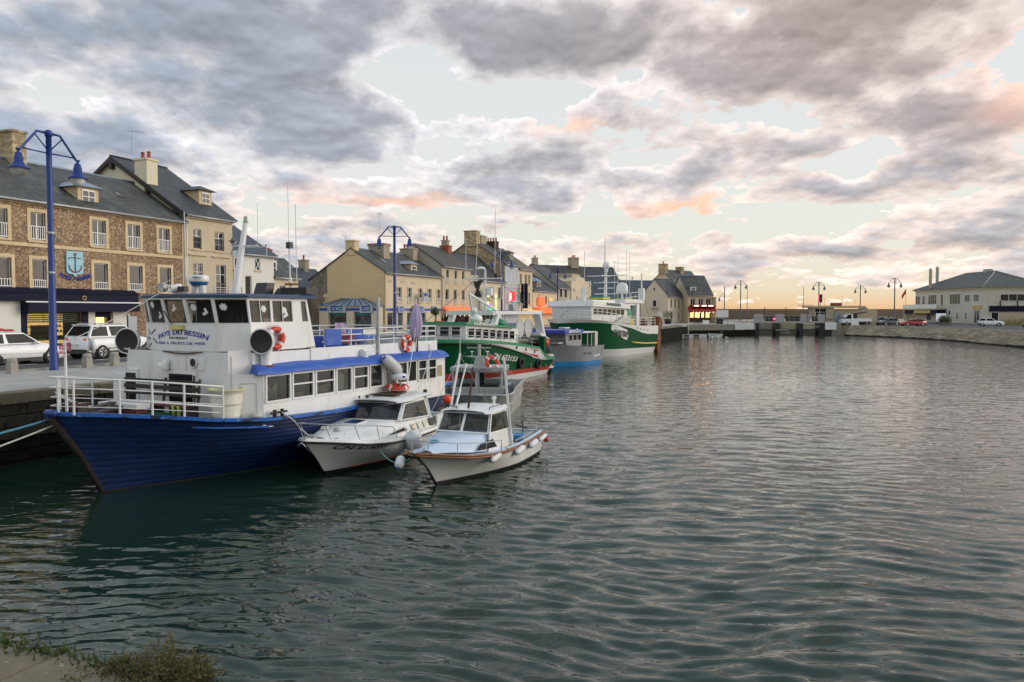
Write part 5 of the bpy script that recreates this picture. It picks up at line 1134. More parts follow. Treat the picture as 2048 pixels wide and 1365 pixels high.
# big cowl ventilators
def cowl(bx,by,z0,zc,R,yaw):
    c,s=math.cos(yaw),math.sin(yaw); d=Vector((-c,-s,0)); m=MB()
    m.tube([(bx,by,z0),(bx,by,z0+.12),(bx,by,zc-R*.95),Vector((bx,by,zc-R*.55))+d*.0,Vector((bx,by,zc-R*.2))+d*.04,Vector((bx,by,zc))+d*.12,Vector((bx,by,zc))+d*.24],[.17,.14,.15,R*.55,R*.74,R*.9,R],16,caps=False)
    o=m.build('cowl_vent','boat_white',B); q=Vector((0,0,1)).rotation_difference(d).to_matrix()
    MB().lathe([(0,-.03),(R*.6,-.02),(R*.985,.0)],18,Vector((bx,by,zc))+d*.262,q).build('cowl_mouth','black_paint',o); MB().torus(Vector((bx,by,zc))+d*.25,R,.022,q,22,6).build('cowl_rim','boat_white',o)
    MB().cyl((bx,by,z0-.02),(bx,by,z0+.05),.2,n=12).build('cowl_base','rust',o)
cowl(3.28,-2.28,2.98,3.68,.335,.30); cowl(2.55,2.2,2.8,3.64,.36,.35)
# roof gear
m=MB(); m.cyl((3.05,.15,5.0),(3.05,.15,5.22),.09,n=8); m.cyl((3.05,-.15,5.0),(3.05,-.15,5.22),.09,n=8); rd=m.build('radar_stand','white_paint',B)
MB().lathe([(0,0),(.2,.0),(.24,.06),(.26,.1)],20,(3.05,0,5.22)).build('radar_base','radar_blue',rd); MB().lathe([(.26,.1),(.275,.12),(.27,.26),(.245,.285),(0,.29)],20,(3.05,0,5.22)).build('radar_dome','radar_white',rd)
m=MB(); m.text('FURUNO',(2.83,-.185,5.41),(.70,-.714,0) if False else (.62,-.785,0),(0,0,1),.085,.01,width=.26); m.build('radar_lettering','letter_black',rd)
m=MB(); m.cyl((4.36,0,4.98),(4.81,0,7.15),.115,.075,n=12); mo=m.build('mast','white_paint',B)
m=MB(); m.lathe([(.08,0),(.08,.06),(.05,.08),(.06,.12),(.06,.2),(.0,.22)],10,(4.81,0,7.15)); m.build('mast_light','glass_globe',mo)
m=MB(); m.bar((4.7,-.55,6.45),(4.72,.55,6.48),.03,.03); m.bar((4.70,-.95,6.4),(4.72,-.05,6.42),.02,.02); m.cyl((4.7,-.6,6.4),(4.7,-.6,7.7),.008,n=4); m.cyl((4.70,-.95,6.1),(4.7,-.95,6.42),.01,n=4); m.build('mast_crossarm','white_paint',mo)
m=MB(); q_=Vector((4.66,.38,6.62)); s=.16
for ax in ((s,0,0),(0,s,0),(0,0,s)): 
    a1=Vector(ax); a2=Vector((ax[2],ax[0],ax[1])); m.quad(q_+a1,q_+a2,q_-a1,q_-a2)
m.build('radar_reflector','galv',mo); MB().box(4.55,4.7,.1,.28,6.15,6.32).build('mast_lamp','white_paint',mo)
m=MB(); m.cyl((2.88,.3,5.0),(2.86,.3,6.0),.028,n=6); m.cyl((2.86,.3,6.0),(2.84,.3,7.28),.012,n=5); m.build('whip_aerial','white_paint',B)
m=MB(); m.lathe([(.09,0),(.11,.05),(.12,.28),(.10,.30)],14,(2.12,.02,5.09),rotm(80,'Y')@rotm(20,'X')); m.cyl((2.2,-.02,5.0),(2.25,-.02,5.1),.02,n=5); m.build('searchlight','white_paint',B)
m=MB(); m.lathe([(.02,0),(.12,.08),(.13,.2),(.13,.22)],14,(2.35,.42,5.16),rotm(-95,'Y')); s_=m.build('chrome_searchlight','galv',B); MB().lathe([(0,.0),(.125,.0)],14,(2.13,.42,5.16),rotm(-95,'Y')).build('lens','glass_globe',s_)
m=MB(); m.box(2.2,2.34,-.42,-.16,5.02,5.17); m.build('floodlight','dark_metal',B)
m=MB(); m.prism([(4.98,5.0),(5.35,5.0),(5.42,5.36),(5.12,5.36)],'y',-.55,-.1); m.prism([(5.3,5.0),(5.6,5.0),(5.5,5.2)],'y',-.95,-.6); each(m,'roof_box','black_plastic',B)
m=MB(); m.box(5.2,5.7,-2.0,-1.0,5.0,5.2); m.build('grill_box','black_paint',B)
# light aft mast
m=MB(); m.cyl((7.0,0.2,3.0),(6.9,.2,5.6),.05,n=8); m.cyl((6.9,.2,5.5),(6.85,.2,6.8),.028,n=6); m.cyl((6.85,.2,6.8),(6.83,.2,8.6),.012,n=5); m.cyl((7.1,.1,5.4),(7.06,.1,8.0),.014,n=5); m.box(6.7,6.98,.1,.3,5.15,5.2); m.build('aft_mast','white_paint',B); MB().box(6.8,6.96,.12,.28,6.55,6.75).build('aft_mast_light','dark_metal',B); m=MB(); m.box(6.78,7.1,.02,.34,5.35,5.41); m.box(6.78,7.1,.02,.34,4.95,5.0); m.build('mast_bracket','rust',B)
# stern: side curtain, bumper tube
m=MB(); m.tube([(12.2,-2.3,1.7),(12.25,-1,1.75),(12.2,2,1.7)],.03,6); m.cyl((12.2,-2.3,1.7),(12.2,-2.3,2.3),.03,n=6); m.build('stern_rail','white_paint',B)
# things on the blue boat's deck
def onB(x,y,z): return W_(B,(x,y,z))
RB_=math.radians(63)
o=thing('ladder_bench','long dark wooden slatted bench on the bow deck of the blue boat','bench',onB(1.45,-.15,1.62),RB_)
m=MB(); m.box(-.28,.18,-1.35,1.5,.42,.46); m.build('seat','wood_red',o)
for z in (.62,.78,.94):
    MB().box(.22,.26,-1.4,1.55,z,z+.11).build('back_slat','wood_dark',o)
for y in (-1.3,0,1.4): MB().box(-.25,.25,y-.03,y+.03,0,.42).build('leg','wood_dark',o); MB().bar((.24,y,.4),(.34,y,1.1),.05,.05).build('back_post','wood_dark',o)
o=thing('crate','white plastic fish crate on the bow deck of the blue boat','crate',onB(.75,.15,1.72),RB_); m=MB(); m.box(-.2,.2,-.75,.75,.30,.42); m.build('lid','white_paint',o); MB().box(-.18,.18,-.7,.7,0,.3).build('body','wood_red',o)
o=MB().box(-.2,.2,-.28,.28,0,.2).build('crate','tr_green'); put(tag(o,'low green crate between the bow rail posts of the blue boat','crate'),onB(.85,-.95,1.72),RB_)
o=thing('water_tub','large ribbed cream plastic tub standing by the bow rail of the blue boat','tub',onB(2.12,-2.02,1.62),RB_)
m=MB(); m.lathe([(.0,0),(.30,0),(.36,.22),(.345,.225),(.385,.42),(.37,.425),(.41,.62),(.395,.625),(.43,.80),(.46,.82),(.45,.86),(.42,.84),(.36,.3),(0,.1)],22); m.build('body','tub_cream',o)
MB().torus((0,0,.84),.44,.022,None,24,6).build('rim','yellow_pale',o)
for i,(y,z) in enumerate(((-1.15,1.75),(-1.35,1.74))):
    o=MB().lathe([(.04,0),(.06,.02),(.05,.25),(.065,.34),(.055,.34)],8).build('rubber_boot','lime'); put(tag(o,('left' if i==0 else 'right')+' one of two lime green rubber boots behind the bow rail','boot'),onB(1.2,y,z))
o=thing('anchor_windlass','dark anchor windlass and chain gear at the stem head of the blue boat','windlass',onB(-.5,.25,1.75),RB_)
m=MB(); m.cyl((0,-.3,.35),(0,.3,.35),.13,n=14); m.build('drum','dark_metal',o); m=MB(); m.box(-.2,.2,-.22,-.17,0,.5); m.box(-.2,.2,.17,.22,0,.5); m.build('frame','dark_rust',o); m=MB(); m.bar((-.1,-.4,.2),(1.1,-.2,.32),.25,.05); m.bar((-.1,-.05,.25),(1.1,.1,.4),.25,.05); m.build('gangplank','wood_dark',o)
o=thing('folded_parasol','folded lilac garden parasol standing on the upper deck of the blue boat','parasol',onB(10.5,-2.3,3.3),RB_)
m=MB(); rows=[]
for i in range(9):
    z=.25+i*.15; r_=(.10,.17,.19,.2,.19,.17,.14,.09,.02)[i]; rows.append([(r_*(1+.22*math.cos(8*a))*math.cos(a),r_*(1+.22*math.cos(8*a))*math.sin(a),z) for a in np.linspace(0,6.2832,33)[:-1]])
m.grid(rows,True,True); m.build('canopy','cloth_lilac',o); MB().cyl((0,0,-.1),(0,0,1.62),.02,n=6).build('pole','white_paint',o); MB().cyl((.05,.1,.1),(.08,.2,.75),.10,.03,n=8).build('base_cloth','coat_black',o)
o=MB().obox((0,0,0),(.74,.035,.50),(0,.02,0)).build('notice_board','canopy_blue'); put(tag(o,'blue painted notice board hung on the upper deck rail','board'),onB(6.17,-2.18,3.70),RB_)
o=thing('draped_cloth','pink and lilac folded fabric bundle lying against the upper deck rail','cloth',onB(7.2,-1.7,3.42),RB_)
m=MB(); q=random.Random(8); m.grid([[(x,.1*math.sin(x*9)+.05*j+q.uniform(-.02,.02),.34*(1-j/5)*(.5+.5*math.sin(1+x*2.2))+.02) for x in np.linspace(-.5,.6,14)] for j in range(6)]); m.build('pink_cloth','cloth_pink',o)
m=MB(); m.grid([[(x*(1-.45*j/5)+.25,.3+.05*math.sin(x*11+j),.1+.12*j) for x in np.linspace(-.45,.45,12)] for j in range(6)]); m.build('lilac_cloth','cloth_lilac',o)
o=MB().box(-.35,.35,-.02,.02,-.08,.08).build('wooden_board','galv'); put(tag(o,'small grey plank tied to the upper deck rail by the pole','board'),onB(8.0,-2.16,3.82),RB_)
lifebuoy('orange lifebuoy hung behind the cowl vent on the wheelhouse side of the blue boat',onB(3.80,-2.13,3.74),Matrix.Rotation(RB_,3,'Z')@rotm(90,'X'),.335)
lifebuoy('orange lifebuoy hung over the upper deck rail of the blue boat',onB(10.0,-2.22,3.36),Matrix.Rotation(RB_,3,'Z')@rotm(90,'X'),.31)
fender('long grey fender hanging diagonally over the blue visor',onB(7.98,-2.72,3.03),onB(8.85,-2.80,2.42),.19,'fender_grey','fenders on the blue boat',onB(7.75,-2.2,3.6))
rope('blue mooring rope from the bow of the blue boat to the quay',sag(onB(-1.2,.12,1.95),(-15.6,14.4,.9),.12),.026,'rope_blue')
rope('white mooring rope from the bow of the blue boat to the quay',sag(onB(-1.1,.12,1.8),(-14.9,13.4,.35),.16),.02,'rope_white')
rope('thick pale rope hanging between quay and bow deck of the blue boat',sag(onB(1.4,1.2,1.9),S(1.5,.4,2.1),.25),.05,'rope_white')
rope('thin white line from the bow staff to the wheelhouse roof',sag(onB(-.88,0,3.75),onB(2.1,.3,5.05),.06),.010,'rope_white','stay_line','line')
rope('thin line from the mast down to the wheelhouse roof',sag(onB(4.68,.2,6.5),onB(2.0,1.2,5.0),.1),.008,'rope_white','stay_line','line')
o=thing('mooring_cleat','black twin-horned mooring cleat on the side deck of the blue boat','cleat',onB(3.35,-2.66,1.66),RB_); m=MB(); m.cyl((-.3,0,.09),(.3,0,.09),.035,n=6); m.build('crossbar','black_paint',o)
for x in (-.16,.12): MB().cyl((x,0,-.03),(x,0,.17),.05,n=8).build('horn','black_paint',o)
rope('tangled white and teal mooring line at the side-deck cleat',[onB(3.4,-2.72,1.75),onB(3.7,-2.85,1.5),onB(3.9,-2.9,1.25),onB(4.1,-3.0,1.05),onB(4.3,-3.2,.95),onB(4.5,-3.6,1.0),onB(4.35,-4.1,1.12)],.018,'rope_white')
# ---------------------------------------------------------------- C : white cabin cruiser
C=thing('cabin_cruiser','white cabin cruiser with black rubbing strip and dark raked windscreen beside the blue boat','boat',(-5.115,20.962,0),math.radians(73))
zs=[(0,1.07),(.08,.98),(.2,.82),(.35,.70),(.55,.60),(1,.56)]
HC=Hull([dict(x0=.35,x1=6.0,z=-.35,B=.6,sm=.6,p=1.4,ts=.9),dict(x0=.02,x1=6.15,z=[(0,.0),(1,.0)],B=1.10,sm=.55,p=1.5,ts=.93),dict(x0=-.12,x1=6.2,z=[(0,.12),(.4,.14),(1,.14)],B=1.14,sm=.52,p=1.55,ts=.93),dict(x0=-.55,x1=6.25,z=[(a,.12+(b-.12)*.5) for a,b in zs],B=1.22,sm=.45,p=2.0,ts=.93),dict(x0=-1.08,x1=6.3,z=zs,B=1.28,sm=.42,p=2.6,ts=.93),dict(x0=-1.02,x1=6.28,z=[(a,b+.10) for a,b in zs],B=1.24,sm=.42,p=2.6,ts=.93)])
m=MB(); HC.band(m,0,1.0,2); m.build('underwater_hull','antifoul_dark',C)
m=MB(); HC.band(m,1.0,2.0,1,off=.003); m.build('boot_stripe','antifoul_dark',C)
m=MB()
for sd in (-1,1): m.tube(HC.line(2,sd,.12,1,.006),.016,5)
m.build('red_pinstripe','antifoul_red',C)
m=MB(); HC.band(m,2,4,5); m.build('hull_side','gel_stained',C)
m=MB(); HC.band(m,4,5,2); HC.deck(m,5,0,0); m.build('deck','gelcoat',C)
m=MB()
for sd in (-1,1): m.tube(HC.line(4,sd,0,1,.012,.0),.032,6)
m.build('rubbing_strip','black_rub',C)
m=MB()
for sd in (-1,1): m.tube(HC.line(3.35,sd,.02,1,.002,.0),.006,4)
m.build('hull_knuckle','fender_grey',C)
# coachroof and cabin
def loft(mb,secs,caps=True):   # secs: (x,[(y,z)...] half section from centre to side) mirrored
    rows=[]
    for x,h in secs:
        L_=[(xx if False else x+ (q[2] if len(q)>2 else 0),-q[0],q[1]) for q in h][::-1]; R_=[(x+(q[2] if len(q)>2 else 0),q[0],q[1]) for q in h][1:]
        rows.append(L_+R_)
    mb.grid(rows,True); return mb
m=MB(); loft(m,[(-.35,[(0,1.10),(.15,1.08),(.28,1.02),(.32,.95)]),(.2,[(0,1.16),(.4,1.13),(.58,1.02),(.66,.9)]),(1.0,[(0,1.20),(.6,1.17),(.8,1.05),(.9,.80)]),(1.9,[(0,1.23),(.7,1.20),(.9,1.08),(1.0,.72)]),(2.5,[(0,1.24),(.78,1.21),(.93,1.10),(1.04,.68)]),(3.6,[(0,1.1),(.8,1.1),(.94,1.04),(1.06,.66)]),(5.2,[(0,1.02),(.8,1.02),(.96,.98),(1.08,.62)])]); m.build('coachroof','gelcoat',C)
wb=[(2.62,-.96,1.17),(2.36,-.5,1.21),(2.3,0,1.22),(2.36,.5,1.21),(2.62,.96,1.17)]; wt=[(3.22,-.84,1.66),(3.08,-.45,1.70),(3.04,0,1.71),(3.08,.45,1.70),(3.22,.84,1.66)]
m=MB()
for i in range(4): m.quad(wb[i+1],wb[i],wt[i],wt[i+1])
m.build('windscreen','glass_car',C)
m=MB()
for a,b in ((wb[0],wt[0]),(wb[4],wt[4])): m.bar(a,b,.09,.07)
m.tube(wb,.018,5); m.tube(wt,.02,5); m.build('windscreen_frame','gelcoat',C)
m=MB(); m.tube([Vector(p)+Vector((.01,0,.012)) for p in wb],.012,5); m.bar(wb[1],wt[1],.02,.02) if False else None; m.build('windscreen_seal','black_rub',C)
for sd in (-1,1):
    a,b,c,d=(2.74,sd*.96,1.16),(4.95,sd*.97,1.02),(4.78,sd*.86,1.62),(3.3,sd*.845,1.62)
    if sd>0: a,b,c,d=b,a,d,c
    pane_facet(C,a,b,c,d,.035,.06,'gelcoat','glass_car',.02,'side_window')
    m=MB(); m.bar((4.98,sd*.97,.98),(4.86,sd*.86,1.66),.10,.10); m.build('cabin_pillar','gelcoat',C)
m=MB(); R=[]
for x,w,z in ((2.86,.80,1.69),(2.94,.93,1.71),(3.6,.98,1.74),(4.8,.99,1.76),(5.25,.97,1.74),(5.32,.93,1.72)): R.append((x,[(0,z+.07),(w*.6,z+.055),(w*.93,z+.02),(w,z-.02)]))
loft(m,R); m.add([(x,s_*w,z) for x,w,z in ((2.86,.8,1.67),(5.3,.95,1.70)) for s_ in (-1,1)],[(0,2,3,1)]); m.build('cabin_roof','gelcoat',C)
m=MB(); m.box(3.6,3.9,-.5,-.15,.95,1.38); m.box(3.6,3.9,.2,.55,.95,1.38); m.box(3.7,3.78,-.42,-.2,1.38,1.5); each(m,'seat','car_navy',C)
m=MB(); m.box(2.75,3.0,-.8,.8,1.0,1.14); m.box(3.0,3.05,.1,.14,1.1,1.5); m.build('dashboard','dark_metal',C)
m=MB(); m.obox((1.55,-.05,1.235),(.62,.50,.04),(0,-.03,0)); h=m.build('hatch','gelcoat',C); MB().obox((1.55,-.05,1.262),(.52,.40,.02),(0,-.03,0)).build('hatch_pane','glass_pv',h)
m=MB(); m.prism([(1.5,.86),(2.1,.82),(3.25,.80),(2.9,.98),(2.4,.96)],'y',-1.045,-1.0); s_=m.build('hull_window','gelcoat',C); MB().prism([(1.68,.875),(2.1,.85),(3.05,.83),(2.82,.945),(2.4,.93)],'y',-1.056,-1.046).build('pane','glass',s_)
for i in range(5):
    x=3.35+i*.44; MB().add([(x,-1.02,.98),(x+.36,-1.02,.965),(x+.46,-1.075,.70),(x+.10,-1.075,.72)],[(0,3,2,1)] if False else [(3,2,1,0)]).build('locker_panel','tub_cream' if i<3 else 'dark_metal',C)
MB().box(3.42,3.52,-1.035,-1.022,.88,.94).build('safety_sticker','tr_red',C)
m=MB(); m.box(5.25,6.2,-1.12,-1.0,.6,1.0); m.box(5.25,6.2,1.0,1.12,.6,1.0); m.box(6.1,6.25,-1.1,1.1,.55,.98); m.build('cockpit_coaming','gelcoat',C)
m=MB(); m.obox((3.95,0,1.83),(1.1,.9,.03),(0,.04,0)); m.build('roof_hatch','dark_rust',C)
lifebuoy('orange lifebuoy lying flat on the cabin roof of the white cruiser',W_(C,(4.5,0,1.97)),Matrix.Rotation(.3,3,'Z')@rotm(6,'X'),.40)
m=MB(); 
for a in (0,2.1,4.2): m.cyl((4.7+.15*math.cos(a),.15*math.sin(a),1.83),(4.67+.08*math.cos(a),.08*math.sin(a),2.22),.012,n=5)
rs=m.build('radar_stand','grey_metal',C); MB().lathe([(0,0),(.22,.0),(.25,.04),(.26,.1),(.25,.18),(.22,.2),(0,.21)],20,(4.67,0,2.22)).build('radar_dome','radar_white',rs); MB().obox((4.56,-.23,2.33),(.12,.01,.08),(0,0,-.45)).build('radar_badge','letter_blue',rs)
m=MB(); m.cyl((4.6,-.3,1.8),(5.25,-.35,3.95),.018,.010,n=5); m.cyl((5.1,-.5,1.75),(5.7,-.75,3.2),.014,.008,n=5); each(m,'whip_aerial','white_clean',C)
m=MB(); m.box(5.05,5.15,-.8,-.7,1.76,1.88); m.cyl((2.95,.55,1.78),(2.95,.55,1.85),.03,n=8); m.ball((3.1,.35,1.82),(.09,.05,.05),8,5); each(m,'roof_fitting','black_plastic',C)
# pulpit
rp=[HC.at(5,x,-1)+Vector((0,.08,0)) for x in (1.9,1.0,.2,-.5)]+[HC.P(5,0,-1)+Vector((.12,0,0))]+[HC.at(5,x,1)+Vector((0,-.08,0)) for x in (-.5,.2,1.0,1.9)]
m=MB(); tp_=[]
for i,p in enumerate(rp): tp_.append(Vector(p)+Vector((-.22 if i in (3,5) else (-.34 if i==4 else -.12),(.0),.42 if i not in(0,8) else .34)))
m.tube([rp[0]+Vector((.12,0,0))]+tp_+[rp[8]+Vector((.12,0,0))],.014,6)
for i in (1,3,5,7): m.cyl(rp[i]+Vector((.05,0,0)),tp_[i],.012,n=5)
m.cyl(rp[2]+Vector((.15,0,0)),tp_[2],.012,n=5); m.cyl(rp[6]+Vector((.15,0,0)),tp_[6],.012,n=5); m.build('pulpit_rail','galv',C)
m=MB(); m.lathe([(.0,.1),(.08,.1),(.1,.06),(.1,0)],10,(.35,-.15,1.15)); m.box(-.75,-.55,-.10,.10,1.12,1.2); m.box(-.82,-.78,-.12,.12,1.10,1.15); each(m,'deck_fitting','galv',C)
m=MB(); Tn=[HC.P(3.62,t,-1) for t in (.06,.28)]; a,b=HC.at(3.66,-.25,-1),HC.at(3.62,1.25,-1); dr=(b-a); up=(HC.at(4,.5,-1)-HC.at(3.3,.5,-1)); 
V_,F_=TX['CN 614057']; xs_=[p[0] for p in V_]; x0_,x1_=min(xs_),max(xs_)
def wrap_text(mb,key,H_,xa,xb,l0,l1,off=.008,slant=0):
    V_,F_=TX[key]; xs_=[p[0] for p in V_]; ys_=[p[1] for p in V_]; x0_,x1_,y0_,y1_=min(xs_),max(xs_),min(ys_),max(ys_); vs=[]
    for x,y,z in V_:
        f=(x-x0_)/(x1_-x0_); g_=(y-y0_)/(y1_-y0_); l=l0+(l1-l0)*g_; p=H_.at(l,xa+(xb-xa)*f+slant*g_,-1); vs.append(p+Vector((-.3*off,-off-(.004 if z>0 else 0),0)))
    mb.add(vs,F_)
m=MB(); wrap_text(m,'CN 614057',HC,-.40,1.30,3.52,3.84); m.build('hull_number','letter_black',C)
fender('large round white fender between the cruiser and the small launch',W_(C,(2.55,-1.5,.30)),W_(C,(2.4,-1.5,.92)),.26,'fender_white','fenders of the cruiser',W_(C,(2.4,-1.25,1.0)))
# ---------------------------------------------------------------- D : small white launch
D=thing('fishing_launch','small white launch with brown rubbing strake and two-pane wheelhouse nearest the camera','boat',(-1.964,19.688,0),math.radians(67))
zs=[(0,1.02),(.08,.93),(.2,.80),(.4,.68),(.7,.65),(1,.70)]
HD=Hull([dict(x0=.25,x1=5.2,z=-.3,B=.5,sm=.6,p=1.4,ts=.85),dict(x0=.0,x1=5.3,z=0.,B=.98,sm=.6,p=1.45,ts=.85),dict(x0=-.02,x1=5.32,z=.10,B=.99,sm=.58,p=1.5,ts=.85),dict(x0=-.45,x1=5.4,z=[(a,.1+(b-.1)*.5) for a,b in zs],B=1.05,sm=.5,p=1.8,ts=.84),dict(x0=-1.1,x1=5.5,z=zs,B=1.12,sm=.45,p=2.5,ts=.80)])
m=MB(); HD.band(m,0,2,3); m.build('underwater_hull','antifoul_dark',D)
m=MB(); HD.band(m,2,4,5); m.build('hull_side','gelcoat',D)
m=MB(); HD.deck(m,4,-.01,.0,0,.55); m.build('foredeck','gelcoat_blue',D)
m=MB(); HD.deck(m,3.2,0,.0,.5,1); m.build('cockpit_floor','fender_grey',D)
m=MB(); HD.band(m,3.2,4,1,off=-.09,transom=False,t0=.5); m.build('cockpit_lining','gelcoat',D)
m=MB()
for sd in (-1,1):
    P_=HD.line(4,sd,.5,1); m.grid([[p+Vector((0,0,.0)) for p in P_],[p+Vector((0,-sd*.13,.015)) for p in P_]] if sd<0 else [[p+Vector((0,-sd*.13,.015)) for p in P_],P_],False)
a,b=HD.P(4,1,-1),HD.P(4,1,1); m.quad(a,b,b+Vector((-.15,0,.01)),a+Vector((-.15,0,.01))); m.build('side_deck','gelcoat_blue',D)
for dz,r_ in ((-.01,.032),(-.065,.026)):
    m=MB()
    for sd in (-1,1): m.tube(HD.line(4,sd,0,1,.012,dz),r_,6)
    m.build('rubbing_strake','wood_rub',D)
m=MB(); m.tube([(-.02,0,.02),(-.47,0,.55),(-1.08,0,.95)],.03,5); m.build('stem_band','black_rub',D)
# cabin
m=MB(); loft(m,[(-.55,[(0,1.0),(.12,.99),(.22,.93)]),(-.1,[(0,1.05),(.32,1.03),(.45,.9)]),(.6,[(0,1.12),(.55,1.09),(.70,.80)]),(1.5,[(0,1.17),(.70,1.14),(.80,.70)]),(2.0,[(0,1.17),(.75,1.15),(.82,.62)])]); m.build('coachroof','gelcoat_blue',D)
m=MB(); m.prism([(1.45,.60),(3.15,.5),(3.02,1.12),(1.52,1.16)],'y',-.83,-.80); m.prism([(1.45,.60),(3.15,.5),(3.02,1.12),(1.52,1.16)],'y',.80,.83); m.box(3.0,3.05,-.8,.8,.5,1.1); m.build('cabin_side','gelcoat',D)
wb=[(1.50,-.80,1.15),(1.42,0,1.17),(1.50,.80,1.15)]; wt=[(1.80,-.72,1.68),(1.74,0,1.70),(1.80,.72,1.68)]
for i in (0,1): pane_facet(D,wb[i+1],wb[i],wt[i],wt[i+1],.05,.07,'gelcoat','glass_tint',.02,'windscreen_pane')
for sd in (-1,1):
    a,b,c,d=(1.53,sd*.81,1.14),(2.98,sd*.82,1.10),(2.92,sd*.75,1.68),(1.83,sd*.73,1.68)
    if sd>0: a,b,c,d=b,a,d,c
    pane_facet(D,a,b,c,d,.06,.08,'gelcoat','glass_tint',.02,'side_window')
m=MB(); R=[]
for x,w,z in ((1.60,.66,1.70),(1.68,.78,1.71),(2.2,.82,1.735),(2.95,.82,1.745),(3.05,.76,1.74)): R.append((x,[(0,z+.06),(w*.6,z+.05),(w*.93,z+.02),(w,z-.03)]))
loft(m,R); m.add([(1.60,-.66,1.68),(3.05,-.78,1.71),(3.05,.78,1.71),(1.60,.66,1.68)],[(0,1,2,3)]); m.build('cabin_roof','gelcoat',D)
m=MB(); m.box(2.2,2.5,-.3,.3,1.15,1.38); m.build('cardboard_box','sandy',D)
MB().box(2.9,2.95,-.7,.7,.6,1.2).build('cabin_bulkhead','interior_grey',D)
m=MB(); m.prism([(.85,.82),(2.0,.74),(1.72,1.0),(1.05,.95)],'y',-.835,-.775); m.build('fore_window','glass',D)
m=MB(); m.bar((2.88,-.84,1.0),(2.33,-.84,3.3),.055,.055) if False else m.cyl((2.95,-.88,.6),(2.40,-.86,3.2),.035,n=7); m.cyl((2.2,.72,1.7),(3.35,.72,3.3),.03,n=7) if False else m.cyl((2.05,.78,1.0),(2.85,.74,3.25),.035,n=7); m.cyl((2.85,.74,3.25),(2.8,.7,4.0),.012,n=5); m.cyl((2.3,.62,1.72),(3.0,.60,2.95),.022,n=6); m.cyl((2.2,.55,1.75),(2.5,.55,2.25),.03,n=7); each(m,'rod_pole','white_clean',D)
m=MB(); m.cyl((1.9,.02,1.75),(2.25,.02,2.9),.022,n=6); m.cyl((1.98,.02,1.75),(2.22,.02,2.75),.016,n=6); m.build('folding_mast','dark_rust',D)
m=MB(); m.tube([(1.95,-.62,1.76),(1.97,-.62,1.82),(2.5,-.64,1.83),(2.8,-.64,1.82),(2.82,-.64,1.76)],.012,5); m.tube([(1.75,.3,1.78),(1.77,.3,1.84),(1.77,.55,1.84),(1.75,.55,1.78)],.012,5); m.build('roof_handrail','dark_metal',D)
m=MB(); m.cyl((2.75,-.4,1.78),(2.75,-.4,1.95),.04,n=8); m.lathe([(.05,.0),(.07,.02),(.07,.08),(0,.1)],10,(2.75,-.4,1.95)); m.box(1.8,1.88,.25,.5,1.76,1.83); m.ball((2.3,.0,1.8),(.1,.1,.03),8,4); each(m,'roof_fitting','radar_white',D)
pr=[HD.at(4,x,-1)+Vector((0,.06,0)) for x in (1.75,.9,-.1,-.8)]+[HD.P(4,0,-1)+Vector((.1,0,0))]+[HD.at(4,x,1)+Vector((0,-.06,0)) for x in (-.8,-.1,.9,1.75)]
m=MB(); tp_=[p+Vector((0,0,.30)) for p in pr]; m.tube([pr[0]]+tp_+[pr[-1]],.013,6)
for i in (1,2,3,5,6,7): m.cyl(pr[i],tp_[i],.012,n=5)
m.build('pulpit_rail','galv',D)
m=MB(); m.cyl((5.1,-.35,.65),(5.05,-.35,1.0),.02,n=5); m.bar((4.9,-.6,.82),(5.2,-.05,.86),.04,.04); m.bar((5.0,-.3,.95),(5.2,-.45,1.12),.02,.02); m.build('stern_fittings','dark_metal',D)
m=MB(); m.bar((3.3,-.85,.70),(4.9,-.75,.74),.04,.03); m.cyl((3.9,-.2,.55),(3.9,-.2,.8),.012,n=5); m.build('cockpit_rail','galv',D)
m=MB(); wrap_text(m,'LOCH',HD,4.3,4.9,3.45,3.75); m.build('hull_number','letter_black',D)
for i,(x,l) in enumerate(((1.25,'foremost of the four white fenders along the near side of the launch'),(2.75,'second white fender from the bow on the near side of the launch'),(3.95,'third white fender from the bow on the near side of the launch'),(4.95,'aftermost small white fender on the near side of the launch'))):
    p=HD.at(3.55,x,-1); fender(l,W_(D,p+Vector((-.30,-.10,-.05))),W_(D,p+Vector((.34,-.10,.05))),.092 if i<3 else .07,'fender_white','fenders of the launch',W_(D,HD.at(4,x-.2,-1)+Vector((0,-.03,0))))
fender('white fender at the stem of the launch',W_(D,(-1.12,.45,.62)),W_(D,(-.85,.5,.86)),.12,'fender_white','fenders of the launch')
o=MB().ball((0,0,0),.09,10,8).build('buoy','lit_pink' if False else 'tr_red'); put(tag(o,'small red buoy hanging off the stern of the launch','buoy'),W_(D,(5.45,-1.0,.42)))
rope('teal bow line slung between cruiser and launch',sag(W_(C,(.9,-1.15,.62)),W_(D,(-1.0,.2,.85)),.22),.012,'rope_teal')
# ---------------------------------------------------------------- W : grey aluminium workboat behind them
Wk=thing('aluminium_workboat','grey aluminium workboat with square wheelhouse behind the two small white boats','boat',(-.56,31.95,0),math.radians(83.6))
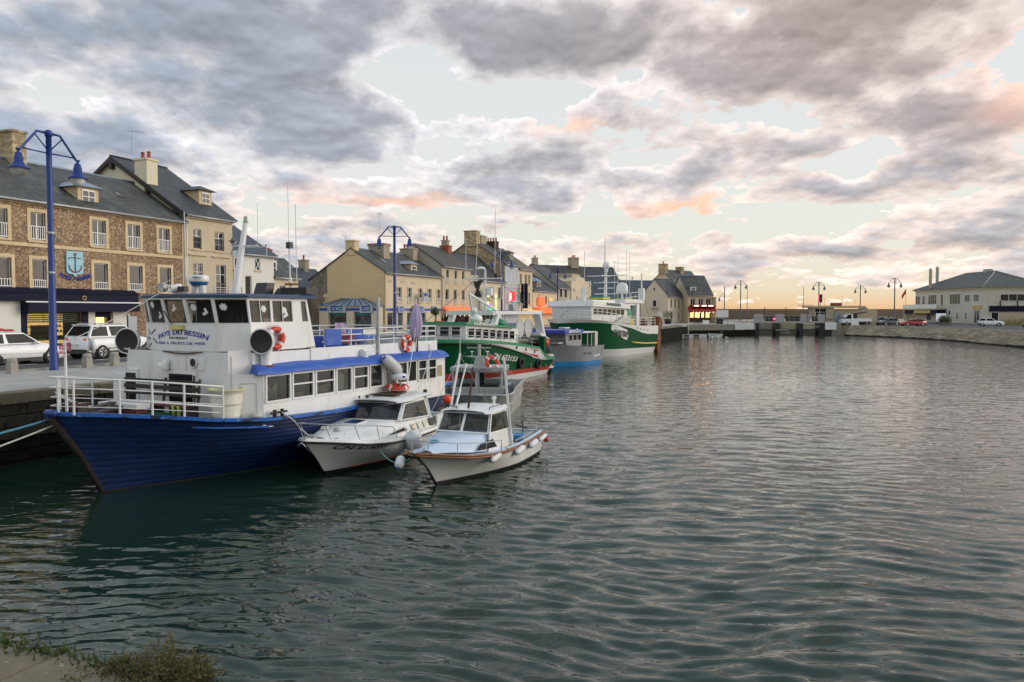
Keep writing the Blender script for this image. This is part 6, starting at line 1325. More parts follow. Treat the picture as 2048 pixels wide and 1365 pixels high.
# local: port side plane at y=-.35 .. boat extends to y=+2.6
HW=Hull([dict(x0=.5,x1=5.0,z=-.3,B=1.1,b0=.2,sm=.25,p=1.6,ts=1.),dict(x0=.15,x1=5.2,z=.0,B=1.2,b0=.25,sm=.22,p=1.8,ts=1.),dict(x0=-.25,x1=5.3,z=[(0,1.0),(.1,.95),(.3,1.15),(1,1.2)],B=1.15,b0=.45,sm=.2,p=2.,ts=1.)])
off=Vector((0,1.05,0))
def sh(mb): mb.v=[(p[0],p[1]+1.05,p[2]) for p in mb.v]; return mb
m=MB(); HW.band(m,0,1,2); sh(m).build('underwater_hull','antifoul_dark',Wk)
m=MB(); HW.band(m,1,2,3); sh(m).build('hull_side','alu',Wk)
m=MB(); HW.band(m,1.45,2,2,off=-.07,transom=False); HW.deck(m,1.45,0,.05); sh(m).build('deck_well','alu_grey',Wk)
m=MB()
for sd in (-1,1): m.tube(HW.line(2,sd),.035,6); m.tube(HW.line(1.55,sd,0,1,.02),.03,6)
a,b=HW.P(2,0,-1),HW.P(2,0,1); m.tube([a,b],.035,6); sh(m).build('gunwale_tube','alu',Wk)
m=MB(); a,b,c,d=HW.P(2,0,-1),HW.P(2,0,1),HW.P(1,0,1),HW.P(1,0,-1); m.quad(a,b,c,d); sh(m).build('bow_plate','alu_grey',Wk)
# wheelhouse
def wq(x,y,z): return (x,y+1.05,z)
x0,x1,y0,y1=1.7,3.6,-1.0,1.25
m=MB(); m.box(x0,x1,y0+1.05,y1+1.05,.55,1.08); m.build('wheelhouse_base','alu',Wk)
for (a,b,c,d,nm) in ((wq(x0,y1,1.08),wq(x0,.12,1.08),wq(x0,.12,1.86),wq(x0,y1,1.86),'front_window'),(wq(x0,.12,1.08),wq(x0,y0,1.08),wq(x0,y0,1.86),wq(x0,.12,1.86),'front_window'),(wq(x0,y0,1.08),wq(x1,y0,1.08),wq(x1,y0,1.86),wq(x0,y0,1.86),'side_window'),(wq(x1,y0,1.08),wq(x1,y1,1.08),wq(x1,y1,1.86),wq(x1,y0,1.86),'rear_window'),(wq(x1,y1,1.08),wq(x0,y1,1.08),wq(x0,y1,1.86),wq(x1,y1,1.86),'side_window')): pane_facet(Wk,a,b,c,d,.08,.09,'alu','glass_clear',.04,nm)
m=MB(); m.box(x0-.12,x1+.05,y0+.98,y1+1.12,1.86,2.02); m.build('wheelhouse_roof','alu',Wk)
m=MB(); m.text('LE MARIE CHARLE II',(x0-.125,1.05+.15,1.89),(0,-1,0),(0,0,1),.12,.006,width=1.4); m.build('name_lettering','letter_black',Wk)
m=MB(); m.box(2.6,2.75,1.0,1.3,1.0,1.75); m.build('hanging_oilskin','car_navy',Wk); MB().box(2.0,2.3,.3,2.1,1.0,1.2).build('console','interior_dark',Wk)
m=MB(); m.prism([(.85,2.02),(1.45,2.02),(1.32,2.45),(1.02,2.45)],'x',2.2,2.5); m.box(2.2,2.5,.65,1.7,2.45,2.48); m.cyl((2.35,1.18,2.48),(2.35,1.18,3.0),.07,n=8); m.bar((2.35,.65,2.85),(2.35,1.75,2.85),.06,.05); m.build('light_mast','alu',Wk)
m=MB()
for y in (.8,1.5): m.cyl((2.3,y,2.48),(2.3,y,2.66),.02,n=6); m.ball((2.3,y,2.68),(.09,.09,.03),8,5)
each(m,'gps_mushroom','radar_white',Wk)
m=MB()
for y in (.68,1.72): m.box(2.3,2.42,y-.06,y+.06,2.88,3.02)
for y in (.55,1.85): m.box(2.3,2.4,y-.06,y+.06,2.52,2.62)
each(m,'nav_lamp','dark_metal',Wk)
lifebuoy('orange horseshoe lifebuoy on the wheelhouse roof of the aluminium workboat',W_(Wk,(2.0,.55,2.2)),Matrix.Rotation(.6,3,'Z')@rotm(62,'X'),.36)
m=MB(); m.cyl((.35,.2,1.0),(.35,2.0,1.0),.02,n=5); m.cyl((.7,-.1,1.2),(.7,2.2,1.2),.018,n=5)
for y in (.2,1.0,1.9): m.cyl((.5,y,.6),(.5,y,1.2),.016,n=5)
m.build('bow_rail','alu',Wk)
MB().box(3.8,5.2,.0,.6,.6,1.05).build('deck_locker','alu_grey',Wk)
o=MB().ball((0,0,0),.17,12,9).build('buoy','orange'); put(tag(o,'round orange buoy hanging at the stern of the blue boat beside the workboat','buoy'),W_(B,(11.7,-2.85,1.25)))
# ---------------------------------------------------------------- trawlers
def trawler_num(): pass
G=thing('green_trawler','green and white trawler with red waterline stripe and covered foredeck, middle of the moored row','boat',(0,0,0),math.radians(65))
c_,s_=math.cos(math.radians(65)),math.sin(math.radians(65)); lx,ly=8.4,-2.5
G.location=(-.44-(lx*c_-ly*s_),48.065-(lx*s_+ly*c_),0)
zt=[(0,3.0),(.05,2.96),(.27,2.85),(.55,2.52),(.82,2.05),(.8201,1.35),(1,1.25)]
zw=[(0,2.66),(.13,2.66),(.27,2.58),(.385,2.42),(.5,2.15),(.64,1.74),(.78,1.28),(.88,1.08),(1,1.02)]
def lvl(z,x0,x1,B_,**k): return dict(x0=x0,x1=x1,z=z,B=B_,**k)
HG=Hull([lvl(-.6,1.9,15.5,1.6,sm=.5,p=1.5,ts=.8),lvl(0.,1.5,16.2,2.3,sm=.45,p=1.6,ts=.9),lvl([(0,.45),(.5,.42),(1,.30)],1.35,16.3,2.4,sm=.43,p=1.7,ts=.92),lvl([(0,.95),(.5,.74),(1,.55)],1.2,16.35,2.48,sm=.42,p=1.75,ts=.93),lvl(zw,.35,16.5,2.65,sm=.38,p=2.1,ts=.94),lvl([(a,b-.18) for a,b in zt],.05,16.5,2.72,sm=.36,p=2.3,ts=.95),lvl(zt,.0,16.5,2.74,sm=.36,p=2.3,ts=.95)])
for l0,l1,nm,mt,n in ((0,1,'underwater_hull','antifoul_dark',1),(1,2,'white_boot','tr_white',1),(2,3,'red_stripe','tr_red',1),(3,4,'green_side','tr_green',5),(4,5,'white_bulwark','tr_white',2),(5,6,'green_cap','tr_green_l',1)):
    m=MB(); HG.band(m,l0,l1,n); m.build(nm,mt,G)
m=MB(); HG.deck(m,4.6,0,.05); m.build('deck','grey_hull',G)
m=MB(); HG.band(m,4.6,6,1,off=-.1,transom=False); m.build('bulwark_lining','tr_white',G)
m=MB()
for sd in (-1,1): m.tube(HG.line(4,sd,0,.8,.03),.05,6)
m.build('knuckle_rail','black_paint',G)
m=MB()
for k,(x,w) in enumerate(((9.7,.16),(11.2,.14),(12.7,.12))):
    p=HG.at(4.5,x,-1); m.lathe([(0,0),(w,.0)],14,p+Vector((0,-.03,.12)),rotm(90,'X'))
each(m,'porthole','black_paint',G)
m=MB(); wrap_text(m,'CN 633153',HG,6.2,9.9,3.45,3.72,.03,.25); m.build('hull_number','number_white',G)
m=MB(); p=[HG.at(l,x,-1)+Vector((0,-.035,0)) for l,x in ((4.25,10.2),(4.12,13.4),(4.42,13.35),(4.30,12.0))]; m.quad(*p); p=[HG.at(l,x,-1)+Vector((0,-.035,0)) for l,x in ((4.88,11.4),(4.80,13.35),(4.95,13.3))]; m.quad(*p); each(m,'red_flash','tr_red',G)
# wheelhouse forward
m=MB(); m.prism([(4.7,2.6),(12.0,2.3),(12.0,3.3),(11.0,3.36),(4.6,3.70)],'y',-1.75,1.9); m.build('wheelhouse_wall','tr_white',G)
m=MB(); m.prism([(4.3,3.70),(11.1,3.36),(11.2,3.46),(4.3,3.86)],'y',-1.98,2.1); m.build('wheelhouse_roof','tr_green_l',G)
m=MB(); m.text('INDEPENDANT',(6.6,-2.0,3.60),(1,0,-.05),(0,0,1),.26,.02,width=2.9); m.build('name_lettering','number_white',G)
for i in range(7):
    x=4.85+i*.95; z=3.50-i*.05; w=MB().box(x,x+.80,-1.79,-1.753,z-.62,z+.03).build('wheelhouse_window','tr_white',G); MB().box(x+.06,x+.74,-1.802,-1.792,z-.56,z-.03).build('pane','glass',w)
for i in range(4):
    y=-1.5+i*.8; w=MB().box(4.58,4.625,y,y+.7,2.95,3.6).build('wheelhouse_window','tr_white',G); MB().box(4.57,4.578,y+.06,y+.64,3.0,3.55).build('pane','glass',w)
m=MB(); m.box(4.6,12.2,-1.6,1.7,2.1,2.62); m.build('deckhouse_base','tr_white',G)
# gantry, net drums, mast, derrick
m=MB(); m.box(8.6,16.6,-1.7,-1.45,4.28,4.50); m.box(8.6,16.6,1.5,1.75,4.28,4.50); m.box(8.4,8.75,-1.7,1.75,4.24,4.52); m.box(16.3,16.6,-1.7,1.75,4.28,4.5)
for y in (-1.6,1.6): m.bar((9.1,y,4.3),(8.5,y,3.4),.35,.3); m.bar((15.6,y,4.3),(16.5,y,2.6),.55,.28)
m.build('gantry','tr_white',G)
m=MB(); m.add([(15.6,-1.9,2.75),(17.5,-1.9,2.40),(17.5,1.9,2.40),(15.6,1.9,2.75),(15.6,-1.9,3.0),(15.6,1.9,3.0)],[(0,1,2,3),(4,5,2,1),(0,4,1),(3,2,5),(0,3,5,4)]); m.build('shelter_visor','tr_white',G)
m=MB(); m.bar((15.2,-2.2,1.3),(15.2,-2.2,2.7),.45,.4); m.build('gallows_post','tr_green',G)
for x in (13.3,14.7):
    m=MB(); m.cyl((x,-1.3,3.3),(x,1.2,3.3),.38,n=14); d_=m.build('net_drum','grey_hull',G)
    for y in (-1.3,1.2): MB().cyl((x,y-.04,3.3),(x,y+.04,3.3),.66,n=18).build('drum_flange','galv',d_)
mx,my=9.4,-.6
m=MB(); m.cyl((mx,my,4.4),(mx,my,7.2),.10,.07,n=8); m.bar((mx,my-1.2,6.6),(mx,my+1.5,6.6),.08,.08); m.bar((mx,my-1.4,5.3),(mx,my+1.4,5.3),.06,.06); m.build('mast','tr_white',G)
m=MB(); m.cyl((mx,my+1.4,6.6),(mx,my+1.4,9.3),.02,n=5); m.cyl((mx,my-.7,6.6),(mx+.1,my-.7,11.0),.02,n=5); m.cyl((mx,my+.7,6.6),(mx-.1,my+.5,9.0),.025,n=5); m.cyl((mx,my-1.2,5.3),(mx,my-1.1,8.5),.018,n=5); each(m,'whip_aerial','number_white',G)
m=MB(); m.add([(mx,my+.2,6.5),(mx,my+.9,6.4),(mx,my+.55,5.7)],[(0,1,2)]); m.add([(mx,my+.2,5.4),(mx,my+.9,5.4),(mx,my+.55,6.0)],[(0,1,2)]); m.box(mx-.1,mx+.1,my-.9,my-.7,6.65,6.9); each(m,'day_shape','black_paint',G)
m=MB(); m.lathe([(0,0),(.28,0),(.28,.08),(.14,.16),(0,.17)],12,(mx,my+.3,7.2)); m.box(mx-.15,mx+.15,my-.5,my-.2,5.5,6.0); each(m,'mast_instrument','radar_white',G)
m=MB(); m.bar((5.9,-1.3,5.55),(10.4,-1.0,4.5),.11,.11); m.bar((5.9,-1.3,5.55),(6.9,-1.1,3.8),.10,.10); m.build('derrick','tr_white',G)
m=MB(); m.ball((7.0,-1.2,4.0),(.46,.40,.30),14,8); m.build('life_raft_canister','radar_white',G); m=MB(); m.ball((6.7,-1.2,4.5),.22,12,8); m.build('satellite_dome','radar_white',G)
m=MB(); m.tube([(12.2,-1.3,4.5),(12.15,-1.3,5.0),(12.3,-1.1,5.15),(13.5,-1.1,5.15),(13.6,-1.3,5.0),(13.6,-1.3,4.5)],.06,6); m.build('gantry_hoop','galv',G); m=MB(); m.box(12.3,13.4,-1.2,-.9,4.52,4.95); m.build('net_bin','grey_metal',G)
m=MB(); m.ball((11.2,-.6,3.7),(.6,.6,.32),10,6); m.build('green_net','tr_green_l',G)
for a_,b_ in (((mx,my,7.1),(16.4,-1.5,4.5)),((mx,my,7.1),(1.2,0,3.2)),((mx,my,6.6),(6.2,-1.2,5.5)),((16.4,-1.5,4.5),(16.4,-1.9,1.4)),((mx,my+1.3,6.6),(16.4,1.5,4.5))): MB().tube(sag(a_,b_,.12,6),.014,4).build('rigging_wire','dark_metal',G)
for x,y,mt in ((12.8,-.9,'rope_blue'),(12.6,.4,'orange'),(14.0,-1.4,'tub_cream'),(15.9,-1.0,'tr_green_l')): MB().ball((x,y,1.75 if x>13.5 else 2.6),(.55,.5,.28),9,5).build('net_pile',mt,G)
railing(G,[HG.at(6,x,-1)+Vector((0,.15,-.1)) for x in (1.5,3,5,7,9,11,13)],[HG.at(6,x,-1)+Vector((0,.15,-.1)) for x in (2.5,5,7.5,10,12.5)],.62,(1,.55),.022,'grey_metal')
m=MB(); m.box(13.9,16.4,-2.3,2.3,1.2,1.3); m.build('after_deck','concrete_dark',G)
m=MB(); m.box(16.4,17.3,-2.2,2.2,.35,1.35); m.build('stern_ramp','tub_cream',G); m=MB(); m.box(16.9,17.31,-2.22,-2.19,.5,.9); m.build('stern_port','black_paint',G)
for i,(x,z) in enumerate(((14.2,.65),(15.2,.62),(12.4,.7))): MB().obox(HG.at(3.25,x,-1)+Vector((0,-.02,.05)),(.3,.03,.42),(0,.15,0)).build('freeing_port','black_paint',G)
o=MB().ball((0,0,0),.33,12,9).build('buoy','orange'); put(tag(o,'orange buoy hanging between the green trawler and the grey trawler','buoy'),W_(G,(16.6,-1.8,2.2)))
# --- M : grey trawler with blue name roof
Mo=thing('grey_trawler','small grey trawler with bright blue wheelhouse roof between the two green trawlers','boat',(0,0,0),math.radians(62))
c_,s_=math.cos(math.radians(62)),math.sin(math.radians(62)); lx,ly=2.0,-1.15; Mo.location=(4.93-(lx*c_-ly*s_),62.47-(lx*s_+ly*c_),0)
HM=Hull([lvl(-.4,.9,7.2,1.0,sm=.5,p=1.5,ts=.9),lvl(0.,.5,7.5,1.55,sm=.5,p=1.5,ts=.9),lvl([(0,.42),(1,.26)],.35,7.6,1.62,sm=.47,p=1.6,ts=.9),lvl([(0,1.95),(.2,1.72),(.5,1.52),(1,1.55)],-.25,7.8,1.8,sm=.4,p=2.1,ts=.92)])
m=MB(); HM.band(m,0,1,1); m.build('underwater_hull','antifoul_dark',Mo); m=MB(); HM.band(m,1,2,1); m.build('blue_boot','hull_cyan',Mo); m=MB(); HM.band(m,2,3,3); m.build('hull_side','grey_hull',Mo)
m=MB(); HM.deck(m,2.7,0,.03); m.build('deck','concrete_dark',Mo)
m=MB(); wrap_text(m,'CN 711330',HM,3.0,4.6,2.45,2.62,.02); m.build('hull_number','letter_black',Mo)
m=MB(); m.prism([(.9,1.7),(4.0,1.6),(4.0,2.6),(.6,2.75)],'y',-1.1,1.2); m.build('wheelhouse_wall','grey_hull',Mo)
m=MB(); m.box(-.3,3.5,-1.5,1.55,2.72,2.98); m.build('wheelhouse_roof','sign_blue',Mo)
m=MB(); m.text('MENDOZA',(1.6,-1.505,2.76),(1,0,0),(0,0,1),.30,.02,width=2.3); m.build('name_lettering','sticker',Mo)
for i in range(3): w=MB().box(1.3+i*.9,2.0+i*.9,-1.14,-1.103,2.05,2.6).build('wheelhouse_window','alu',Mo); MB().box(1.36+i*.9,1.94+i*.9,-1.15,-1.142,2.1,2.55).build('pane','glass',w)
m=MB(); m.box(3.4,7.0,-1.3,1.4,2.66,2.74); m.build('shelter_roof','white_paint',Mo)
m=MB()
for x in (4.9,5.8): m.cyl((x,-1.25,1.5),(x,-1.25,2.75),.05,n=6); m.cyl((x,1.3,1.5),(x,1.3,2.75),.05,n=6)
m.box(6.4,7.0,-1.35,-1.2,1.4,2.72); m.box(6.4,7.0,1.2,1.35,1.4,2.72); each(m,'shelter_post','alu',Mo)
m=MB(); m.bar(HM.at(2.2,5.2,-1)+Vector((0,-.05,.1)),HM.at(2.2,6.8,-1)+Vector((0,-.05,.22)),.05,.10); m.build('side_fender_bar','white_paint',Mo)
m=MB(); m.cyl((5.6,0,2.8),(5.6,0,3.0),.05,n=6); m.box(2.5,3.4,-.3,.3,3.05,3.15); each(m,'roof_fitting','radar_white',Mo)
m=MB(); m.box(-.2,1.4,-.9,-.2,1.9,2.0); m.build('bow_platform','galv',Mo)
# --- K : large green trawler
K=thing('large_green_trawler','large green and white trawler with yellow side bar at the far end of the row','boat',(0,0,0),math.radians(58))
c_,s_=math.cos(math.radians(58)),math.sin(math.radians(58)); lx,ly=22.0,-3.0; K.location=(15.80-(lx*c_-ly*s_)+4.7*c_,84.76-(lx*s_+ly*c_)+4.7*s_,0); K.scale=(.79,1,1)
zt=[(0,3.75),(.1,3.72),(.25,3.55),(.45,3.22),(.7,2.95),(1,2.90)]; zg=[(0,3.35),(.1,3.42),(.25,3.32),(.45,3.0),(.6,2.68),(.7,2.32),(.78,2.08),(1,1.98)]
HK=Hull([lvl(-.6,2.2,21.5,2.0,sm=.5,p=1.5,ts=.9),lvl(0.,1.6,22,2.9,sm=.45,p=1.6,ts=.95),lvl([(0,.9),(.4,.72),(1,.55)],1.1,22.1,3.05,sm=.42,p=1.8,ts=.96),lvl(zg,.25,22.4,3.25,sm=.36,p=2.2,ts=.97),lvl(zt,.0,22.4,3.3,sm=.35,p=2.4,ts=.97)])
for l0,l1,nm,mt,n in ((0,1,'underwater_hull','rust',1),(1,2,'white_boot','tr_white',1),(2,3,'green_side','tr_green',5),(3,4,'white_bulwark','tr_white',2)):
    m=MB(); HK.band(m,l0,l1,n); m.build(nm,mt,K)
m=MB(); HK.deck(m,3.6,0,.05); m.build('deck','grey_hull',K); m=MB(); HK.band(m,3.6,4,1,off=-.1,transom=False); m.build('bulwark_lining','tr_white',K)
m=MB(); m.tube(HK.line(2.30,-1,.56,1,.06),.10,6); m.build('yellow_bar','tr_yellow',K)
m=MB()
P_=[HK.at(l,x,-1)+Vector((0,-.04,0)) for l,x in ((2.78,6.9),(2.44,10.6),(2.40,11.6),(2.60,11.9),(2.86,11.5),(3.0,8.0),(2.96,6.8))]; m.quad(*P_); m.build('number_plate','number_white',K)
m=MB(); wrap_text(m,'CN807008',HK,7.2,11.5,2.52,2.80,.065,.3)
V2=[]; 
m.build('hull_number','letter_black',K)
m=MB()
for x in (14.6,15.8,17,18.4): p=HK.at(3.5,x,-1); m.lathe([(0,0),(.12,0)],12,p+Vector((0,-.03,0)),rotm(90,'X'))
each(m,'porthole','black_paint',K)
m=MB(); m.prism([(4.6,3.2),(15.0,3.0),(15.0,4.62),(14.4,4.75),(4.2,4.95)],'y',-2.0,2.3); m.build('wheelhouse_wall','tr_white',K)
m=MB(); m.prism([(3.9,4.95),(15.4,4.72),(15.2,5.1),(4.2,5.5)],'y',-2.3,2.6); m.build('wheelhouse_roof','tr_white',K)
m=MB(); m.text('BARBAN',(10.0,-2.31,5.00),(1,0,-.03),(0,0,1),.42,.02,width=4.2); m.build('name_lettering','tr_green',K)
for i in range(7): x=4.9+i*1.35; w=MB().box(x,x+1.0,-2.05,-2.003,4.15-.01*i,4.72-.015*i).build('wheelhouse_window','dark_metal',K); MB().box(x+.06,x+.94,-2.06,-2.051,4.2-.01*i,4.67-.015*i).build('pane','glass',w)
m=MB(); m.prism([(11,3.2),(15,3.2),(15,3.9),(13,3.95),(10.2,3.3)],'y',-2.4,-2.1); m.build('side_fairing','alu',K)
m=MB(); m.box(6.4,13.4,-1.2,1.6,5.3,5.6); m.box(14.0,19.8,-1.6,1.9,5.1,5.35); m.build('upper_house','tr_white',K)
for x in (10.4,17.8): m=MB(); m.box(x,x+2.0,-1.0,.6,5.55,6.0); f_=m.build('funnel_box','tr_green_l',K); MB().box(x-.01,x+2.01,-1.01,.61,5.72,5.86).build('funnel_band','tr_yellow',f_)
m=MB(); m.cyl((13.6,0,5.5),(13.9,0,8.7),.22,.10,n=8)
for z,w in ((6.3,1.3),(6.9,.9),(7.5,1.4),(8.2,2.2)): m.bar((13.8,-w,z),(13.8,w,z),.10,.09); m.bar((13.8-w*.6,0,z),(13.8+w*.6,0,z),.09,.09)
m.build('mast','tr_white',K)
m=MB(); m.ball((13.9,0,9.3),(.5,.4,.42),14,8); m.cyl((13.9,0,8.6),(13.9,0,9.0),.2,n=10); m.build('satellite_dome','radar_white',K)
m=MB(); m.cyl((17.4,-.6,5.6),(17.4,-.6,6.5),.12,n=6); m.lathe([(0,6.4),(.62,6.4),(.66,6.6),(.62,7.2),(.4,7.5),(0,7.6)],14,(17.4,-.6,0)); m.build('satellite_dome','radar_white',K)
for a_,b_ in (((13.9,0,8.6),(1.0,0,3.9)),((13.9,0,8.6),(21.2,-1.6,7.0)),((13.9,0,8.2),(6,-.5,6.6)),((21.2,-1.6,7.0),(22.2,-2.4,3.2))): MB().tube(sag(a_,b_,.15,6),.018,4).build('rigging_wire','dark_metal',K)
m=MB()
for x,y,h in ((9.5,.8,10.6),(11,-.9,11.2),(15.2,.6,12.4),(16,-.6,10.6),(16.8,1.2,11.2),(18.8,-1,11.0),(19.4,1,10.0),(20.6,0,11.2)): m.cyl((x,y,5.4),(x,y,h),.03,n=5)
each(m,'whip_aerial','number_white',K)
m=MB(); m.box(19.2,20.2,-1.7,-1.2,2.9,5.6); m.box(19.2,20.2,1.5,2.0,2.9,5.6); m.box(15,21.6,-1.8,2.1,5.35,5.75); m.cyl((21.2,-1.6,5.7),(21.2,-1.6,8.6),.08,n=6); m.box(20.9,21.5,-1.9,-1.3,5.7,7.0); m.build('stern_gantry','tr_white',K)
m=MB(); m.cyl((17.6,-1.4,3.9),(17.6,1.4,3.9),.95,n=16); m.build('net_drum','tr_green_l',K)
m=MB(); m.add([(21.2,-.4,8.3),(21.7,-.4,8.3),(21.45,-.4,7.7)],[(0,1,2)]); m.add([(21.2,-.4,6.4),(21.7,-.4,6.4),(21.45,-.4,7.0)],[(0,1,2)]); each(m,'day_shape','black_paint',K)
m=MB(); m.bar((4.8,-1.7,3.4),(6.0,-.6,6.7),.09,.09); m.bar((6.2,.9,3.4),(6.0,-.3,6.7),.09,.09); m.cyl((6.0,-.5,3.3),(6.0,-.5,6.8),.2,n=8); m.build('tripod_mast','tr_white',K)
rl=[HK.at(4,x,-1)+Vector((0,.12,0)) for x in (.6,1.6,3,5,7.5,10,13,16,19,21.5)]; railing(K,rl,[HK.at(4,x,-1)+Vector((0,.12,0)) for x in (.8,2,3.4,5,6.6,8.4,10.2,12,14,16,18,20,21.5)],.85,(1,.68,.34),.025)
railing(K,[(14,-1.6,5.35),(21.4,-1.6,5.75)],[(x,-1.6,5.4) for x in (14.5,16,17.5,19,20.5)],.9,(1,.5),.03)
m=MB(); m.prism([(22.5,.1),(23.3,-.6),(23.9,1.5),(23.5,2.4),(24.4,2.9),(24.2,3.6),(23.4,3.9),(22.8,2.6),(22.3,2.9)],'y',-3.1,-2.2); m.build('trawl_door','rust',K); MB().prism([(22.4,1.2),(23.3,1.0),(23.4,3.4),(22.6,3.6)],'y',-1.6,-.4).build('trawl_door','rust',K)
m=MB(); m.box(16.6,17.1,-2.9,-2.85,2.5,3.6) if False else m.box(15.6,16.8,-2.2,-1.9,3.0,3.7); m.build('yellow_winch','tr_yellow',K)
# ================================================================ street furniture, vehicles, plants
def street_lamp(label,x,y,rz,blue=True,H=9.66,z=QZ,detail=True,single=False):
    o=thing('street_lamp',label,'street lamp',(x,y,z),rz,'double-armed harbour street lamps'); mt='lamp_blue' if blue else 'lamp_grey'; n=12 if detail else 7
    m=MB(); m.lathe([(.17,0),(.17,.12),(.15,.16),(.135,3.5),(.125,3.55),(.11,8.4),(.105,H-.25),(.14,H-.24),(.14,H-.05),(.10,H),(0,H)],n); m.build('pole',mt,o)
    if detail:
        for q in (3.9,5.5): MB().lathe([(.135,q),(.15,q+.01),(.15,q+.09),(.13,q+.1)],n).build('collar','galv',o)
    for sd in ((1,) if single else (-1,1)):
        m=MB(); k=.055 if detail else .05; m.tube([(sd*.08,0,H-.12),(sd*.5,0,H-.12),(sd*1.22,0,H-.98),(sd*1.36,0,H-.98)],k,6); m.tube([(sd*.1,0,H-.75),(sd*.6,0,H-.24)],.028,5); m.tube([(sd*.1,0,H-.92),(sd*1.15,0,H-.90)],.03,5); m.build('arm',mt,o)
        cx=sd*1.28; h=MB(); h.lathe([(0,-.02),(.05,-.03),(.05,-.1),(.13,-.16),(.15,-.3),(.175,-.32),(.17,-.5),(.21,-.52),(.24,-.6),(.33,-.68),(.40,-.73),(.40,-.76),(.22,-.74)],n+2,(cx,0,H-.98)); hd=h.build('lamp_head',mt,o)
        MB().lathe([(.29,-.75),(.28,-.86),(.22,-.97),(.12,-1.04),(0,-1.06)],n+2,(cx,0,H-.98)).build('globe','glass_globe',hd)
    return o
street_lamp('tall blue double-armed street lamp nearest the camera, in front of the flint house',-18.65,31.2,SA)
street_lamp('blue double-armed street lamp in front of the bank building',-10.0,65.6,math.radians(10))
street_lamp('blue double-armed street lamp behind the mast of the green trawler',-1.3,97,math.radians(10),detail=False)
street_lamp('blue double-armed street lamp by the orange shop sign',7.6,128,math.radians(10),detail=False)
street_lamp('double-armed lamp with dark heads left of the lock bridge',54.4,183,0,False,detail=False)
street_lamp('double-armed lamp rising behind the lock control building',71.8,180,0,False,z=1.7,detail=False)
street_lamp('double-armed lamp standing above the pale water tower stand',86.5,191,0,False,z=1.7,H=9.2,detail=False)
street_lamp('double-armed lamp on the right quay beside the parked dark cars',79.6,160,0,False,z=1.7,detail=False)
street_lamp('lamp at the right edge of the picture showing only one head',84.2,124,0,False,z=1.7,H=9.9,detail=False)
street_lamp('single-armed small lamp on the far quay past the restaurant',52.5,190,math.pi,False,H=6.8,detail=False,single=True)
for i,(x,y,h,lb) in enumerate(((57.5,188,9.0,'slim bare mast right beside the lamp at the lock bridge'),(70.5,186,8.6,'slim mast left of the lock control lookout'))):
    o=MB().cyl((0,0,0),(0,0,h),.09,.05,n=6).build('mast_pole','lamp_grey'); put(tag(o,lb,'mast'),(x,y,1.9))
# stone bollards along the kerb
bm=None; names=['stone bollard cut by the left picture edge','left stone bollard below the white off-roader','right stone bollard below the white off-roader']
for (t,s_,lb) in ((4.9,6.9,names[0]),(8.2,6.95,names[1]),(9.55,6.95,names[2]),(12.2,7.0,'stone bollard hidden behind the blue boat cowl')):
    o=thing('bollard',lb,'bollard',S(t,s_,QZ),SA,'stone bollards along the kerb')
    m=MB(); m.grid([[(sx*w,sy*w,z) for sx,sy in ((-1,-1),(1,-1),(1,1),(-1,1))] for w,z in ((.15,0),(.145,.4),(.13,.42),(.13,.45))],False,True); m.build('shaft','kerb_stone',o)
    MB().lathe([(.17,.45),(.175,.5),(.16,.57),(.1,.6),(0,.61)],10).build('cap','kerb_stone',o)
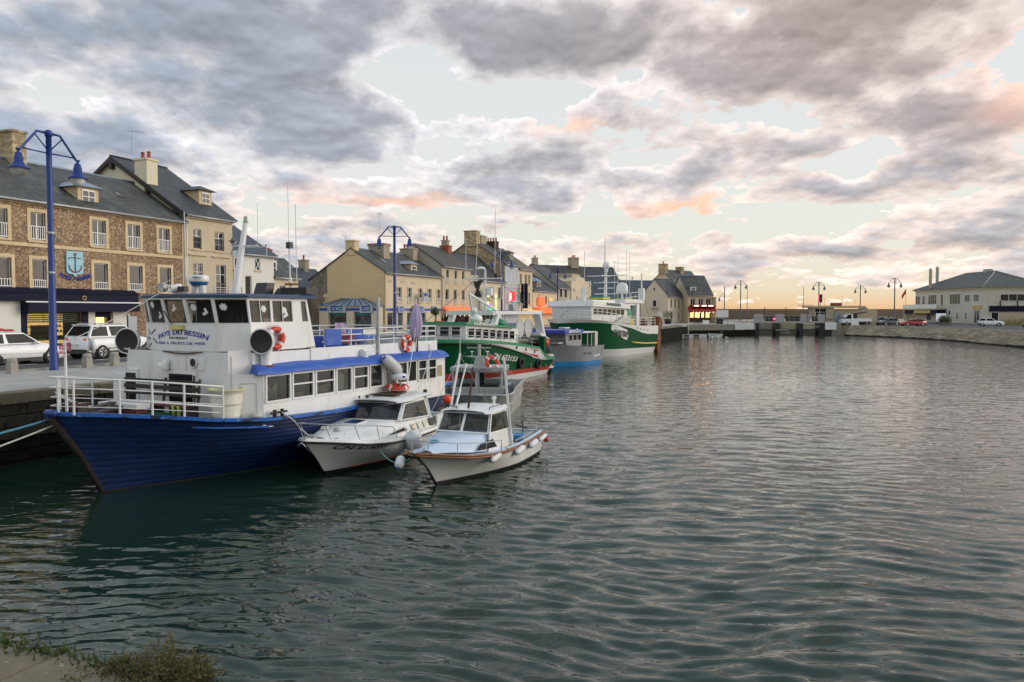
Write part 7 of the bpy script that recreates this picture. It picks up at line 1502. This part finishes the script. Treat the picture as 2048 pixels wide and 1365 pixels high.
# ---- vehicles
def car(name,label,cat,loc,rz,paint,L_=4.4,Wd=1.8,H=1.5,hood=.98,belt=.98,nose=.62,xf0=.9,xf1=.15,xr1=-1.45,xr0=-2.05,wr=.33,suv=False,group=None,spokes=True,tail=.95):
    o=thing(name,label,cat,loc,rz,group); w=Wd/2; h2=L_/2; zb=.2 if not suv else .27
    prof=[(-h2,.55,.86),(-h2+.06,tail,.93),(-h2+.35,tail+.04,.98),(xr0,belt+.02,1),(xr1,belt+.01,1),(0,belt,1),(xf0-.05,belt-.01,1),(xf0+.25,hood,.99),(h2-.55,hood-.1,.96),(h2-.15,hood-.2,.88),(h2,nose,.80)]
    m=MB(); rows=[]
    for x,zt,k in prof:
        ww=w*k; lo=zb+(.12 if abs(x)>h2-.1 else 0)
        half=[(0,zt+.02),(ww*.62,zt+.012),(ww*.9,zt-.03),(ww,zt-.16),(ww*1.0,(zt+lo)/2),(ww*.98,lo+.08),(ww*.9,lo)]
        rows.append([(x,-y,z) for y,z in half[::-1]]+[(x,y,z) for y,z in half[1:]])
    m.grid(rows,True); m.quad(*rows[0][::-1]); m.quad(*rows[-1]); m.build('body',paint,o)
    wt=w*.74; wb_=w*.95; zr=H-.03
    pts=lambda sd:[(xr0,sd*wb_,belt),(xr1,sd*wt,zr),(xf1,sd*wt,zr),(xf0,sd*wb_*.97,belt)]
    m=MB(); A_,B_=pts(-1),pts(1)
    rows=[[a,Vector(a).lerp(Vector(b),.12)+Vector((0,0,.02 if i in(1,2) else 0)),Vector(a).lerp(Vector(b),.5)+Vector((0,0,.05 if i in(1,2) else 0)),Vector(a).lerp(Vector(b),.88)+Vector((0,0,.02 if i in (1,2) else 0)),b] for i,(a,b) in enumerate(zip(A_,B_))]
    m.grid([r_[::-1] for r_ in rows],True); m.quad(*A_[::-1]); m.quad(*B_); m.build('cabin',paint,o)
    def ins(q,mu,mv,of,nm):
        i=inset(*q,(mu,mv)); n=(Vector(q[1])-Vector(q[0])).cross(Vector(q[3])-Vector(q[0])).normalized(); MB().quad(*[p+n*of for p in i]).build(nm,'glass_auto',o)
    for sd in (-1,1):
        a,b,c,d=[Vector(p) for p in pts(sd)]
        xm=(xr1+xf1)/2-.1; k=(xm-a.x)/(d.x-a.x); mb_=a.lerp(d,k); mt_=b.lerp(c,(xm-b.x)/(c.x-b.x))
        q1=[a,mb_,mt_,b]; q2=[mb_,d,c,mt_]
        for q,nm in ((q1,'rear_side_window'),(q2,'front_side_window')):
            if sd>0: q=[q[1],q[0],q[3],q[2]]
            ins(q,.07,.10,.012,nm)
    a,b,c,d=[Vector(p) for p in pts(-1)]; A2,B2,C2,D2=[Vector(p) for p in pts(1)]
    ins([d,D2,C2,c],.06,.07,.03,'windscreen'); ins([A2,a,b,B2],.08,.12,.03,'rear_window')
    wx=(h2-.85,-h2+.82)
    for x in wx:
        for sd in (-1,1):
            R_=rotm(90*sd,'X'); y=sd*(w-.115)
            MB().lathe([(wr+.07,-.03),(wr+.07,.0),(0,.0)],18,(x,sd*(w*.985+.004),wr),rotm(-90*sd,'X')).build('wheel_arch','black_plastic',o)
            wh_=MB().lathe([(wr*.62,-.10),(wr*.93,-.11),(wr,-.07),(wr,.07),(wr*.93,.11),(wr*.66,.10),(wr*.62,.06)],20,(x,y+sd*.035,wr),R_).build('wheel','rubber',o)
            m=MB(); m.lathe([(wr*.64,-.08),(wr*.60,-.04),(0,-.04)],18,(x,y+sd*.05,wr),R_); r_=m.build('rim_dish','dark_metal',wh_)
            m=MB(); m.torus((x,y+sd*.135,wr),wr*.60,.018,R_,18,5)
            if spokes:
                for k in range(5):
                    an=k*1.2566+.4; 
                    for e_ in (-.13,.13): m.bar((x+.05*math.cos(an),y+sd*.14,wr+.05*math.sin(an)),(x+wr*.6*math.cos(an+e_),y+sd*.13,wr+wr*.6*math.sin(an+e_)),.028,.03)
            else: m.lathe([(wr*.5,0),(0,.01)],12,(x,y+sd*.13,wr),rotm(-90*sd,'X'))
            m.build('rim','rim',wh_)
    for sd in (-1,1):
        MB().ball((-h2+.10,sd*w*.68,tail-.10),(.07,.20,.085),10,6).build('tail_light','tail_red',o)
        MB().ball((h2-.16,sd*w*.62,nose+.06),(.14,.17,.08),10,6).build('headlight','glass_globe',o)
        m=MB(); m.ball((xf0-.35,sd*(w+.07),belt+.06),(.08,.10,.07),8,6); m.build('mirror',paint,o)
        m=MB(); m.tube([(-h2+.9,sd*(w+.006),.52),(h2-1.0,sd*(w+.004),.52)],.018,4); m.build('side_trim','black_plastic' if suv else paint,o)
        for x in (-.35,.55): MB().box(x-.09,x+.09,sd*(w*1.0)-.012,sd*(w*1.0)+.014,belt-.18,belt-.15).build('door_handle',paint,o)
    m=MB(); m.box(-h2-.03,-h2+.3,-w*.86,w*.86,zb,zb+.22); m.box(h2-.3,h2+.02,-w*.8,w*.8,zb,zb+.2); m.box(-h2+1.2,h2-1.25,-w*1.0,w*1.0,zb-.02,zb+.12); m.build('lower_bumper','black_plastic',o)
    MB().box(-h2-.012,-h2+.05,-.26,.26,.64,.75).build('number_plate','number_white',o)
    if suv:
        for sd in (-1,1): MB().tube([(xr1+.1,sd*wt*.92,zr+.03),(xr1+.25,sd*wt*.92,zr+.09),(xf1-.2,sd*wt*.92,zr+.09),(xf1-.05,sd*wt*.92,zr+.03)],.02,5).build('roof_rail','grey_metal',o)
        MB().box(xr1-.18,xr1+.05,-wt*.85,wt*.85,zr+.01,zr+.05).build('roof_spoiler',paint,o)
        MB().torus((-h2-.01,0,tail-.02),.06,.010,rotm(90,'Y'),14,5).build('badge_ring','rim',o); m=MB(); 
        for a,b in (((-.04,.04),(-.015,-.035)),((-.015,-.035),(.0,.0)),((0,0),(.015,-.035)),((.015,-.035),(.04,.04))): m.bar((-h2-.014,a[0],tail-.02+a[1]),(-h2-.014,b[0],tail-.02+b[1]),.008,.008)
        m.build('badge_mark','rim',o)
    return o
car('parked_car','white hatchback at the left picture edge behind the tall lamp','car',S(8.35,11.9,QZ+.006),SA,'car_white',4.3,1.76,1.45,belt=.93,hood=.93)
car('off_roader','white compact off-roader parked in front of the bakery, seen from behind','car',S(14.2,12.4,QZ+.006),SA,'car_white',4.43,1.81,1.70,hood=1.05,belt=1.08,nose=.75,tail=1.08,xr0=-2.12,xr1=-1.75,xf1=.1,xf0=.95,wr=.35,suv=True)
car('parked_car','dark grey car half hidden behind the blue notice board','car',S(27.5,14.6,QZ+.006),SA,'car_grey',4.3,1.78,1.5)
car('parked_car','second dark car further along the bank front, almost hidden','car',S(33.5,14.8,QZ+.006),SA,'car_black',4.3,1.78,1.5)
car('parked_car','bright red car side-on at the right quay edge','car',(73.0,140,1.71),math.radians(184),'car_red',4.5,1.75,1.36,xf0=1.1,xf1=.2,xr1=-1.0,xr0=-1.9,spokes=False)
car('parked_car','dark blue car between the black car and the red car','car',(71.6,146.5,1.71),math.radians(200),'car_navy',4.4,1.8,1.48,spokes=False)
car('parked_car','black car left of the dark blue one on the right quay','car',(74.2,155,1.71),math.radians(190),'car_black',4.5,1.8,1.6,spokes=False)
car('parked_car','white hatchback alone in front of the port office corner','car',(87.6,140.5,1.71),math.radians(-35),'car_white',4.2,1.78,1.5,spokes=False)
car('parked_car','red car cut off by the right picture edge','car',(86.6,127,1.71),math.radians(200),'car_red',4.3,1.78,1.45,spokes=False)
def van(name,label,loc,rz,L_=5.2,Wd=1.95,H=2.25,pick=False):
    o=thing(name,label,'van' if not pick else 'truck',loc,rz); w=Wd/2; h=L_/2
    if not pick:
        m=MB(); m.prism([(-h,.35),(h,.35),(h,.95),(h-.55,1.25),(h-1.35,H-.12),(h-1.6,H),(-h+.15,H),(-h,H-.2)],'y',-w,w); m.build('body','car_white',o)
        m=MB(); m.box(-h-.004,h-.3,-w-.006,w+.006,.62,.86); m.build('blue_band','hull_cyan',o)
        m=MB(); m.prism([(h-.62,1.28),(h-1.33,H-.2),(h-1.9,H-.2),(h-1.9,1.28)],'y',-w-.008,w+.008); m.box(-h-.02,-h+.0,-w*.75,w*.75,1.3,H-.3); m.box(-h+.5,h-2.2,-w-.007,w+.007,1.35,H-.4); m.build('glazing','glass_auto',o)
    else:
        m=MB(); m.prism([(h-2.0,.5),(h,.5),(h,1.0),(h-.5,1.25),(h-1.1,H),(h-2.0,H)],'y',-w,w); m.box(-h,h-2.05,-w,w,.75,.95); m.box(-h,h-2.05,-w,-w+.06,.95,1.35); m.box(-h,h-2.05,w-.06,w,.95,1.35); m.build('body','car_white',o)
        m=MB(); m.prism([(h-.52,1.3),(h-1.05,H-.12),(h-1.7,H-.12),(h-1.7,1.3)],'y',-w-.008,w+.008); m.build('glazing','glass_auto',o)
        m=MB(); m.box(h-2.9,h-2.2,-w*.8,w*.8,.95,2.3); m.bar((h-2.5,0,2.2),(-h+.6,.2,2.6),.25,.2); m.build('loader_crane','dark_metal',o)
        MB().box(-h+.2,h-2.1,-w*.8,w*.8,.45,.75).build('chassis','black_plastic',o)
    for x in (h-.9,-h+.9):
        for sd in (-1,1): wh_=MB().lathe([(.2,-.1),(.32,-.11),(.34,-.07),(.34,.07),(.32,.11),(.2,.1)],14,(x,sd*(w-.06),.34),rotm(90*sd,'X')).build('wheel','rubber',o); MB().lathe([(.2,0),(0,.02)],12,(x,sd*(w+.05),.34),rotm(-90*sd,'X')).build('rim','rim',wh_)
    m=MB(); m.box(h-.12,h+.02,-w*.8,-w*.5,.7,.9); m.build('headlight','glass_globe',o); m=MB(); m.box(h-.12,h+.02,w*.5,w*.8,.7,.9); m.build('headlight','glass_globe',o); MB().box(-h-.03,h+.03,-w*.9,w*.9,.28,.42).build('bumper','black_plastic',o); return o
van('delivery_van','white van with blue lower band parked before the port office',(96,172,1.71),math.radians(-118))
van('tipper_truck','white flatbed truck with small loading crane by the lock building',(66.6,149.2,1.71),math.radians(180),5.6,1.9,2.2,True)
# ---- lock bridge and quay signs
Br=thing('lock_bridge','low grey footbridge with dark gate piers across the lock entrance','bridge',(45.3,144.2,0),0)
m=MB(); m.box(0,14.6,0,1.6,2.25,2.5); m.build('deck','grey_metal',Br)
m=MB(); 
for i in range(16): x=.1+i*.95; m.cyl((x,.1,2.5),(x,.1,3.6),.03,n=5)
m.box(0,14.6,.08,.12,3.56,3.62); m.box(0,14.6,.08,.12,3.05,3.09); m.build('railing','grey_metal',Br)
for x0,x1 in ((.6,2.2),(4.6,6.2),(9.4,11.2),(12.6,14.2)): MB().box(x0,x1,1.2,1.5,2.5,3.9).build('gate_panel','galv',Br)
for x0,x1 in ((2.6,4.5),(6.4,9.2),(11.4,12.5)): MB().box(x0,x1,1.0,1.1,2.55,3.5).build('dark_panel','dark_metal',Br)
for x0,x1,z in ((-.2,1.0,2.2),(4.1,4.8,2.2),(8.6,9.2,2.2),(12.2,14.6,2.2)): MB().box(x0,x1,-.4,1.8,-1,z).build('pier','black_paint',Br)
for x in (2.4,6.4,10.6,13.9): MB().cyl((x,.9,2.5),(x,.9,5.2),.07,n=6).build('post','dark_metal',Br)
m=MB(); m.box(1.5,13.5,1.2,1.4,-1,1.1); m.build('lock_gate','concrete_dark',Br)
m=MB(); m.box(5.0,7.0,-.2,.1,.35,.45); m.box(4.0,6.5,-.6,-.4,.9,1.02); m.box(9.6,12.2,-.6,-.4,1.5,1.6); each(m,'gate_walkway','galv',Br)
MB().ball((3.8,-.3,3.0),.22,10,8).build('red_signal','lit_pink',Br)
MB().box(14.6,16.4,-.4,2.0,-1,2.2).build('abutment','concrete',Br)
for lb,x,y,z0,w,h,po in (('pale information board on two posts left of the lock',39.4,143.9,1.2,2.2,1.4,1),('left of the two white panels hung on the quay wall at the lock',42.0,141.7,-1.05,1.65,1.25,0),('right of the two white panels hung on the quay wall at the lock',43.9,142.3,-1.0,1.85,1.25,0),('white panel on the right lock pier',59.6,143.6,-1.1,2.1,1.4,0),('white rounded panel on the ground before the truck',65.6,146.9,-.4,1.4,1.3,0),('white stone-like board left of the bridge posts',35.9,142.2,.0,1.2,.7,0)):
    o=thing('white_board',lb,'board',(x,y,QZ+z0),0,'white boards at the lock'); MB().box(-w/2,w/2,-.06,.06,0,h).build('panel','white_paint',o)
    if po:
        for q in (-w/2,w/2-.08): MB().box(q,q+.08,.065,.14,-z0,h).build('post','dark_metal',o)
o=thing('info_cabinet','small dark bin on the far quay beside the pale board','bin',(38.6,142.6,QZ),0); MB().box(-.5,.5,-.3,.3,0,1.05).build('body','dark_metal',o); MB().box(-.55,.55,-.35,.35,1.05,1.12).build('lid','galv',o)
# pontoon with small boat at the far quay
o=thing('pontoon','grey floating pontoon at the foot of the far quay','pontoon',(28.2,131.5,0),math.radians(24)); MB().box(0,6.4,0,1.2,.0,.45).build('float','galv',o); m=MB(); m.cyl((2.8,.4,.45),(2.8,.4,2.6),.05,n=6); m.build('post','white_paint',o)
for x in (1.5,3.6): MB().box(x,x+1.1,-.05,0-.003,.05,.4).build('tyre_fender','black_paint',o)
o=thing('dinghy','small pale motor dinghy tied at the end of the pontoon','boat',(34.4,134.6,0),math.radians(24)); Hd=Hull([lvl(-.1,.2,2.6,.4,sm=.5,p=1.6,ts=.9),lvl([(0,.6),(1,.45)],0,2.8,.65,sm=.45,p=2,ts=.9)]); m=MB(); Hd.band(m,0,1,3); m.build('hull','gelcoat',o); m=MB(); Hd.deck(m,.6,0,.02); m.build('floor','fender_grey',o); m=MB(); m.box(2.7,3.0,-.15,.15,.3,.95); m.build('outboard','black_plastic',o)
for i,(u,y) in enumerate(((33.2,127.5),(34.3,127.8),(35.6,127.2))):
    o=thing('seagull',('left','middle','right')[i]+' one of three white gulls floating before the far quay','gull',(u,y,.02),1.2*i,'gulls on the water'); MB().ball((0,0,.08),(.26,.12,.11),9,6).build('body','fender_white',o); m=MB(); m.ball((.24,0,.22),(.07,.06,.07),8,6); m.tube([(.15,0,.1),(.22,0,.2)],.05,6); m.cyl((.3,0,.22),(.38,0,.2),.015,.004,n=5); m.build('head','fender_white',o)
# terrace planters, topiary
def leafball(mb,c,r,n,seed,ls=.06,fl=1.0):
    q=random.Random(seed)
    for _ in range(n):
        a,b=q.uniform(0,6.283),math.acos(q.uniform(-1,1)); rr=r*(q.random()**.35); p=Vector((c[0]+rr*math.sin(b)*math.cos(a),c[1]+rr*math.sin(b)*math.sin(a),c[2]+rr*math.cos(b)*fl))
        d=Vector((q.uniform(-1,1),q.uniform(-1,1),q.uniform(-.6,1))).normalized(); e=d.orthogonal().normalized(); s=ls*q.uniform(.6,1.3); mb.add([p,p+d*s+e*s*.45,p+d*s*2,p+d*s-e*s*.45],[(0,1,2,3)])
def topiary(label,x,y,h=2.3,r=.55,seed=1,z=QZ+.13):
    o=thing('potted_tree',label,'potted tree',(x,y,z),0,'clipped trees in pots'); MB().lathe([(0,0),(.24,0),(.32,.5),(.30,.5),(.28,.42),(0,.42)],12).build('pot','dark_metal',o); MB().cyl((0,0,.4),(0,0,h-.2),.04,.03,n=6).build('trunk','twig',o); m=MB(); leafball(m,(0,0,h),r,900,seed,.05); m.ball((0,0,h),r*.75,10,8); m.build('crown','foliage',o)
p=S(58.4,19.0); topiary('clipped ball tree in a pot by the bank corner window',p[0],p[1],2.3,.65,1); p=S(63.2,19.0); topiary('clipped ball tree in a pot half behind the folded parasol',p[0],p[1],2.2,.55,2)
o=thing('potted_shrub','leafy shrub in a dark pot before the point house','potted plant',(28.9,142.3,QZ),0); MB().lathe([(0,0),(.55,0),(.75,.95),(.7,.95),(.6,.8),(0,.8)],10).build('pot','black_plastic',o); m=MB(); leafball(m,(0,0,1.7),.95,300,4,.12,.8); m.build('crown','foliage',o); m=MB(); m.cyl((0,0,.8),(0,0,1.9),.03,n=5); m.cyl((0,0,.8),(.4,0,2),.02,n=5); m.build('stems','twig',o)
for i,(x,y,r,lb) in enumerate(((84.5,150,1.2,'dark green shrub in a planter before the port office door'),(104,146,2.0,'dark hedge clump at the right picture edge'))):
    o=thing('shrub',lb,'shrub',(x,y,1.7),0); m=MB(); leafball(m,(0,0,r*.9),r,1100,10+i,.12,.8); m.ball((0,0,r*.85),(r*.75,r*.75,r*.65),10,8); m.build('foliage','foliage',o); m=MB(); m.box(-r*.7,r*.7,-r*.7,r*.7,0,.6); m.build('planter','concrete_dark',o)
# garden wall and reeds right of the port office
o=thing('garden_bank','low overgrown terrace wall beside the port office','wall',(97,148,1.7),0); MB().box(0,16,4,5,0,2.4).build('wall','beige_conc',o); m=MB(); q=random.Random(6)
for _ in range(700): x,y=q.uniform(-1,16),q.uniform(0,3.8); h=q.uniform(.6,1.9); dx_=q.uniform(-.3,.3); m.add([(x-.05,y,0),(x+.05,y,0),(x+dx_,y,h)],[(0,1,2)])
m.build('reeds','dry_reed',o,'stuff')
# tower stand beneath the far lamp
o=thing('water_tower_stand','small pale tower stand with splayed legs on the right quay','tower',(85.8,188,1.7),0); MB().cyl((0,0,2.9),(0,0,3.6),.9,1.1,n=12).build('basin','beige_conc',o)
for a in (0,1.57,3.14,4.71): MB().bar((1.0*math.cos(a),1.0*math.sin(a),0),(.45*math.cos(a),.45*math.sin(a),3.0),.18,.18).build('leg','rust',o)
# person at the bank entrance
def person(label,loc,rz,H=1.72,walk=.12):
    o=thing('person',label,'person',loc,rz); k=H/1.75
    J={'pel':(0,0,.95),'wa':(0,0,1.12),'ch':(0,0,1.32),'ne':(0,.0,1.48),'ls':(.17,0,1.42),'le':(.24,.02,1.14),'lh':(.22,.12,.9),'rs':(-.17,0,1.42),'re':(-.25,.0,1.14),'rh':(-.22,.10,.90),'lhp':(.09,0,.93),'lk':(.10,walk,.5),'la':(.10,-.02+walk,.08),'lt':(.10,.14+walk,.04),'rhp':(-.09,0,.93),'rk':(-.10,-walk*.4,.5),'ra':(-.10,-.06-walk,.08),'rt':(-.10,.1-walk,.04)}
    R={'pel':.155,'wa':.15,'ch':.17,'ne':.062,'ls':.085,'le':.06,'lh':.038,'rs':.085,'re':.06,'rh':.038,'lhp':.11,'lk':.07,'la':.045,'lt':.04,'rhp':.11,'rk':.07,'ra':.045,'rt':.04}
    E_=[('pel','wa'),('wa','ch'),('ch','ne'),('ch','ls'),('ls','le'),('le','lh'),('ch','rs'),('rs','re'),('re','rh'),('pel','lhp'),('lhp','lk'),('lk','la'),('la','lt'),('pel','rhp'),('rhp','rk'),('rk','ra'),('ra','rt')]
    ks=list(J); me=bpy.data.meshes.new('body'); me.from_pydata([[c*k for c in J[n]] for n in ks],[(ks.index(a),ks.index(b)) for a,b in E_],[]); ob=bpy.data.objects.new('body',me); COL.objects.link(ob)
    sm=ob.modifiers.new('s','SKIN'); 
    for i,n in enumerate(ks): v=me.skin_vertices[0].data[i]; v.radius=(R[n]*k,R[n]*k*.85); v.use_root=(n=='pel')
    ob.modifiers.new('ss','SUBSURF').levels=1; dg=bpy.context.evaluated_depsgraph_get(); m2=bpy.data.meshes.new_from_object(ob.evaluated_get(dg)); bpy.data.objects.remove(ob)
    m2.materials.append(MT['coat_black']); m2.name='body'; b=bpy.data.objects.new('body',m2); COL.objects.link(b); b.parent=o
    m=MB(); m.ball((0,.02,1.62*k),(.082,.098,.118),12,10); m.ball((0,.12,1.61*k),(.016,.022,.024),6,4); m.ball((.084,.02,1.61*k),(.012,.022,.03),6,4); m.ball((-.084,.02,1.61*k),(.012,.022,.03),6,4)
    for sd in (-1,1):
        hx,hy,hz=.22*sd*k,.11*k,.88*k; m.ball((hx,hy,hz-.04),(.03,.045,.055),8,6)
        for f in range(4): m.tube([(hx,hy-.03+f*.02,hz-.07),(hx,hy-.03+f*.02+.01,hz-.12),(hx,hy-.02+f*.02+.02,hz-.16)],.009,5)
        m.tube([(hx,hy+.04,hz-.02),(hx,hy+.06,hz-.06),(hx,hy+.06,hz-.09)],.010,5)
    m.build('head_and_hands','skin',o); m=MB(); m.ball((0,-.005,1.655*k),(.09,.10,.105),12,8); m.build('hair','wood_dark',o); return o
p=S(66.4,19.7); person('person in a long black coat standing at the bank entrance',(p[0],p[1],QZ+.13),SA+math.pi)
# shop barrier and street signs
o=thing('terrace_barrier','grey tubular barrier between the street and the orange awning house','barrier',S(70,16.4,QZ+.13),SA)
for i in range(4):
    x=i*2.2; MB().tube([(x,0,0),(x,0,.95),(x+.1,0,1.08),(x+1.7,0,1.08),(x+1.8,0,.95),(x+1.8,0,0)],.03,6).build('hoop','galv',o)
    MB().box(x+.3,x+1.5,-.02,.02,.15,.8).build('panel','grey_metal',o)
o=thing('waste_bin','red-topped dark litter bin by the bank windows','bin',S(61.5,17.6,QZ+.13),SA); MB().box(-.6,.6,-.4,.4,0,1.05).build('body','dark_metal',o); MB().box(-.63,.63,-.43,.43,1.05,1.14).build('lid','red_cloth',o)
o=thing('notice_pole','slim dark post carrying a small poster beside the bakery','sign',S(17.6,15.2,QZ),SA); MB().cyl((0,0,0),(0,0,2.2),.035,n=6).build('post','dark_metal',o); MB().box(.06,.66,-.02,.02,1.2,2.1).build('poster','sign_grey',o)
o=thing('flower_bunch','small pink and white paper ribbons tied to the bow staff','ribbon',W_(B,(-.88,0,3.62)),0); m=MB(); q=random.Random(12)
for _ in range(26): a,z=q.uniform(0,6.28),q.uniform(-.12,.12); m.add([(.0,0,z),(.12*math.cos(a),.12*math.sin(a),z+.03),(.14*math.cos(a+.3),.14*math.sin(a+.3),z-.04)],[(0,1,2)])
m.build('ribbons','cloth_pink',o)
# ---- plants on the foreground quay edge
def bush(label,x,y,z,h,w,n,seed,mat='foliage_ol'):
    q=random.Random(seed); o=thing('weed_bush',label,'plant',(x,y,z),0,'weeds on the quay edge'); st=MB(); lf=MB()
    for i in range(n):
        a=q.uniform(0,6.28); r=w*q.random()**.6; hh=h*(1-.6*(r/w))*q.uniform(.35,1.1); p0=Vector((r*.35*math.cos(a),r*.35*math.sin(a),0)); p2=Vector((r*math.cos(a),r*math.sin(a),hh)); p1=p0.lerp(p2,.5)+Vector((q.uniform(-.03,.03),q.uniform(-.03,.03),.08*hh)); pts=[p0,p1,p2]; st.tube(pts,[.007,.005,.002],4)
        for k in range(48):
            f=q.uniform(.2,1); p=(p0.lerp(p1,f*2) if f<.5 else p1.lerp(p2,f*2-1))+Vector((q.gauss(0,.022),q.gauss(0,.022),q.gauss(0,.02))); d=Vector((q.uniform(-1,1),q.uniform(-1,1),q.uniform(-.2,1))).normalized(); e=d.orthogonal().normalized(); s=q.uniform(.008,.018); lf.add([p,p+d*s+e*s*.4,p+d*s*2.2,p+d*s-e*s*.4],[(0,1,2,3)])
    st.build('stems','twig',o); lf.build('leaves',mat,o); return o
def CQ(q_,s_,z): a=math.radians(-21.8); return (-18.86+q_*math.cos(a)-s_*math.sin(a),11.5+q_*math.sin(a)+s_*math.cos(a),z)
p=CQ(17.98,-.03,1.98); bush('olive bushy weed growing on the foreground quay edge, the tallest','%s'and p[0],p[1],p[2],.50,.30,150,1)
p=CQ(17.52,-.03,2.02); bush('low olive weed tuft left of the tallest foreground weed',p[0],p[1],p[2],.2,.34,110,2)
p=CQ(18.4,.0,1.9); bush('low spreading weed right of the tallest foreground weed',p[0],p[1],p[2],.22,.26,80,3)
m=MB(); q=random.Random(15)
for i in range(2600):
    c=CQ(q.uniform(13.5,19),q.gauss(.0,.06),2.10+q.uniform(-.12,.03)); m.add([c,(c[0]+q.uniform(-.03,.03),c[1]+q.uniform(-.03,.03),c[2]+q.uniform(.02,.10)),(c[0]+q.uniform(-.03,.03),c[1]+.02,c[2])],[(0,1,2)])
o=m.build('moss_fringe','moss'); o['kind']='stuff'; o['label']='green moss and grass fringe along the foreground stone edge'; o['category']='moss'
# ---- loose gear on the small boats
def coil(label,loc,R,r,mat,n=4):
    o=thing('rope_coil',label,'rope',loc,0); 
    m=MB(); q=random.Random(len(label)); pts=[]
    for k in range(n*16): a=k/16*6.283; rr=R*(1-.10*(k//16))+q.uniform(-.012,.012); pts.append((rr*math.cos(a),rr*math.sin(a)*.9,r+(k//16)*r*1.1+q.uniform(0,.006)))
    m.tube(pts,r,5); m.build('turns',mat,o); return o
coil('white rope coil on the foredeck of the cabin cruiser',W_(C,(.55,.35,1.17)),.13,.013,'rope_white')
coil('blue rope coil beside the wheelhouse on the launch foredeck',W_(D,(.2,.15,1.07)),.12,.012,'rope_blue')
coil('pale rope coil in the launch cockpit',W_(D,(4.5,.3,.50)),.16,.014,'rope_white')
coil('thick white rope coil on the side deck of the blue boat',W_(B,(2.75,-2.45,1.68)),.14,.022,'rope_white')
for lb,F_,p,mt,sz in (('orange fish box in the cockpit of the launch',D,(3.9,.35,.50),'orange',(.3,.2,.16)),('blue fish box at the stern of the launch',D,(4.7,-.3,.50),'hull_cyan',(.24,.18,.15)),('grey fish box on the deck of the aluminium workboat',Wk,(4.3,1.4,.72),'fender_grey',(.35,.25,.2))):
    o=thing('fish_box',lb,'crate',W_(F_,p),F_.rotation_euler[2]+.2); a,b_,h=sz; m=MB(); m.box(-a,a,-b_,b_,0,.02); m.box(-a,a,-b_,-b_+.02,0.02,h); m.box(-a,a,b_-.02,b_,.02,h); m.box(-a,-a+.02,-b_+.02,b_-.02,.02,h); m.box(a-.02,a,-b_+.02,b_-.02,.02,h); m.build('shell',mt,o); m=MB(); m.box(-a-.015,a+.015,-b_-.015,b_+.015,h-.03,h-.012); m.build('rim',mt,o)
o=thing('bucket','small black bucket by the launch cabin door','bucket',W_(D,(3.35,-.45,.50)),0); MB().lathe([(0,0),(.09,0),(.12,.22),(.125,.23),(.11,.22),(.08,.03)],12).build('pail','black_plastic',o); MB().tube([(.12,0,.22),(.1,0,.3),(0,0,.34),(-.1,0,.3),(-.12,0,.22)],.006,4).build('handle','galv',o)
# fixed fittings of the small boats
for F_,pts in ((C,((-.2,-.45,1.02),(-.2,.45,1.02),(3.3,-1.16,.80),(5.6,-1.16,.75))),(D,((-.6,0,1.03),(3.6,-.98,.72),(5.2,-.75,.76)))):
    for x,y,z in pts:
        m=MB(); m.cyl((x-.09,y,z+.05),(x+.09,y,z+.05),.013,n=6); m.cyl((x-.03,y,z-.01),(x-.03,y,z+.05),.013,n=6); m.cyl((x+.03,y,z-.01),(x+.03,y,z+.05),.013,n=6); m.build('cleat','galv',F_)
m=MB(); m.bar((-1.15,0,1.12),(-.55,0,1.16),.05,.03); m.tube([(-1.18,-.12,.98),(-1.2,0,1.08),(-1.18,.12,.98)],.018,5); m.build('bow_anchor','galv',C)
for y in (-.45,.30): MB().bar((2.42,y,1.235),(2.75,y+.22,1.46),.012,.012).build('wiper','black_plastic',C)
for y in (-.4,.4): MB().bar((1.47,y,1.20),(1.60,y+.22,1.45),.012,.012).build('wiper','black_plastic',D)
for sd in (-1,1): MB().tube([(3.4,sd*.62,1.80),(3.42,sd*.62,1.86),(4.6,sd*.64,1.88),(4.62,sd*.64,1.82)],.012,5).build('roof_grab_rail','galv',C)
m=MB(); m.box(3.3,4.3,-.35,.4,.42,.72); m.build('engine_box','gelcoat',D)
for a,b_ in (((2.42,-.86,3.18),(5.35,-.5,.9)),((2.84,.74,3.2),(5.35,.5,.85)),((2.42,-.86,3.18),(2.84,.74,3.2)),((2.84,.74,3.2),(-1.0,0,1.35))): MB().tube(sag(a,b_,.05,6),.006,4).build('stay_wire','galv',D)
for a,b_ in (((2.35,1.18,3.0),(.3,1.05,1.05)),((2.35,1.18,3.0),(5.2,-.3,1.25)),((2.35,1.18,3.0),(5.2,2.4,1.25))): MB().tube(sag(a,b_,.05,6),.008,4).build('stay_wire','galv',Wk)
for x in (2.2,5.5,8.5,11.5): MB().torus(HG.at(3.3,x+2,-1)+Vector((0,-.12,.1)),.28,.11,rotm(90,'X'),14,7).build('tyre_fender','rubber',G) if x>8 else None
SC.cycles.use_adaptive_sampling=True; SC.cycles.adaptive_threshold=.02; SC.cycles.max_bounces=5; SC.cycles.diffuse_bounces=2; SC.cycles.glossy_bounces=3; SC.cycles.transmission_bounces=2; SC.cycles.transparent_max_bounces=6; SC.cycles.caustics_reflective=False; SC.cycles.caustics_refractive=False
